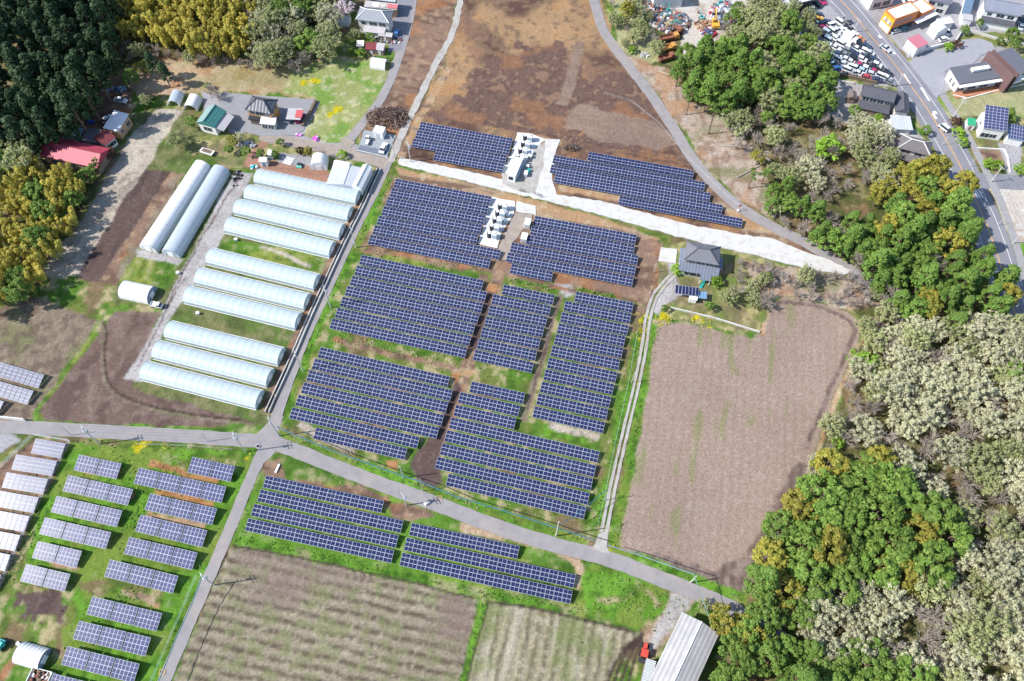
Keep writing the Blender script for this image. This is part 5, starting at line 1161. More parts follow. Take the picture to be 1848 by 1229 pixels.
car('sedan', 'white', (1640, 3), 5, 'white car parked at the back of the orange shop'); car('sedan', 'black', (1844, 36), 78, 'black car at the right edge beside the grey-tiled house'); car('sedan', 'silver', (1842, 47), 70, 'silver car at the right edge in front of the black car')
car('hatch', 'teal', (1630, 50), 20, 'blue-green car under the canopy of the orange shop'); car('hatch', 'white', (1616, 56), 25, 'pale car at the corner of the orange shop front')
LOT = [('sedan', 'black', 1474, 6, 130), ('sedan', 'crimson', 1483, 1, 110), ('pickup', 'white', 1462, 17, 5), ('van', 'yellow', 1456, 8, 80), ('sedan', 'navy', 1474, 26, 4), ('sedan', 'yellow', 1475, 34, 8), ('sedan', 'navy', 1490, 40, 14), ('pickup', 'silver', 1470, 45, 20), ('hatch', 'crimson', 1485, 50, 10), ('van', 'white', 1500, 46, 20), ('van', 'white', 1515, 41, 130), ('pickup', 'grey', 1528, 38, 130),
 ('hatch', 'pale blue', 1464, 48, 30), ('sedan', 'blue', 1453, 56, 20), ('hatch', 'black', 1484, 60, 130), ('van', 'pale blue', 1491, 59, 130), ('van', 'white', 1501, 57, 130), ('hatch', 'silver', 1510, 55, 130), ('pickup', 'white', 1521, 54, 128), ('pickup', 'black', 1532, 54, 128), ('van', 'pale blue', 1494, 73, 140), ('hatch', 'white', 1508, 70, 130), ('sedan', 'silver', 1514, 66, 140), ('van', 'white', 1542, 65, 130), ('hatch', 'orange', 1551, 71, 150), ('sedan', 'black', 1552, 79, 160),
 ('hatch', 'black', 1490, 84, 135), ('sedan', 'white', 1507, 86, 140), ('van', 'white', 1517, 80, 140), ('sedan', 'navy', 1562, 83, 150), ('hatch', 'grey', 1530, 92, 140), ('sedan', 'navy', 1539, 95, 135), ('sedan', 'white', 1546, 88, 140), ('hatch', 'white', 1561, 92, 150), ('hatch', 'silver', 1569, 96, 150),
 ('hatch', 'pale blue', 1499, 100, 10), ('hatch', 'pale blue', 1499, 108, 10), ('sedan', 'navy', 1513, 97, 160), ('sedan', 'grey', 1525, 99, 145), ('hatch', 'black', 1541, 104, 145), ('sedan', 'black', 1567, 103, 160), ('hatch', 'navy', 1577, 108, 150), ('van', 'pale blue', 1499, 117, 15), ('hatch', 'blue', 1510, 124, 20), ('van', 'white', 1513, 109, 140), ('sedan', 'white', 1526, 107, 150), ('hatch', 'silver', 1523, 116, 150), ('sedan', 'white', 1535, 112, 150), ('sedan', 'crimson', 1551, 117, 155), ('sedan', 'grey', 1546, 121, 160), ('sedan', 'black', 1576, 120, 160),
 ('hatch', 'white', 1555, 107, 150), ('van', 'white', 1529, 127, 150), ('pickup', 'silver', 1537, 131, 160), ('sedan', 'white', 1549, 132, 155), ('van', 'white', 1540, 123, 150), ('sedan', 'crimson', 1577, 129, 155), ('hatch', 'silver', 1573, 134, 160), ('hatch', 'white', 1582, 117, 150), ('sedan', 'navy', 1583, 144, 165), ('hatch', 'red', 1564, 140, 160), ('hatch', 'pale blue', 1556, 128, 150), ('sedan', 'black', 1600, 131, 138), ('sedan', 'grey', 1606, 148, 150), ('hatch', 'white', 1600, 141, 140), ('hatch', 'white', 1563, 124, 150), ('van', 'white', 1590, 138, 150)]
KW = {'sedan': 'car', 'hatch': 'short hatchback', 'van': 'boxy van', 'pickup': 'pickup truck'}
cnt = {}
for k, c, x, y, a in LOT: cnt[(k, c)] = cnt.get((k, c), 0) + 1
near = [(1474, 6, 'by the repair shed'), (1462, 17, 'in front of the repair shed'), (1475, 30, 'in the short row below the repair shed'), (1490, 45, 'beside the trees at the upper end of the lot'), (1530, 45, 'at the road edge, upper end of the lot'), (1495, 75, 'against the trees in the upper lot'), (1548, 76, 'at the road edge beside the box truck'), (1500, 110, 'against the trees in the lower lot'), (1575, 108, 'at the road edge, middle of the lot'), (1530, 105, 'in the middle of the packed lot'), (1535, 128, 'by the lower fence of the lot'), (1575, 130, 'near the tiled roof below the lot'), (1603, 140, 'at the pointed lower end of the lot')]
seen = {}
for k, c, x, y, a in LOT:
    w = min(near, key=lambda n: math.hypot(n[0] - x, n[1] - y))[2]
    lab = f'{c} {KW[k]} parked {w}'; seen[lab] = seen.get(lab, 0) + 1
    car(k, c, (x, y), a - 180 if a > 90 else a, lab, 'vehicles packed in the roadside car lot')
# the two box trucks among them
def truck(px, ang, label, cab_m, bed_m, boxed=True, L=5.6, name='box_truck', cat='truck', group=None, h=2.1):
    q = G(*px, 1.0); t = tag(empty(name, (q.x, q.y, .05), R(ang)), label, cat, group)
    b = MB(); b.extrude([(L / 2 - 1.7, .5), (L / 2, .5), (L / 2 + .05, 1.3), (L / 2 - .35, 2.2), (L / 2 - 1.6, 2.25), (L / 2 - 1.7, 2.2)], -.95, .95, cab_m); b.build('cab', t)
    b = MB(); b.face([(L / 2 + .06, -.8, 1.35), (L / 2 + .06, .8, 1.35), (L / 2 - .30, .75, 2.12), (L / 2 - .30, -.75, 2.12)], M_GLASS); b.build('windscreen', t)
    b = MB()
    if boxed: b.box((-1.0, 0, .9 + h / 2), (L - 2.0, 2.0, h), bed_m)
    else:
        b.box((-1.0, 0, .95), (L - 2.0, 2.0, .12), bed_m)
        for (x, y, dx, dy) in ((-1.0, -1.0, L - 2.0, .08), (-1.0, 1.0, L - 2.0, .08), (-L / 2 + .0, 0, .08, 2.0), (L / 2 - 2.02, 0, .08, 2.0)): b.box((x, y, 1.35), (dx, dy, .8), bed_m)
    b.build('cargo_box' if boxed else 'tipper_bed', t)
    b = MB(); b.box((-.2, 0, .62), (L - .6, .8, .25), M_DARK); b.build('chassis', t)
    w = MB().tube([(0, -.14, 0), (0, .14, 0)], .42, M_TYRE, 10).mesh('wheel')
    for x in (-L / 2 + 1.0, L / 2 - .9):
        for y in (-.85, .85): link('wheel', w, t, (x, y, .42))
    return t
M_RUST = mat('rusty_steel', (.20, .075, .05), .8, .4, 2.0, dirt=(.38, .20, .08, .6)); M_ORCH = mat('ochre_paint', (.50, .27, .07), .6, .3, 2.0, dirt=(.2, .08, .05, .7))
PW = paint_mat('white', PAINTS['white'])
truck((1534, 70), -42, 'white box truck amid the packed cars at the road edge', PW, PW); truck((1524, 76), -42, 'flatbed truck with grey deck beside the white box truck', PW, M_STEEL, boxed=False)
truck((1208, 68), 18, 'rusty ochre dump truck, uppermost of the old trucks by the scrapyard', M_ORCH, M_RUST, False, 7.0, 'dump_truck', 'dump truck', 'old dump trucks by the scrapyard')
truck((1208, 86), 22, 'stripped yellow truck between the two rusty dump trucks', M_ORCH, M_ORCH, False, 5.0, 'dump_truck', 'dump truck', 'old dump trucks by the scrapyard')
truck((1203, 104), 24, 'dark red rusty dump truck, lowest of the old trucks by the trees', M_RUST, M_RUST, False, 6.0, 'dump_truck', 'dump truck', 'old dump trucks by the scrapyard')
truck((1222, 57), 40, 'small brown flatbed wreck above the ochre dump truck', M_RUST, M_RUST, False, 4.6, 'dump_truck', 'dump truck', 'old dump trucks by the scrapyard')
def excavator(px, ang, label, col, s=1.0):
    q = G(*px); t = tag(empty('excavator', tuple(q), R(ang)), label, 'excavator'); t.scale = (s, s, s)
    for y in (-1.1, 1.1):
        b = MB(); b.extrude([(-1.8, 0), (1.8, 0), (2.1, .4), (1.8, .8), (-1.8, .8), (-2.1, .4)], y - .3, y + .3, M_DARK); b.build('track', t)
    b = MB(); b.box((-.4, 0, 1.35), (3.2, 2.5, 1.0), col, taper=.94); b.build('body', t)
    b = MB(); b.box((.5, .75, 2.3), (1.5, .95, 1.3), col, taper=.9); c = b.build('cab', t); b = MB(); b.box((.55, .75, 2.35), (1.54, .8, .8), M_GLASS); b.build('cab_window', c)
    b = MB(); b.tube([(1.0, -.2, 1.6), (3.0, -.2, 4.2), (4.6, -.2, 3.8)], .26, col, 4); b.build('boom', t)
    b = MB(); b.tube([(4.5, -.2, 4.0), (5.4, -.2, 1.4)], .2, col, 4); b.build('arm', t)
    b = MB(); b.extrude([(5.0, 1.5), (5.7, 1.4), (5.9, .8), (5.3, .5), (4.9, .9)], -.7, .3, M_DARK); b.build('bucket', t)
    return t
M_EXC = mat('excavator_yellow', (.60, .34, .05), .5, .15, 2.0)
excavator((1290, 48), 92, 'yellow excavator with raised boom beside the scrap heap', M_EXC); excavator((1207, 24), 95, 'small teal excavator at the edge of the left scrap heap', M_TEAL, .6); excavator((1299, 12), 60, 'teal machine near the grey wrecks at the top of the scrapyard', M_TEAL, .7); excavator((1266, 34), 110, 'small pale green machine left of the yellow excavator', mat('pale_machine', (.12, .34, .32), .5, .2), .55)

# ------------------------------------------------------------------ heaps
def heap(name, label, cat, px, rx, ry, hz, cols, n, smin, smax, rz=0.0, sticks=False, kind=None, rough=.7):
    m, nt, b = nodes_of(name + '_mix'); geo = N(nt, 'ShaderNodeNewGeometry'); cr = N(nt, 'ShaderNodeValToRGB'); cr.color_ramp.interpolation = 'CONSTANT'
    e = cr.color_ramp.elements
    for i, c in enumerate(cols):
        k = e[i] if i < 2 else e.new(i / len(cols)); k.position = i / len(cols); k.color = (*c, 1)
    nt.links.new(geo.outputs['Random Per Island'], cr.inputs[0]); nt.links.new(cr.outputs[0], b.inputs['Base Color']); b.inputs['Roughness'].default_value = rough
    rr = random.Random(n + int(px[0])); q = G(*px); mb = MB()
    for i in range(n):
        a = rr.uniform(0, 6.28); r = math.sqrt(rr.random()); x = rx * r * math.cos(a); y = ry * r * math.sin(a); z = hz * (1 - r * r) * rr.uniform(.3, 1.0) + .15
        if sticks:
            L = rr.uniform(smin, smax); t = rr.uniform(0, 6.28); d = Vector((math.cos(t), math.sin(t), rr.uniform(-.3, .35))) * L / 2; p = Vector((x, y, z))
            mb.tube([p - d, p + d * .3 + Vector((0, 0, rr.uniform(-.1, .1))), p + d], rr.uniform(.06, .16), m, 3, .03)
        else: mb.box((x, y, z), (rr.uniform(smin, smax), rr.uniform(smin, smax), rr.uniform(.2, .9)), m, rr.uniform(0, 3.1), rr.uniform(.6, 1))
    o = mb.build(name, None, tuple(q), rz); return tag(o, label, cat, kind=kind)
SC = [(.05, .05, .06), (.30, .30, .31), (.30, .08, .06), (.09, .12, .18), (.45, .44, .42), (.20, .11, .07), (.08, .18, .18), (.38, .30, .18), (.12, .12, .13), (.5, .5, .52)]
heap('scrap_heap', 'mixed heap of coloured scrap metal and wreck parts, left side of the scrapyard', 'scrap heap', (1212, 40), 6.5, 6.0, 2.2, SC, 420, .4, 1.7)
heap('scrap_heap', 'heap of white and dark scrap by the grey shed', 'scrap heap', (1177, 18), 4.5, 5.5, 2.0, SC, 220, .4, 1.6)
heap('scrap_heap', 'pile of grey car wrecks right of the yellow excavator', 'scrap heap', (1312, 26), 5.5, 6.0, 2.2, [(.30, .32, .36), (.10, .10, .12), (.5, .5, .52), (.35, .05, .06), (.2, .22, .26)], 240, .5, 2.2)
heap('scrap_heap', 'low rusty heap around the tracks of the yellow excavator', 'scrap heap', (1272, 46), 4.0, 2.6, .9, [(.30, .14, .08), (.4, .25, .14), (.15, .1, .08), (.5, .4, .3)], 120, .3, 1.0)
heap('scrap_heap', 'small pile with a white and maroon wreck near the trees', 'scrap heap', (1278, 60), 2.6, 2.2, 1.3, [(.6, .6, .62), (.3, .03, .04), (.06, .1, .2), (.1, .1, .1)], 40, .6, 1.6)
heap('brush_pile', 'dark brown pile of uprooted brush beside the gravel parking pad', 'brush pile', (700, 214), 7.0, 4.8, 2.6, [(.10, .055, .04), (.05, .03, .03), (.18, .11, .085), (.26, .18, .14)], 620, 1.0, 3.4, sticks=True)
heap('root_pile', 'round heap of dark roots in the burnt field above the inverters', 'brush pile', (1033, 267), 2.6, 1.6, 1.0, [(.10, .07, .06), (.16, .11, .09)], 90, .6, 1.8, sticks=True)
heap('bag_pile', 'heap of blue bags in the shaded yard, left of two', 'bag pile', (196, 161), 2.0, 1.4, .9, [(.10, .20, .42), (.30, .38, .48), (.05, .07, .12), (.5, .5, .52)], 40, .4, .9)
heap('bag_pile', 'heap of blue bags in the shaded yard, right of two', 'bag pile', (218, 162), 1.7, 1.3, .8, [(.10, .20, .42), (.34, .42, .5), (.05, .07, .12)], 34, .4, .9)
heap('bag_pile', 'blue sheet bundle beside the blue-roofed shed', 'bag pile', (164, 221), .9, .8, .8, [(.04, .12, .5), (.05, .1, .4)], 10, .5, .9)
heap('clutter', 'garden clutter of pots and boards below the top lane house', 'garden clutter', (700, 72), 5.0, 2.2, .6, SC + [(.6, .58, .5)], 110, .25, .9)
heap('clutter', 'tyres and tubs at the top end of the gravel apron', 'garden clutter', (428, 322), 1.6, 3.2, .5, [(.02, .02, .02), (.05, .05, .05), (.3, .3, .3)], 30, .3, .8)
heap('clutter', 'turquoise boxes at the top end of the gravel apron', 'garden clutter', (459, 303), 1.4, .8, .7, [(.03, .4, .42), (.7, .7, .7), (.03, .36, .4)], 9, .5, 1.0)
heap('clutter', 'white pots and grey stones among the yard shrubs', 'garden clutter', (445, 262), 3.0, 1.8, .4, [(.6, .6, .6), (.3, .3, .34), (.4, .4, .44)], 60, .2, .6)
heap('rubble', 'pale rubble heap on the soil left of the hill lane', 'rubble heap', (1163, 100), 1.8, 1.2, .5, [(.5, .5, .48), (.4, .38, .36)], 30, .3, .8)
heap('magenta_sheets', 'magenta tarpaulin bundles on the lane bend', 'tarpaulin', (571, 251), .9, .9, .5, [(.62, .04, .55), (.7, .1, .6), (.7, .6, .68)], 12, .5, 1.0); heap('magenta_sheets', 'magenta sheet strip at the corner of the paved farmyard', 'tarpaulin', (538, 244), 1.2, .5, .3, [(.62, .04, .55), (.7, .4, .65)], 9, .4, .9)
t = tag(empty('boat_trailer', (*G(375, 276)[:2], 0), YAW - R(8)), 'open white-rimmed skiff full of soil on the lawn', 'skiff'); b = MB()
b.extrude([(-2.0, .3), (2.0, .3), (2.3, .9), (-2.2, .9)], -.9, .9, M_WALLP); b.build('hull', t); b = MB(); b.box((0, 0, .92), (3.4, 1.4, .04), M_BARK); b.build('load', t)
q = G(76, 1224); t = tag(empty('open_skip', (q.x, q.y, 0), YAW), 'open white container heaped with brown debris at the lower edge', 'skip'); b = MB()
for (x, y, dx, dy) in ((0, -1.6, 4.6, .15), (0, 1.6, 4.6, .15), (-2.3, 0, .15, 3.3), (2.3, 0, .15, 3.3)): b.box((x, y, .75), (dx, dy, 1.5), M_WALLP)
b.build('side_wall', t); b = MB(); rr = random.Random(4)
for i in range(70): b.box((rr.uniform(-2, 2), rr.uniform(-1.4, 1.4), rr.uniform(.5, 1.3)), (rr.uniform(.3, 1), rr.uniform(.2, .6), .2), random.Random(i).choice([M_BARK, M_RUST, M_TANK]), rr.uniform(0, 3))
b.build('debris', t)
q = G(6, 1164); t = tag(empty('small_tractor', (q.x, q.y, 0), R(70)), 'turquoise small tractor with white top at the left edge', 'tractor'); b = MB(); b.box((0, 0, .9), (2.2, 1.4, 1.0), M_TEAL, taper=.9); b.build('body', t); b = MB(); b.box((-.2, 0, 1.9), (1.4, 1.4, .12), mat('turquoise_top', (.08, .44, .42), .5, .2)); b.build('canopy', t)
w = MB().tube([(0, -.15, 0), (0, .15, 0)], .5, M_TYRE, 10).mesh('wheel')
for x in (-.8, .8):
    for y in (-.8, .8): link('wheel', w, t, (x, y, .5))
q = G(1162, 1176); t = tag(empty('farm_tractor', (q.x, q.y, 0), R(75)), 'red farm tractor parked beside the long barn', 'tractor'); MR = mat('tractor_red', (.52, .06, .04), .5, .12)
b = MB(); b.box((.9, 0, 1.1), (1.6, .9, .8), MR, taper=.9); b.build('bonnet', t); b = MB(); b.box((-.6, 0, 1.3), (1.4, 1.5, 1.2), M_GLASS, taper=.92); b.build('cab', t); b = MB(); b.box((-.6, 0, 2.05), (1.7, 1.6, .14), MR); b.build('cab_roof', t)
wb = MB().tube([(0, -.2, 0), (0, .2, 0)], .75, M_TYRE, 12).mesh('wheel'); wf = MB().tube([(0, -.15, 0), (0, .15, 0)], .45, M_TYRE, 10).mesh('wheel')
for y in (-.85, .85): link('wheel', wb, t, (-.7, y, .75)); link('wheel', wf, t, (1.3, y * .85, .45))
b = MB(); b.box((-2.1, 0, .6), (1.0, 1.9, .7), M_DARK); b.build('tiller', t)
for px, l in (((426.5, 434), 'small white box on the grass between the upper greenhouses'), ((358, 567), 'small white box on the grass below the seventh greenhouse'), ((322, 494), 'small white box on the grass left of the gravel apron')):
    q = G(*px); t = tag(empty('irrigation_box', (q.x, q.y, 0), .3), l, 'box', 'white irrigation boxes on the grass'); b = MB(); b.box((0, 0, .4), (.8, .7, .8), M_WALLP); b.build('body', t); b = MB(); b.box((0, 0, .83), (.9, .8, .06), M_WHITE); b.build('lid', t)
t = tag(empty('white_board', (*G(501, 846)[:2], .1), R(75)), 'white concrete slab lying on the dark soil by the junction', 'slab'); b = MB(); b.box((0, 0, .15), (2.4, .5, .3), M_WALLP); b.build('slab', t)
t = tag(empty('concrete_block', (*G(771, 908)[:2], 0), .4), 'pale rock beside the lower lane under the utility pole', 'rock'); b = MB(); b.box((0, 0, .4), (1.7, 1.2, .9), M_CONC, .3, .6); b.build('rock', t)
t = tag(empty('white_board', (*G(38, 1166)[:2], .1), R(-35)), 'white board lying behind the ribbed arched shed', 'board'); b = MB(); b.box((0, 0, .2), (2.4, .7, .4), M_WALLP); b.build('board', t)
t = tag(empty('site_hoarding', (*G(20, 757)[:2], 0), R(-5)), 'long low white hoarding beside the lane at the left edge', 'hoarding'); b = MB(); b.box((0, 0, .8), (8.0, .2, 1.5), M_WALLP); b.build('panel', t); b = MB()
for x in (-3.8, -1.3, 1.3, 3.8): b.box((x, .15, .8), (.1, .1, 1.6), M_STEEL)
b.build('post', t)
# a mirror post on the hill lane
q = G(1331.5, 381); t = tag(empty('mirror_post', tuple(q)), 'round traffic mirror on an orange post beside the hill lane', 'traffic mirror'); MO = mat('mirror_orange', (.5, .16, .05), .5, .1); b = MB(); b.tube([(0, 0, 0), (0, 0, 2.8)], .06, MO); b.build('post', t); b = MB(); b.tube([(0, -.05, 2.7), (.02, -.12, 2.7)], .5, MO, 14); b.build('mirror', t); b = MB(); b.box((0, 0, .35), (.6, .6, .7), M_WALLP); b.build('base', t)

# ------------------------------------------------------------------ utility poles and wires
M_WIRE = mat('cable_black', (.03, .03, .035), .6, .1); M_BLUE = mat('blue_cable_cover', (.05, .15, .20), .5, .15, .6); M_TEALW = mat('teal_cable_cover', (.14, .24, .24), .5, .15, .6)
def pole(base, top, label, arms=0, transformer=False, thin=False, hmax=12, h=None):
    h = h or min(hmax, max(4.0, height_of(base, top))); q = G(*base)
    t = tag(empty('utility_pole', tuple(q), RNG.uniform(-.2, .2)), label, 'utility pole', 'utility poles')
    r = .09 if thin else .17; b = MB(); b.tube([(0, 0, -.3), (0, 0, h)], r, M_POLE, 8, r * .7); b.build('pole', t)
    for k in range(arms):
        b = MB(); b.box((0, 0, h - .3 - k * .8), (.1, 2.0, .1), M_STEEL, .5); a = b.build('crossarm', t)
        for y in (-.85, 0, .85):
            b = MB(); b.cyl((-y * math.sin(.5), y * math.cos(.5), h - .25 - k * .8), .07, .22, M_WHITE, 6); b.build('insulator', a)
    if transformer:
        b = MB(); b.cyl((.36, .1, h - 2.6), .30, .9, M_STEEL, 10); b.build('transformer', t)
    t['top'] = (q.x, q.y, h); return t
PP = [((129.8, 785.6), (112, 767), 'thin leaning pole beside the lane, left of the transformer pole', 0, 0, 1), ((180.6, 801.3), (150, 767.7), 'transformer pole with crossarms above the yellow blossom by the lane', 2, 1, 0), ((375.2, 797), (362.4, 780.4), 'plain thin pole by the lane above the slate tables', 0, 0, 1), ((443.8, 815.5), (421, 783), 'transformer pole at the corner of the grassy field by the junction', 2, 1, 0),
 ((503.7, 786.8), (481.6, 757.5), 'pole with white crossarm at the lane junction', 2, 0, 0), ((538.3, 802), (522.3, 780.4), 'dark pole carrying the start of the blue cable', 0, 0, 1), ((547.2, 669.8), (530, 636.7), 'pole beside the lane opposite the eighth greenhouse', 1, 0, 0), ((597.3, 555.6), (579.5, 520), 'pole with transformer opposite the fifth greenhouse', 2, 1, 0), ((642.4, 446.8), (629, 412), 'pole beside the lane opposite the third greenhouse', 1, 0, 0),
 ((713, 287.4), (702.9, 248), 'tall pole between the parking pad and the white road', 2, 0, 0), ((741, 292), (734.7, 258), 'dark-topped pole standing in the end of the white road', 2, 1, 0), ((715.6, 232), (711.8, 213.6), 'thin pole standing by the brush pile', 0, 0, 1), ((533, 270), (523.6, 243), 'thin pole between the farm lane and the grey yard', 0, 0, 1), ((728.3, 862.5), (720.7, 842), 'pole with white top beside the orange dry grass', 0, 0, 0), ((763, 886), (755, 864), 'dark pole under the blue cable by the black soil', 0, 0, 1), ((733.4, 912), (722, 894.8), 'pole with white switchgear on the south side of the lower lane', 2, 1, 0),
 ((1003.2, 967.3), (1004, 940.6), 'bright white pole beside the lower lane near the track mouth', 0, 0, 0), ((1245.7, 1051.8), (1252, 1035.5), 'pale pole at the bottom edge of the ploughed field', 0, 0, 0), ((386.8, 1055.9), (364, 1037), 'transformer pole with crossarms beside the lane above the stubble field', 2, 1, 0), ((1139.7, 690.5), None, 'thin dark post beside the wheel track, upper of two', 0, 0, 1), ((1091.5, 903), None, 'thin dark post beside the wheel track, lower of two', 0, 0, 1), ((1172, 532), (1173, 515), 'pole where the gravel drive meets the wheel track', 0, 0, 1), ((1179.5, 492), (1181, 474), 'white pole left of the gravel drive of the hip-roofed house', 0, 0, 1),
 ((1540, 58), (1549, 34), 'slim street pole beside the crowded car lot', 1, 0, 0), ((1618.7, 154.6), (1629.8, 134.7), 'slim street pole at the lower tip of the car lot', 1, 0, 0), ((1691.4, 172.4), (1704, 148), 'dark street pole on the lawn before the clinic', 0, 0, 1), ((1714.6, 218.5), (1736.6, 175.5), 'long leaning street pole beside the red hedge', 2, 0, 0), ((1787.4, 328.5), (1808, 300), 'street pole at the side road corner above the dirt lot', 1, 0, 0), ((1800, 407), (1808, 395), 'short lamp pole on the pavement beside the tree shadows', 0, 0, 1), ((1826.8, 440), (1846, 412), 'street pole between the dirt lot and the green verge', 1, 0, 0), ((1749, 301), (1757, 290), 'short white post beside the main road by the vegetable plot', 0, 0, 1), ((1700, 262), (1707, 248), 'slim pole at the kerb beside the white-ridged house', 0, 0, 1)]
POLES = []
for b_, t_, l, a, tr, th in PP: POLES.append(pole(b_, t_ or b_, l, a, tr, th, h=None if t_ else 6.5))
def cable(name, pts, r, m, label, sag=.4, group=None):
    mb = MB()
    for p, q in zip(pts[:-1], pts[1:]):
        p, q = Vector(p), Vector(q); n = max(4, int((q - p).length / 3)); s_ = sag * min(1, (q - p).length / 25)
        mb.tube([p.lerp(q, i / n) - Vector((0, 0, 4 * s_ * (i / n) * (1 - i / n))) for i in range(n + 1)], r, m, 4, cap=False)
    return tag(mb.build(name), label, 'cable', group)
top = lambda i, dz=-.2: Vector(tuple(POLES[i]['top'])) + Vector((0, 0, dz))
def at_h(px, h): return G(*px, h)
cable('overhead_cable', [at_h((500, 770), 5.2), at_h((524, 781), 5.2), at_h((600, 813), 4.8), at_h((721, 857), 5.0), at_h((757, 868), 5.0), at_h((820, 895), 4.8), at_h((920, 925), 4.8), at_h((1003, 952), 5.0), at_h((1075, 975), 4.8)], .13, M_BLUE, 'thick blue overhead cable running along the lower lane, left stretch', .0)
cable('overhead_cable', [at_h((1095, 983), 4.8), at_h((1150, 1000), 5.0), at_h((1252, 1036), 6.4)], .10, mat('pale_blue_cover', (.20, .26, .34), .5, .15), 'thick pale blue overhead cable below the ploughed field', .2)
cable('overhead_cable', [at_h((1252, 1036), 6.6), at_h((1286, 1131), 5.2)], .09, M_TEALW, 'teal overhead cable from the ploughed field corner to the long barn', .2); cable('overhead_cable', [at_h((1012, 946), 5.0), at_h((1035, 933), 4.6), at_h((1092, 886), 5.5)], .08, M_BLUE, 'thin blue cable crossing the corner of the solar block to the post', .4)
cable('overhead_cable', [at_h((364, 1042), 6.0), at_h((348, 1085), 4.8), at_h((318, 1150), 4.6), at_h((290, 1220), 4.6), at_h((272, 1260), 4.6)], .14, M_TEALW, 'teal covered cable above the grass beside the lower left lane', .3)
for a, b_, l in ((4, 6, 'overhead wires from the junction pole to the eighth greenhouse pole'), (6, 7, 'overhead wires along the lane opposite the middle greenhouses'), (7, 8, 'overhead wires along the lane opposite the fifth greenhouse'), (8, 9, 'overhead wires from the third greenhouse pole to the parking pad'), (1, 3, 'overhead wires along the lane above the slate tables'), (3, 4, 'overhead wires crossing the lane junction'), (9, 10, 'short overhead wires above the end of the white road'), (4, 15, 'overhead wires from the junction to the switchgear pole'), (13, 15, 'short wires crossing the lower lane'), (23, 24, 'street wires beside the car lot'), (24, 26, 'street wires across the main road'), (26, 29, 'street wires beside the pavement')):
    A_, B_ = top(a), top(b_); n = (B_ - A_).normalized(); n = Vector((-n.y, n.x, 0)); mb = MB()
    for o in (-.7, 0, .7):
        k = 10; mb.tube([A_.lerp(B_, i / k) + n * o - Vector((0, 0, 4 * .7 * (i / k) * (1 - i / k))) for i in range(k + 1)], .018, M_WIRE, 3, cap=False)
    tag(mb.build('overhead_wires'), l, 'wires', 'overhead wires')

# ------------------------------------------------------------------ fences, ditch, low walls
def fence(px, label, h=1.2, step=3.0, pm=M_STEEL, rails=3, pr=.035, rr_=.014, net=None, name='wire_fence', white_tops=False, poly=None):
    P = [G(*p) for p in px] if poly is None else poly; root = tag(empty(name, tuple(P[0])), label, 'fence'); o0 = P[0]
    me = MB().tube([(0, 0, -.1), (0, 0, h)], pr, pm, 5).mesh('post'); cap = MB().cyl((0, 0, h - .12), pr * 1.8, .16, M_WHITE, 6).mesh('cap'); wr = MB()
    for a, b in zip(P[:-1], P[1:]):
        n = max(1, int((b - a).length / step))
        for i in range(n + 1):
            q = a.lerp(b, i / n) - o0; o = link('post', me, root, q)
            if white_tops: link('cap', cap, o)
        for k in range(rails):
            z = h * (k + 1) / rails - .04; wr.tube([a - o0 + Vector((0, 0, z)), b - o0 + Vector((0, 0, z))], rr_, pm, 3, cap=False)
        if net:
            m = max(1, int((b - a).length / .5))
            for i in range(m): q = a.lerp(b, i / m) - o0; wr.tube([q, q + Vector((0, 0, h))], rr_ * .8, net, 3, cap=False)
    wr.build('fence_wire', root); return root
fence([(720, 298), (780, 314), (928, 351)], 'thin wire fence along the lower edge of the white road, left of the gate'); fence([(978, 362), (1100, 394), (1240, 434), (1380, 467), (1452, 487)], 'thin wire fence along the lower edge of the white road, right of the gate')
fence([(908, 224), (935, 232), (1000, 248), (1100, 266), (1180, 282), (1244, 294)], 'row of white-tipped fence stakes below the burnt field', 1.3, 3.2, M_DARK, 1, .04, .012, white_tops=True)
fence([(1090, 170), (1140, 185), (1190, 225), (1235, 280), (1300, 345), (1338, 378)], 'thin stake fence between the burnt field and the hill lane', 1.0, 3.5, M_STEEL, 2)
MF = mat('pale_fence_steel', (.50, .53, .56), .5, .1)
fence([(62, 786), (128, 797), (60, 930), (0, 1062), (-30, 1125)], 'white-grey mesh fence around the glare-toned panel rows', 1.5, 2.0, MF, 5, .05, .025, MF); fence([(62, 786), (35, 813), (0, 846), (-30, 880)], 'pale mesh fence left of the glare-toned panel rows', 1.5, 2.0, MF, 5, .05, .025, MF)
MT = mat('teal_net', (.24, .40, .38), .6, .1)
fence([(356, 1038), (330, 1100), (300, 1170), (272, 1235)], 'teal net fence between the slate tables and the lane', 1.2, 2.5, MT, 4, .04, .016, MT)
fence([(1150, 600), (1134, 690), (1110, 800), (1090, 900), (1078, 950)], 'light net fence between solar rows and wheel track', 1.1, 3.0, MT, 3, .035, .012, MT)
fence([(250, 802), (330, 805), (420, 812)], 'low white cord fence in the blossom by the lane', .8, 3.0, MF, 2)
for a, b_, l in (((938, 345), (947, 348), 'left leaf of the dark open gate by the white road'), ((966, 352), (978, 357), 'right leaf of the dark open gate by the white road')):
    fence([a, b_], l, 1.5, 1.6, M_DARK, 4, .06, .03, M_DARK, 'gate')
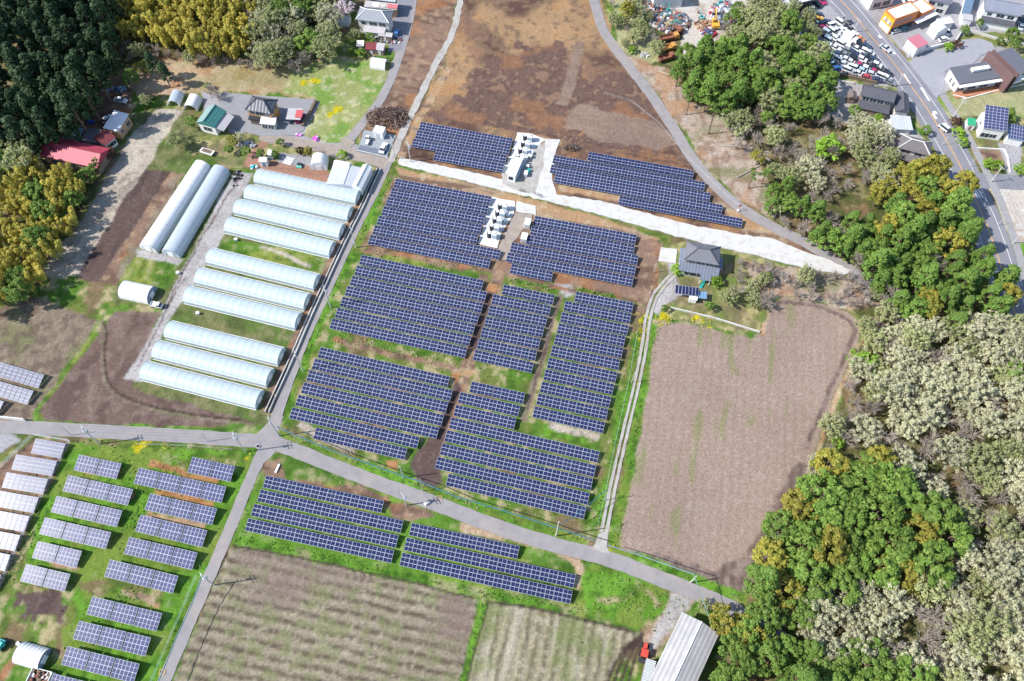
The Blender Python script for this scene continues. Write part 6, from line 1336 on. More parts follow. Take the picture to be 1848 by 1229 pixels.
# the ditch along the greenhouse lane
def wall(name, px, w, h, m, label, cat='wall', z=0.0, off=0.0):
    P = smooth([G(*p) for p in px], 3.0); mb = MB(); L = []
    for i, p in enumerate(P):
        d = (Vector(P[min(i + 1, len(P) - 1)]) - Vector(P[max(i - 1, 0)])).normalized(); n = Vector((-d.y, d.x)); c = Vector(p) + n * off; L.append((c + n * w / 2, c - n * w / 2))
    for i in range(len(L) - 1):
        a, b = L[i]; c, d = L[i + 1]
        mb.face([(a.x, a.y, z + h), (b.x, b.y, z + h), (d.x, d.y, z + h), (c.x, c.y, z + h)], m)
        mb.face([(a.x, a.y, z), (a.x, a.y, z + h), (c.x, c.y, z + h), (c.x, c.y, z)], m); mb.face([(b.x, b.y, z + h), (b.x, b.y, z), (d.x, d.y, z), (d.x, d.y, z + h)], m)
    return mb, tag(mb.build(name), label, cat) if cat else mb
DPX = [(684, 305), (668, 340), (654, 372), (620, 440), (590, 505), (560, 570), (530, 640), (500, 705), (482, 745)]
P = smooth([G(*p) for p in DPX], 3.0); root = tag(empty('irrigation_ditch', (*P[0], 0)), 'narrow concrete irrigation ditch between greenhouses and the lane', 'ditch')
o0 = Vector((*P[0], 0))
for nm, off, w, h, m in (('wall', .55, .22, .75, M_CONC), ('wall', -.55, .22, .45, M_CONC), ('bed', 0, .86, .06, mat('shaded_ditch_bed', (.02, .03, .035), .25, .2))):  # bed coloured near black to stand in for shade inside the ditch
    mb = MB(); L = []
    for i, p in enumerate(P):
        d = (Vector(P[min(i + 1, len(P) - 1)]) - Vector(P[max(i - 1, 0)])).normalized(); n = Vector((-d.y, d.x)); c = Vector(p) + n * off - o0.xy; L.append((c + n * w / 2, c - n * w / 2))
    for i in range(len(L) - 1):
        a, b = L[i]; c, d = L[i + 1]
        for q in ([(a.x, a.y, h), (b.x, b.y, h), (d.x, d.y, h), (c.x, c.y, h)], [(a.x, a.y, 0), (a.x, a.y, h), (c.x, c.y, h), (c.x, c.y, 0)], [(b.x, b.y, h), (b.x, b.y, 0), (d.x, d.y, 0), (d.x, d.y, h)]): mb.face(q, m)
    mb.build(nm, root)
def low_wall(px, label, w=.3, h=.8, m=M_CONC, cat='wall', name='low_wall'):
    P = [G(*p) for p in px]; mb = MB()
    for a, b in zip(P[:-1], P[1:]):
        d = b - a; mb.box((*((a + b) / 2)[:2], h / 2), (d.length + w * .5, w, h), m, math.atan2(d.y, d.x))
    return tag(mb.build(name), label, cat)
low_wall([(1498, 134), (1560, 147), (1580, 152)], 'brown retaining wall at the lower edge of the car lot', .5, 1.2, M_BARK); low_wall([(1505, 146), (1540, 152)], 'pale block wall below the car lot', .4, .7)
low_wall([(1640, 100), (1700, 84), (1722, 78), (1745, 42)], 'white boundary wall behind the shop lot', .3, 1.4, M_WALLP); low_wall([(1720, 172), (1745, 178), (1802, 163), (1848, 152)], 'white kerb wall around the clinic lawn', .3, .3, M_WALLP)
low_wall([(1210, 556), (1290, 575), (1370, 600)], 'low concrete wall between the house garden and ploughed field', .3, .6); low_wall([(1580, 240), (1625, 250), (1640, 252)], 'grey garden wall behind the white-ridged house', .3, 1.2, M_WALLB)
low_wall([(1764, 268), (1812, 271), (1818, 285), (1822, 312)], 'white edging around the vegetable plot by the side road', .25, .5, M_WALLP); low_wall([(1742, 55), (1800, 72), (1848, 82)], 'grey garden wall below the grey-tiled house', .3, .9)
low_wall([(570, 184), (560, 205), (547, 228)], 'dark slatted wall at the right edge of the paved farmyard', .8, 1.0, M_BARK); low_wall([(645, 272), (700, 285)], 'low edge kerb of the parking ramp', .25, .35)
# vegetable rows above the small tunnel
t = tag(empty('board_stack', (*G(521, 291)[:2], .05), YAW - R(6)), 'white boards laid out in rows on the grey yard', 'boards')
for i in range(5): b = MB(); b.box((0, -1.2 + i * .6, .12), (2.9 - .2 * (i % 2), .26, .2), M_WHITE); b.build('board', t)
t = tag(empty('crate_stack', (*G(541, 300)[:2], .05), YAW), 'mint green and black crates on the clay strip', 'crates')
for i, m_ in enumerate((mat('mint_plastic', (.16, .55, .42), .5, .1), M_DARK, M_DARK)): b = MB(); b.box((0, -.6 + i * .62, .3), (1.7, .5, .6), m_); b.build('crate', t)
t = tag(empty('black_bin', (*G(466, 806)[:2], .03)), 'round black drain opening beside the lane junction', 'drain'); b = MB(); b.cyl((0, 0, -.05), .55, .35, M_CONC, 14); b.build('rim', t); b = MB(); b.cyl((0, 0, .3), .42, .03, M_GRILLE, 14); b.build('hole', t)
for px, w in (((793, 899), 1), ((293, 1213), 1)):
    P0 = G(*px); mb = MB(); z = next_z() + .02
    for (x, y, dx, dy) in ((0, -.5, 1.3, .16), (0, .5, 1.3, .16), (-.6, 0, .16, .9), (.6, 0, .16, .9)):
        mb.face([(P0.x + x - dx / 2, P0.y + y - dy / 2, z), (P0.x + x + dx / 2, P0.y + y - dy / 2, z), (P0.x + x + dx / 2, P0.y + y + dy / 2, z), (P0.x + x - dx / 2, P0.y + y + dy / 2, z)], M_ORANGE)
    tag(mb.build('road_marking'), kind='structure')
# ------------------------------------------------------------------ trees: trunk with limbs + a crown of many small leaf faces
LM = {
 'cedar': leafmat('cedar_foliage', (.022, .05, .022), (.045, .085, .03), (.06, .10, .03), transl=.15),
 'hinoki': leafmat('cypress_foliage', (.085, .17, .03), (.16, .26, .05), (.19, .26, .05)),
 'evergreen': leafmat('evergreen_foliage', (.10, .19, .03), (.19, .29, .055), (.22, .29, .06)),
 'golden': leafmat('golden_evergreen_foliage', (.22, .22, .035), (.38, .32, .055), (.16, .25, .04)),
 'bamboo': leafmat('bamboo_foliage', (.40, .36, .06), (.62, .50, .11), (.22, .29, .05), transl=.35),
 'budding': leafmat('budding_foliage', (.42, .42, .25), (.60, .59, .40), (.42, .39, .30), transl=.35),
 'olivebud': leafmat('olive_budding_foliage', (.28, .32, .12), (.42, .44, .22), (.36, .32, .22), transl=.3),
 'bare': leafmat('bare_twigs', (.28, .235, .20), (.46, .41, .36), (.38, .31, .26), transl=.0),
 'fresh': leafmat('fresh_foliage', (.18, .33, .035), (.30, .46, .06), (.22, .36, .05), transl=.35),
 'cherry': leafmat('cherry_blossom', (.62, .52, .54), (.74, .68, .70), (.45, .40, .38), transl=.3),
 'redleaf': leafmat('reddish_foliage', (.10, .05, .035), (.17, .08, .05), (.07, .08, .03)),
}
def unit(v): return v / np.maximum(1e-6, np.linalg.norm(v, axis=1, keepdims=True))
def leaf_arrays(rng, pos, nrm, size, aspect=1.5):
    n = len(pos); r = rng.normal(size=(n, 3)); a = unit(np.cross(nrm, r)); b = np.cross(nrm, a)
    s = size[:, None] * .5
    a = a * s * aspect; b = b * s
    v = np.stack([pos - a, pos + b * .9 - a * .1, pos + a, pos - b * .9 - a * .1], 1).reshape(-1, 3)
    return v
def clump_leaves(rng, cen, rad, per, size, squash=.8, up=.5, droop=0.0):
    n = len(cen); d = unit(rng.normal(size=(n * per, 3))); d[:, 2] = np.where(d[:, 2] < -.3, -d[:, 2], d[:, 2])
    rr = np.repeat(rad, per) * rng.uniform(.45, 1.05, n * per); C = np.repeat(cen, per, 0)
    p = C + d * rr[:, None] * np.array([1, 1, squash])
    p[:, 2] -= droop * (np.hypot(d[:, 0], d[:, 1])) * rr
    nr = unit(d * .9 + rng.normal(size=d.shape) * .45 + np.array([0, 0, up]))
    sz = size * rng.uniform(.6, 1.35, n * per)
    return leaf_arrays(rng, p, nr, sz)
def twig_arrays(rng, segs):
    """thin three-sided prisms for bare branches"""
    V_ = []; F_ = []
    for p, q, r0, r1 in segs:
        d = q - p; L = np.linalg.norm(d)
        if L < 1e-4: continue
        d = d / L; a = np.cross(d, [0, 0, 1.0] if abs(d[2]) < .9 else [1.0, 0, 0]); a /= np.linalg.norm(a); b = np.cross(d, a); k = len(V_)
        for pt, r in ((p, r0), (q, r1)):
            for t in (0, 2.094, 4.189): V_.append(pt + a * (r * math.cos(t)) + b * (r * math.sin(t)))
        for i in range(3): j = (i + 1) % 3; F_.append((k + i, k + j, k + 3 + j, k + 3 + i))
    return np.array(V_), F_
def mesh_from(name, V_, quads, m):
    me = bpy.data.meshes.new(name); q = np.asarray(quads, np.int32)
    me.vertices.add(len(V_)); me.vertices.foreach_set('co', np.asarray(V_, np.float32).ravel())
    me.loops.add(len(q) * 4); me.loops.foreach_set('vertex_index', q.ravel())
    me.polygons.add(len(q)); me.polygons.foreach_set('loop_start', np.arange(0, len(q) * 4, 4, dtype=np.int32))
    me.update(calc_edges=True); me.materials.append(m); return me
def leafmesh(name, V_, m): return mesh_from(name, V_, np.arange(len(V_)).reshape(-1, 4), m)
def trunk_mesh(rng, H, r, limbs, lean=.03, m=M_BARK):
    b = MB(); top_ = Vector((rng.normal() * lean * H, rng.normal() * lean * H, H))
    b.tube([(0, 0, -.3), tuple(top_ * .5), tuple(top_)], r, m, 6, r * .35)
    for c in limbs:
        z = min(H * .9, max(H * .3, c[2] * .6)); s = top_ * (z / H); e = Vector(c)
        b.tube([tuple(s), tuple(s.lerp(e, .5) + Vector((0, 0, .1))), tuple(e)], r * .4, m, 4, .03)
    return b.mesh('trunk')
def dome(rng, n, R, zc, rz, lo=-.25, jit=.16):
    out = []
    while len(out) < n:
        d = rng.normal(size=3); d /= np.linalg.norm(d)
        if d[2] < lo: continue
        k = 1 + rng.normal() * jit
        out.append((d[0] * R * k, d[1] * R * k, zc + d[2] * rz * k))
    return np.array(out)
SPEC = {}
def make_species(kind, nvar):
    rng = np.random.default_rng(sum(map(ord, kind))); L = []
    for v in range(nvar):
        if kind in ('evergreen', 'golden'):
            R_ = 3.1 * rng.uniform(.9, 1.1); c = dome(rng, 58, R_, 5.6, 3.0, -.35, .13); c[:, 0] *= rng.uniform(.85, 1.1)
            V_ = clump_leaves(rng, c, rng.uniform(.55, 1.05, len(c)), 46, .40); tr = trunk_mesh(rng, 6.0, .24, c[::8])
        elif kind == 'hinoki':
            z = rng.uniform(0, 1, 64) ** .85; a = rng.uniform(0, 6.28, 64); r = 2.7 * (1 - z) ** .6 * rng.uniform(.75, 1.1, 64)
            c = np.stack([r * np.cos(a), r * np.sin(a), 3.0 + z * 8.0], 1)
            V_ = clump_leaves(rng, c, rng.uniform(.55, 1.0, 64), 40, .40, .7, .4, .35); tr = trunk_mesh(rng, 10.5, .25, c[::7], .01)
        elif kind == 'cedar':
            z = rng.uniform(0, 1, 60) ** .8; a = rng.uniform(0, 6.28, 60); r = 2.4 * (1 - z) ** .55 * rng.uniform(.7, 1.15, 60)
            c = np.stack([r * np.cos(a), r * np.sin(a), 5.0 + z * 9.0], 1)
            V_ = clump_leaves(rng, c, rng.uniform(.55, 1.05, 60), 38, .46, .8, .35, .25); tr = trunk_mesh(rng, 13.5, .28, c[::8], .01)
        elif kind == 'bamboo':
            c = []; rad = []
            for k in range(9):
                a = rng.uniform(0, 6.28); r = rng.uniform(.2, 1.9); h = rng.uniform(6.5, 9.5); ln = rng.uniform(.5, 1.6)
                for t in np.linspace(.45, 1, 5): c.append((r * math.cos(a) + ln * t * t * math.cos(a), r * math.sin(a) + ln * t * t * math.sin(a), h * t - .9 * max(0, t - .85) * 6)); rad.append(.85 - .45 * abs(t - .8))
            c = np.array(c); V_ = clump_leaves(rng, c, np.array(rad) * rng.uniform(.8, 1.2, len(c)), 40, .36, 1.0, .3, .3)
            b = MB()
            for k in range(0, len(c), 5): b.tube([(c[k][0] * .5, c[k][1] * .5, -.2), tuple(c[k]), tuple(c[k + 4])], .06, mat('bamboo_culm', (.22, .26, .07), .6, .2), 4, .02)
            tr = b.mesh('trunk')
        elif kind in ('budding', 'olivebud', 'cherry'):
            R_ = 3.4 * rng.uniform(.9, 1.1); c = dome(rng, 78, R_, 5.2, 2.9, -.4, .17); inner = c * np.array([.62, .62, .86]); c = np.concatenate([c, inner[::2]])
            V_ = clump_leaves(rng, c, rng.uniform(.35, .8, len(c)), 24, .30, .9, .4)
            segs = []
            for p in c[::1]:
                s = np.array([0, 0, 2.2 + rng.uniform(0, 1.5)]); m_ = s + (p - s) * .5 + rng.normal(size=3) * .3; segs += [(s, m_, .07, .05), (m_, p, .05, .02)]
            TV, TF = twig_arrays(rng, segs); n0 = len(V_); V_ = np.concatenate([V_, TV]); extra = [tuple(i + n0 for i in f) for f in TF]
            tr = trunk_mesh(rng, 4.5, .22, c[::14])
        elif kind == 'bare':
            segs = []; tips = []
            for k in range(11):
                a = rng.uniform(0, 6.28); e = rng.uniform(.5, 1.25); s = np.array([0, 0, rng.uniform(1.2, 3.0)]); l = rng.uniform(2.2, 3.4)
                p = s + l * np.array([math.cos(a) * math.cos(e), math.sin(a) * math.cos(e), math.sin(e)]); segs.append((s, p, .10, .05))
                for j in range(8):
                    f = rng.uniform(.35, 1); q0 = s + (p - s) * f; d = unit((p - s)[None])[0] + rng.normal(size=3) * .55; d[2] += .25; q1 = q0 + d / np.linalg.norm(d) * rng.uniform(.9, 1.7); segs.append((q0, q1, .055, .03))
                    for i in range(5):
                        f2 = rng.uniform(.3, 1); r0 = q0 + (q1 - q0) * f2; d2 = d + rng.normal(size=3) * .7; d2[2] += .2; segs.append((r0, r0 + d2 / np.linalg.norm(d2) * rng.uniform(.5, 1.1), .038, .02))
            V_, extra = twig_arrays(rng, segs); tr = trunk_mesh(rng, 4.2, .17, [])
            L.append((mesh_from('branches', V_, extra, LM['bare']), tr)); continue
        elif kind in ('fresh', 'redleaf'):
            c = dome(rng, 34, 1.7, 1.7, 1.5, -.2, .2); V_ = clump_leaves(rng, c, rng.uniform(.35, .7, 34), 36, .30); tr = trunk_mesh(rng, 1.8, .1, c[::9])
        if kind in ('budding', 'olivebud', 'cherry'):
            nq = np.arange(n0).reshape(-1, 4); me = mesh_from('crown', V_, np.concatenate([nq, np.array(extra)]), LM[kind])
        else: me = leafmesh('crown', V_, LM[kind])
        L.append((me, tr))
    SPEC[kind] = L
for kd, nv in (('cedar', 6), ('hinoki', 6), ('evergreen', 8), ('golden', 4), ('bamboo', 6), ('budding', 8), ('olivebud', 4), ('bare', 7), ('fresh', 4), ('cherry', 1), ('redleaf', 2)): make_species(kd, nv)
NAME = {'cedar': 'cedar_tree', 'hinoki': 'cypress_tree', 'evergreen': 'evergreen_tree', 'golden': 'evergreen_tree', 'bamboo': 'bamboo_clump', 'budding': 'oak_tree', 'olivebud': 'oak_tree', 'bare': 'bare_tree', 'fresh': 'shrub', 'cherry': 'cherry_tree', 'redleaf': 'shrub'}
CAT = {'bamboo': 'bamboo', 'fresh': 'shrub', 'redleaf': 'shrub'}
def plant(kind, x, y, s, label, group=None, sz=None, name=None, cat=None):
    me, tr = SPEC[kind][int(RNG.integers(len(SPEC[kind])))]
    t = empty(name or NAME[kind], (x, y, 0), RNG.uniform(0, 6.28)); t.scale = (s * RNG.uniform(.92, 1.08), s * RNG.uniform(.92, 1.08), s * (sz or RNG.uniform(.88, 1.14)))
    link('branches' if kind == 'bare' else 'crown', me, t); link('trunk', tr, t)
    return tag(t, label, cat or CAT.get(kind, 'tree'), group)
CROWN_H = {'cedar': 9.5, 'hinoki': 7, 'evergreen': 6, 'golden': 6, 'bamboo': 6, 'budding': 5.5, 'olivebud': 5.5, 'bare': 4, 'fresh': 1.7, 'cherry': 5, 'redleaf': 1.6}
def inside(p, poly):
    x, y = p; c = False; n = len(poly)
    for i in range(n):
        x1, y1 = poly[i]; x2, y2 = poly[(i + 1) % n]
        if (y1 > y) != (y2 > y) and x < (x2 - x1) * (y - y1) / (y2 - y1) + x1: c = not c
    return c
def wood(px, spacing, mix, srange, labels, group, hc=None, keep=1.0):
    """mix: (kind, weight); the outline is that of the crowns in the photo"""
    hc = hc or sum(CROWN_H[k] * w for k, w in mix) / sum(w for _, w in mix) * (srange[0] + srange[1]) / 2
    poly = [tuple(G(*p, hc)[:2]) for p in px]; xs = [p[0] for p in poly]; ys = [p[1] for p in poly]; pts = []; cell = {}
    rng = random.Random(int(abs(xs[0]) * 10) + len(px))
    area = (max(xs) - min(xs)) * (max(ys) - min(ys))
    for _ in range(int(area / spacing ** 2 * 14)):
        p = (rng.uniform(min(xs), max(xs)), rng.uniform(min(ys), max(ys)))
        if not inside(p, poly): continue
        k = (int(p[0] // spacing), int(p[1] // spacing))
        if any((q[0] - p[0]) ** 2 + (q[1] - p[1]) ** 2 < spacing ** 2 for a in (-1, 0, 1) for b in (-1, 0, 1) for q in cell.get((k[0] + a, k[1] + b), ())): continue
        cell.setdefault(k, []).append(p); pts.append(p)
    ks = [k for k, _ in mix]; ws = [w for _, w in mix]
    for p in pts:
        if rng.random() > keep: continue
        kd = rng.choices(ks, ws)[0]; plant(kd, p[0], p[1], rng.uniform(*srange), labels[kd], group)
    return len(pts)
def lone(kind, px, s, label, group=None, h=None, sz=None):
    q = G(*px, (h if h is not None else CROWN_H[kind]) * s); return plant(kind, q.x, q.y, s, label, group, sz)
LB = lambda place: {'cedar': f'dark green cedar {place}', 'hinoki': f'mid-green feathery conifer {place}', 'evergreen': f'bright green broadleaf tree {place}', 'golden': f'golden-tinged evergreen tree {place}', 'bamboo': f'yellow feathery bamboo clump {place}', 'budding': f'pale cream budding oak {place}', 'olivebud': f'olive-green budding tree {place}', 'bare': f'leafless grey-brown tree {place}', 'fresh': f'bright fresh-green shrub {place}', 'redleaf': f'reddish-leaved shrub {place}', 'cherry': f'cherry {place}'}
wood([(-40, -60), (210, -60), (192, 40), (200, 95), (178, 140), (152, 190), (112, 228), (78, 258), (40, 236), (-40, 240)], 4.3, [('cedar', 1)], (.95, 1.35), LB('in the shaded wood above the crimson farmhouse'), 'cedars of the north-west wood')
wood([(-40, 232), (40, 240), (62, 275), (50, 300), (20, 312), (-40, 300)], 4.8, [('olivebud', 3), ('evergreen', 1)], (1.0, 1.3), LB('left of the crimson farmhouse'), 'trees left of the crimson farmhouse')
wood([(192, 12), (230, -50), (330, -50), (450, -50), (455, 30), (455, 72), (425, 90), (330, 82), (262, 62), (212, 46)], 3.5, [('bamboo', 1)], (.9, 1.15), LB('in the sunlit grove above the dry field'), 'bamboo grove above the dry field')
wood([(-40, 345), (30, 300), (70, 300), (112, 305), (142, 330), (128, 380), (108, 425), (80, 470), (40, 525), (-40, 560)], 3.4, [('bamboo', 6), ('evergreen', 1)], (.8, 1.1), LB('in the grove beside the straw strip'), 'bamboo grove beside the straw strip')
wood([(150, 300), (170, 305), (120, 400), (100, 440), (135, 340)], 2.6, [('evergreen', 2), ('redleaf', 1)], (.45, .65), LB('along the dark edge of the bamboo grove'), 'undergrowth along the bamboo grove')
wood([(440, -50), (600, -50), (604, 30), (590, 90), (545, 112), (480, 108), (455, 80)], 4.2, [('olivebud', 4), ('bare', 3), ('evergreen', 1), ('cedar', 1), ('budding', 2)], (.85, 1.2), LB('in the thicket left of the top lane house'), 'thicket left of the top lane house')
wood([(200, 70), (300, 90), (470, 108), (480, 118), (300, 105), (200, 110)], 3.2, [('bare', 3), ('olivebud', 1)], (.5, .75), LB('in the shade under the bamboo grove'), 'undergrowth below the bamboo')
wood([(1220, 130), (1236, 95), (1290, 80), (1330, 72), (1360, 110), (1380, 160), (1340, 185), (1290, 188), (1240, 168)], 4.4, [('hinoki', 5), ('evergreen', 2)], (.95, 1.25), LB('in the dense clump below the scrapyard'), 'conifer clump below the scrapyard')
wood([(1330, 70), (1310, 50), (1345, 10), (1400, -20), (1420, 30), (1470, 70), (1495, 110), (1440, 110), (1390, 90)], 4.2, [('olivebud', 4), ('evergreen', 3), ('bare', 3)], (.85, 1.15), LB('between the scrapyard and the car lot'), 'trees between scrapyard and car lot')
wood([(1370, 95), (1440, 108), (1492, 110), (1502, 160), (1495, 195), (1450, 205), (1390, 190)], 4.2, [('hinoki', 5), ('evergreen', 3), ('olivebud', 2)], (.9, 1.2), LB('in the wood left of the tiled roadside house'), 'wood left of the tiled roadside house')
wood([(1310, 190), (1390, 195), (1480, 205), (1520, 210), (1600, 245), (1605, 300), (1560, 330), (1500, 350), (1450, 370), (1395, 320), (1340, 280)], 4.3, [('bare', 12), ('budding', 1), ('olivebud', 2)], (.7, 1.0), LB('in the open leafless wood above the hill lane'), 'leafless wood above the hill lane', keep=.9)
wood([(1530, 215), (1590, 225), (1612, 275), (1600, 335), (1560, 320), (1545, 260)], 3.6, [('budding', 5), ('olivebud', 2), ('bare', 2)], (.7, .95), LB('beside the white-ridged house'), 'pale trees beside the white-ridged house')
wood([(1382, 335), (1420, 330), (1450, 372), (1500, 385), (1560, 400), (1590, 440), (1620, 500), (1570, 480), (1520, 445), (1450, 415), (1395, 375)], 4.0, [('hinoki', 5), ('evergreen', 2), ('bare', 2)], (.75, 1.0), LB('in the belt along the hill lane'), 'belt along the hill lane')
wood([(1590, 335), (1640, 302), (1690, 300), (1738, 330), (1742, 380), (1740, 440), (1700, 455), (1640, 440), (1600, 420)], 4.6, [('evergreen', 4), ('hinoki', 3), ('golden', 4)], (1.0, 1.3), LB('in the roadside wood below the white-ridged house'), 'roadside wood below the white-ridged house')
wood([(1530, 420), (1600, 425), (1680, 455), (1760, 468), (1815, 480), (1822, 520), (1815, 575), (1760, 590), (1700, 570), (1620, 545), (1585, 500)], 4.2, [('hinoki', 6), ('evergreen', 4), ('golden', 1), ('bare', 1)], (.9, 1.2), LB('in the dense wood left of the road bend'), 'dense wood left of the road bend')
wood([(1340, 470), (1400, 478), (1480, 485), (1560, 500), (1600, 545), (1560, 555), (1500, 540), (1420, 530), (1375, 540), (1330, 510)], 2.9, [('bare', 6), ('olivebud', 1)], (.5, .75), LB('in the scrub above the ploughed field'), 'scrub above the ploughed field', keep=.85)
wood([(1560, 575), (1620, 555), (1680, 575), (1660, 640), (1600, 700), (1540, 760), (1490, 840), (1450, 870), (1500, 760), (1548, 660)], 3.6, [('bare', 4), ('olivebud', 3), ('budding', 1), ('fresh', 1)], (.65, .95), LB('along the right edge of the ploughed field'), 'scrub along the ploughed field')
wood([(1640, 590), (1720, 575), (1890, 590), (1890, 1290), (1660, 1290), (1640, 1180), (1640, 1060), (1730, 1000), (1720, 930), (1640, 880), (1600, 815), (1530, 790), (1580, 720)], 4.6, [('budding', 9), ('bare', 4), ('olivebud', 3)], (.85, 1.3), LB('in the pale wood at the right edge'), 'pale oak wood')
wood([(1462, 1090), (1540, 1060), (1630, 1080), (1640, 1170), (1570, 1190), (1470, 1190)], 4.8, [('budding', 6), ('bare', 2)], (.9, 1.2), LB('in the pale patch amid the evergreens'), 'pale patch amid the evergreens')
wood([(1372, 1040), (1390, 980), (1432, 905), (1500, 838), (1580, 820), (1622, 850), (1650, 905), (1710, 925), (1728, 985), (1650, 1050), (1540, 1050), (1462, 1085), (1400, 1090)], 4.9, [('evergreen', 6), ('golden', 3), ('hinoki', 1)], (.95, 1.4), LB('in the rounded wood right of the ploughed field'), 'rounded evergreens right of the ploughed field')
wood([(1352, 1095), (1400, 1080), (1462, 1090), (1470, 1190), (1560, 1190), (1640, 1180), (1670, 1290), (1270, 1290), (1300, 1215), (1345, 1150)], 4.9, [('evergreen', 9), ('golden', 1), ('hinoki', 1)], (.95, 1.35), LB('in the dense wood beside the long barn'), 'dense evergreens beside the long barn')
wood([(1092, -10), (1160, -10), (1180, 60), (1195, 100), (1150, 95), (1110, 60)], 3.2, [('olivebud', 3), ('fresh', 2), ('bare', 1)], (.4, .75), LB('on the scrub bank beside the hill lane'), 'scrub bank beside the hill lane', keep=.75)
wood([(1395, 5), (1440, 18), (1470, 45), (1480, 70), (1445, 60), (1400, 35)], 3.4, [('bare', 3), ('olivebud', 2)], (.6, .85), LB('against the back of the car lot'), 'scrub behind the car lot')
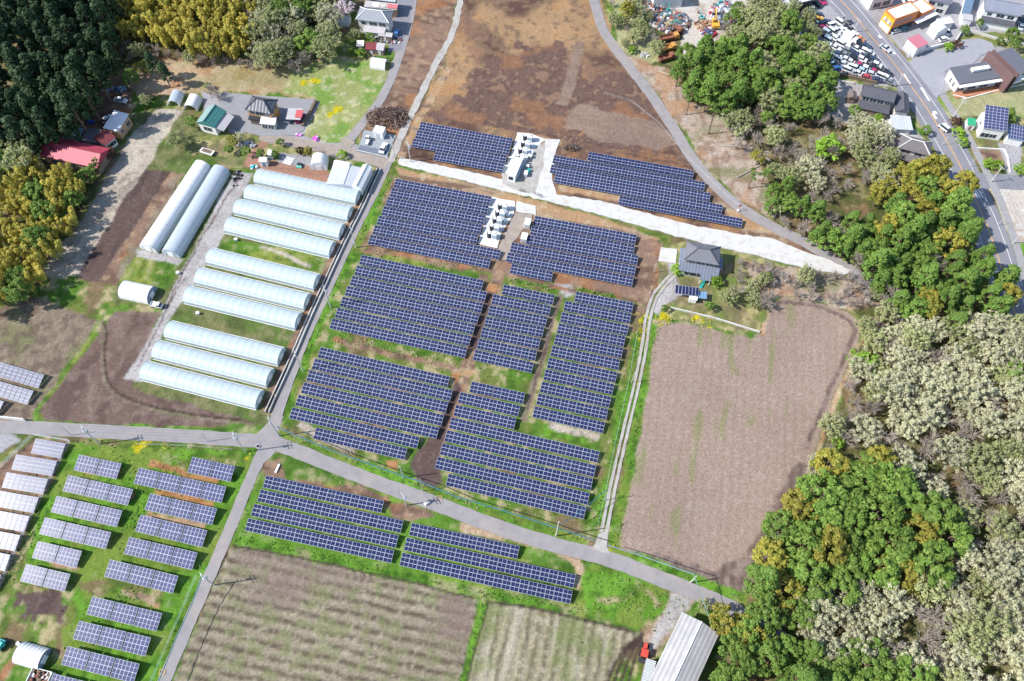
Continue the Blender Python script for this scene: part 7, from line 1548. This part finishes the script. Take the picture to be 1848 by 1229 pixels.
for k, px, s, l, h in (('cedar', (272, 108), .85, 'tall dark cedar on the edge of the dry field, left of its twin', None), ('cedar', (292, 125), .8, 'broad dark cedar on the edge of the dry field, right of its twin', None), ('golden', (254, 122), .6, 'yellowish small tree leaning against the dark cedars', None), ('evergreen', (235, 140), .75, 'rounded olive tree beside the shaded yard', None), ('cherry', (620, 14), 1.0, 'pinkish white cherry tree in blossom behind the top lane house', None), ('cherry', (612, -4), .9, 'second blossoming cherry at the top edge', None), ('fresh', (546, 78), 1.8, 'tall light green tree at the corner of the thicket', None),
  ('evergreen', (170, 292), .62, 'dark tree hugging the right end of the crimson roof', None), ('redleaf', (200, 278), 1.0, 'reddish shrub at the gable of the maroon annex', None), ('bare', (240, 192), .5, 'greyish bush beside the white-roofed workshop', None), ('olivebud', (262, 180), .5, 'yellow-green bush above the white-roofed workshop', None), ('bare', (378, 165), .7, 'purplish bare bush right of the white arched tunnel', None), ('bare', (392, 172), .6, 'purplish bare bush at the corner of the farmyard', None), ('evergreen', (374, 154), .3, 'small round conifer at the edge of the dry field', None), ('evergreen', (345, 218), .5, 'green shrub left of the green barn', None), ('olivebud', (318, 252), .7, 'olive bush in the middle of the lawn', None), ('bare', (326, 240), .6, 'bare bush above the olive bush on the lawn', None),
  ('evergreen', (412, 268), .45, 'clipped pine at the left of the yard garden', None), ('golden', (420, 252), .45, 'yellow-green garden tree with pale top', None), ('evergreen', (444, 272), .4, 'round garden tree near the clay path', None), ('budding', (430, 248), .45, 'cream flowering shrub in the yard garden', None), ('evergreen', (505, 255), .35, 'dark clipped shrub beside the farm lane', None), ('golden', (556, 273), .4, 'ochre bush above the white round-topped shed', None), ('redleaf', (543, 272), .7, 'dark red shrub left of the ochre bush', None), ('bare', (585, 277), .5, 'bare hedge bush above the round-topped shed', None), ('fresh', (618, 279), .7, 'bright green shrub at the lane fork', None), ('evergreen', (470, 276), .38, 'dark shrub beside the small white huts', None), ('evergreen', (494, 277), .34, 'second dark shrub beside the small white huts', None),
  ('olivebud', (640, 60), .5, 'ochre garden tree in front of the top lane house', None), ('evergreen', (668, 65), .38, 'green garden shrub in front of the top lane house', None), ('fresh', (652, 96), .8, 'bright green patch of shrub by the vegetable plot', None), ('golden', (1132, 18), .8, 'ochre and green tree on the bank by the scrapyard', None), ('evergreen', (1330, 14), .55, 'small dark tree beside the grey wrecks', None), ('fresh', (1495, 272), 1.9, 'vivid green tree alone in the leafless wood', None), ('golden', (1369, 283), .62, 'small ochre conifer in the cleared slope', None), ('evergreen', (1385, 210), .6, 'green tree beside the bare pole trunks', None), ('olivebud', (1340, 215), .95, 'olive tree with bare lower trunk on the slope', None), ('olivebud', (1322, 222), .8, 'second olive tree with bare lower trunk', None),
  ('fresh', (1560, 660), 1.7, 'vivid yellow-green shrub on the edge of the ploughed field', None), ('fresh', (1548, 650), 1.3, 'smaller vivid shrub beside the yellow-green one', None), ('evergreen', (1835, 672), .9, 'single dark green tree inside the pale wood', None), ('evergreen', (1490, 165), .8, 'evergreen right beside the gravel house plot', None), ('evergreen', (1542, 200), .5, 'dark round shrub below the thatch-coloured hut', None), ('fresh', (1583, 214), .8, 'green garden shrub left of the tin carport', None), ('evergreen', (1672, 234), .4, 'round clipped tree at the kerb by the tin carport', None), ('redleaf', (1726, 222), 1.0, 'red hedge shrub beside the long leaning street pole', None), ('fresh', (1731, 238), .9, 'green hedge shrub below the red one', None), ('fresh', (1738, 256), .8, 'green hedge shrub by the vegetable plot', None), ('evergreen', (1822, 216), .45, 'dark garden tree behind the solar garage', None), ('fresh', (1785, 296), .9, 'leafy hedge below the vegetable plot', None), ('fresh', (1800, 299), .9, 'leafy hedge at the corner of the vegetable plot', None), ('fresh', (1842, 305), 1.0, 'bright hedge at the right edge by the side road', None),
  ('bare', (1718, 74), .45, 'leafless shrub along the shop boundary wall', None), ('redleaf', (1728, 80), .8, 'reddish shrub at the curve of the clinic drive', None), ('evergreen', (1742, 52), .42, 'round tree above the clinic drive', None), ('fresh', (1712, 84), .8, 'green shrub at the curve of the clinic drive', None), ('evergreen', (1826, 62), .6, 'garden tree below the grey-tiled house', None), ('evergreen', (1830, 80), .5, 'dark shrub near the clinic wing', None), ('evergreen', (1768, 42), .4, 'clipped hedge tree left of the grey-tiled house', None), ('evergreen', (1806, 72), .35, 'small green shrub on the clinic bank', None), ('evergreen', (1820, 205), .5, 'tree beside the clinic lawn at the right', None),
  ('bare', (1380, 545), .9, 'dark bare tree casting its shadow on the ploughed field', None), ('olivebud', (1362, 540), .6, 'yellow-green bush beside the ploughed field', None), ('evergreen', (1280, 552), .38, 'round green bush in the house garden', None), ('evergreen', (1200, 555), .3, 'dark bush beside the wheel track gate', None), ('bare', (1330, 520), .8, 'greyish garden tree right of the solar carport', None), ('olivebud', (1316, 535), .6, 'olive garden tree below the solar carport', None), ('fresh', (1222, 487), .8, 'light green shrub left of the hip-roofed house', None), ('fresh', (1292, 508), .8, 'green shrub at the porch of the hip-roofed house', None), ('golden', (1310, 1120), .9, 'golden tree overhanging the little shed by the barn', None), ('golden', (1345, 1150), 1.0, 'golden-green tree behind the little shed', None), ('bare', (1290, 1095), .5, 'bare bush on the bank above the long barn', None), ('olivebud', (1270, 1092), .4, 'low olive bush on the bank above the long barn', None), ('evergreen', (1386, 500), .4, 'dark green bush in the scrub above the field', None)):
    lone(k, px, s, l, None, h)
# tall bare trunks left standing on the cleared slope
def stem(base, top, label, r=.2, fallen=False):
    q = G(*base); h = max(5, height_of(base, top)); me = MB(); t = tag(empty('standing_trunk', tuple(q), RNG.uniform(0, 6)), label, 'tree', 'bare trunks on the cleared slope')
    me.tube([(0, 0, -.2), (.1, 0, h * .5), (.15, .1, h)], r, M_BARK if r > .15 else mat('pale_bark', (.42, .38, .33), .8, .2), 6, r * .5); me.build('trunk', t)
    rng = np.random.default_rng(int(base[0])); c = np.array([(rng.normal() * .8, rng.normal() * .8, h * rng.uniform(.8, 1.05)) for _ in range(10)])
    link('crown', leafmesh('crown', clump_leaves(rng, c, rng.uniform(.4, .8, 10), 30, .34), LM['hinoki'] if r > .15 else LM['olivebud']), t)
for b_, t_, r, l in (((1238, 207), (1247, 165), .22, 'thick brown trunk at the lower left of the conifer clump'), ((1278, 242), (1290, 190), .26, 'thick brown trunk standing alone on the cleared slope'), ((1232, 177), (1236, 160), .18, 'short brown trunk beside the conifer clump'), ((1252, 182), (1256, 165), .18, 'second short brown trunk beside the conifer clump'), ((1293, 257), (1310, 215), .1, 'slim pale trunk, leftmost of the leaning pale ones'), ((1313, 282), (1322, 235), .1, 'slim pale trunk, second of the leaning pale ones'), ((1322, 278), (1335, 230), .1, 'slim pale trunk, third of the leaning pale ones'), ((1350, 340), (1358, 308), .18, 'brown trunk close to the hill lane'), ((1374, 332), (1384, 308), .18, 'brown trunk right of the one close to the hill lane'), ((1382, 382), (1385, 368), .14, 'low trunk at the edge of the hill lane belt'), ((1398, 392), (1400, 378), .14, 'last low trunk at the edge of the hill lane belt')):
    stem(b_, t_, l, r)
for a, b_, l in (((1188, 128), (1210, 136), 'pale fallen log upslope by the scrapyard'), ((1300, 262), (1330, 264), 'pale fallen log on the cleared slope'), ((1330, 320), (1372, 298), 'long fallen log under the bare trunks')):
    P0, P1 = G(*a, .3), G(*b_, .3); t = MB(); t.tube([tuple(P0), tuple(P1)], .2, mat('pale_bark', (.42, .38, .33), .8, .2), 6, .14); tag(t.build('fallen_log'), l, 'log')

# ------------------------------------------------------------------ weeds and tufts on the verges (nobody could count them)
def tufts(name, lines, width, dens, m, hgt, size, label=None):
    rng = np.random.default_rng(len(lines) * 13 + int(dens * 10)); pos = []
    for px in lines:
        P = smooth([G(*p) for p in px], 1.0)
        for p in P:
            k = rng.poisson(dens); a = rng.normal(size=(k, 2)) * width * .42; pos.append(np.column_stack([p[0] + a[:, 0], p[1] + a[:, 1], rng.uniform(.02, hgt, k)]))
    pos = np.concatenate(pos); gi = np.clip(((pos[:, 1] - GY[0]) / STEP).round().astype(int), 0, NR - 1); gj = np.clip(((pos[:, 0] - GX[0]) / STEP).round().astype(int), 0, NC - 1); keep_ = np.ones(len(pos), bool)
    for di in (-1, 0, 1):
        for dj in (-1, 0, 1): keep_ &= Z[np.clip(gi + di, 0, NR - 1), np.clip(gj + dj, 0, NC - 1)] > -.058
    pos = pos[keep_]; n = len(pos); nr = unit(rng.normal(size=(n, 3)) * .7 + np.array([0, 0, .8]))
    o = link(name, leafmesh(name, leaf_arrays(rng, pos, nr, size * rng.uniform(.6, 1.4, n)), m)); return tag(o, kind='stuff')
M_TUFT = leafmat('weed_leaves', (.09, .17, .03), (.20, .30, .06), (.24, .26, .08), transl=.3); M_TUFTD = leafmat('dry_weeds', (.34, .30, .18), (.50, .45, .30), (.2, .22, .08), transl=.3); M_BLOOM = leafmat('rape_blossom', (.62, .52, .02), (.74, .66, .06), (.2, .3, .04), transl=.3)
VL = [[(700, 322), (640, 440), (570, 590), (515, 735)], [(505, 790), (600, 826), (720, 868), (850, 915), (1000, 962), (1060, 985)], [(520, 818), (640, 862), (760, 905), (900, 958), (1080, 1012)], [(470, 815), (430, 900), (380, 1020), (330, 1130), (285, 1240)], [(1150, 600), (1120, 740), (1090, 880), (1075, 955)], [(1180, 590), (1160, 700), (1136, 850), (1112, 985)], [(1110, 998), (1180, 1020), (1260, 1055), (1340, 1090)], [(140, 790), (250, 798), (400, 806), (460, 812)], [(430, 980), (560, 1002), (720, 1040), (900, 1078), (1040, 1105)], [(475, 870), (440, 960)], [(876, 1088), (850, 1170), (834, 1240)]]
tufts('verge_weeds', VL, 1.8, 13, M_TUFT, .4, .30)
tufts('dry_verge_grass', VL[:3] + [[(540, 768), (640, 812)], [(860, 880), (1040, 935)], [(1000, 772), (1090, 790)], [(700, 470), (860, 506)], [(610, 612), (830, 660)]], 3.0, 7, M_TUFTD, .35, .32)
tufts('field_weeds', [[(660, 468), (760, 488), (860, 510)], [(610, 600), (720, 625), (830, 650)], [(880, 640), (960, 660)], [(1060, 1050), (1190, 1070)], [(1060, 1085), (1180, 1100)], [(230, 800), (240, 1040), (160, 1150)], [(320, 830), (220, 960)], [(100, 830), (20, 1040)], [(60, 930), (10, 1050)]], 7.0, 16, M_TUFT, .35, .36)
for nm, pts in (('rape_flowers', [[(1158, 578), (1160, 610), (1154, 625)], [(1186, 572), (1204, 577)], [(246, 800), (262, 802), (252, 812)], [(1246, 573), (1270, 580)], [(276, 796), (300, 798)], [(1099, 990), (1105, 996)], [(452, 820), (458, 826)]]), ('meadow_flowers', [[(600, 200), (618, 196)], [(545, 152), (570, 148)]])):
    tufts(nm, pts, 2.2, 34 if nm == 'rape_flowers' else 8, M_BLOOM, .8 if nm == 'rape_flowers' else .2, .3)
tufts('vegetable_rows', [[(674, 104), (710, 108)], [(674, 107), (709, 111)]], .8, 14, M_TUFT, .4, .4)
tufts('cabbage_row', [[(928, 508), (992, 522)], [(1040, 523), (1105, 535)]], 1.2, 10, M_TUFT, .4, .45)
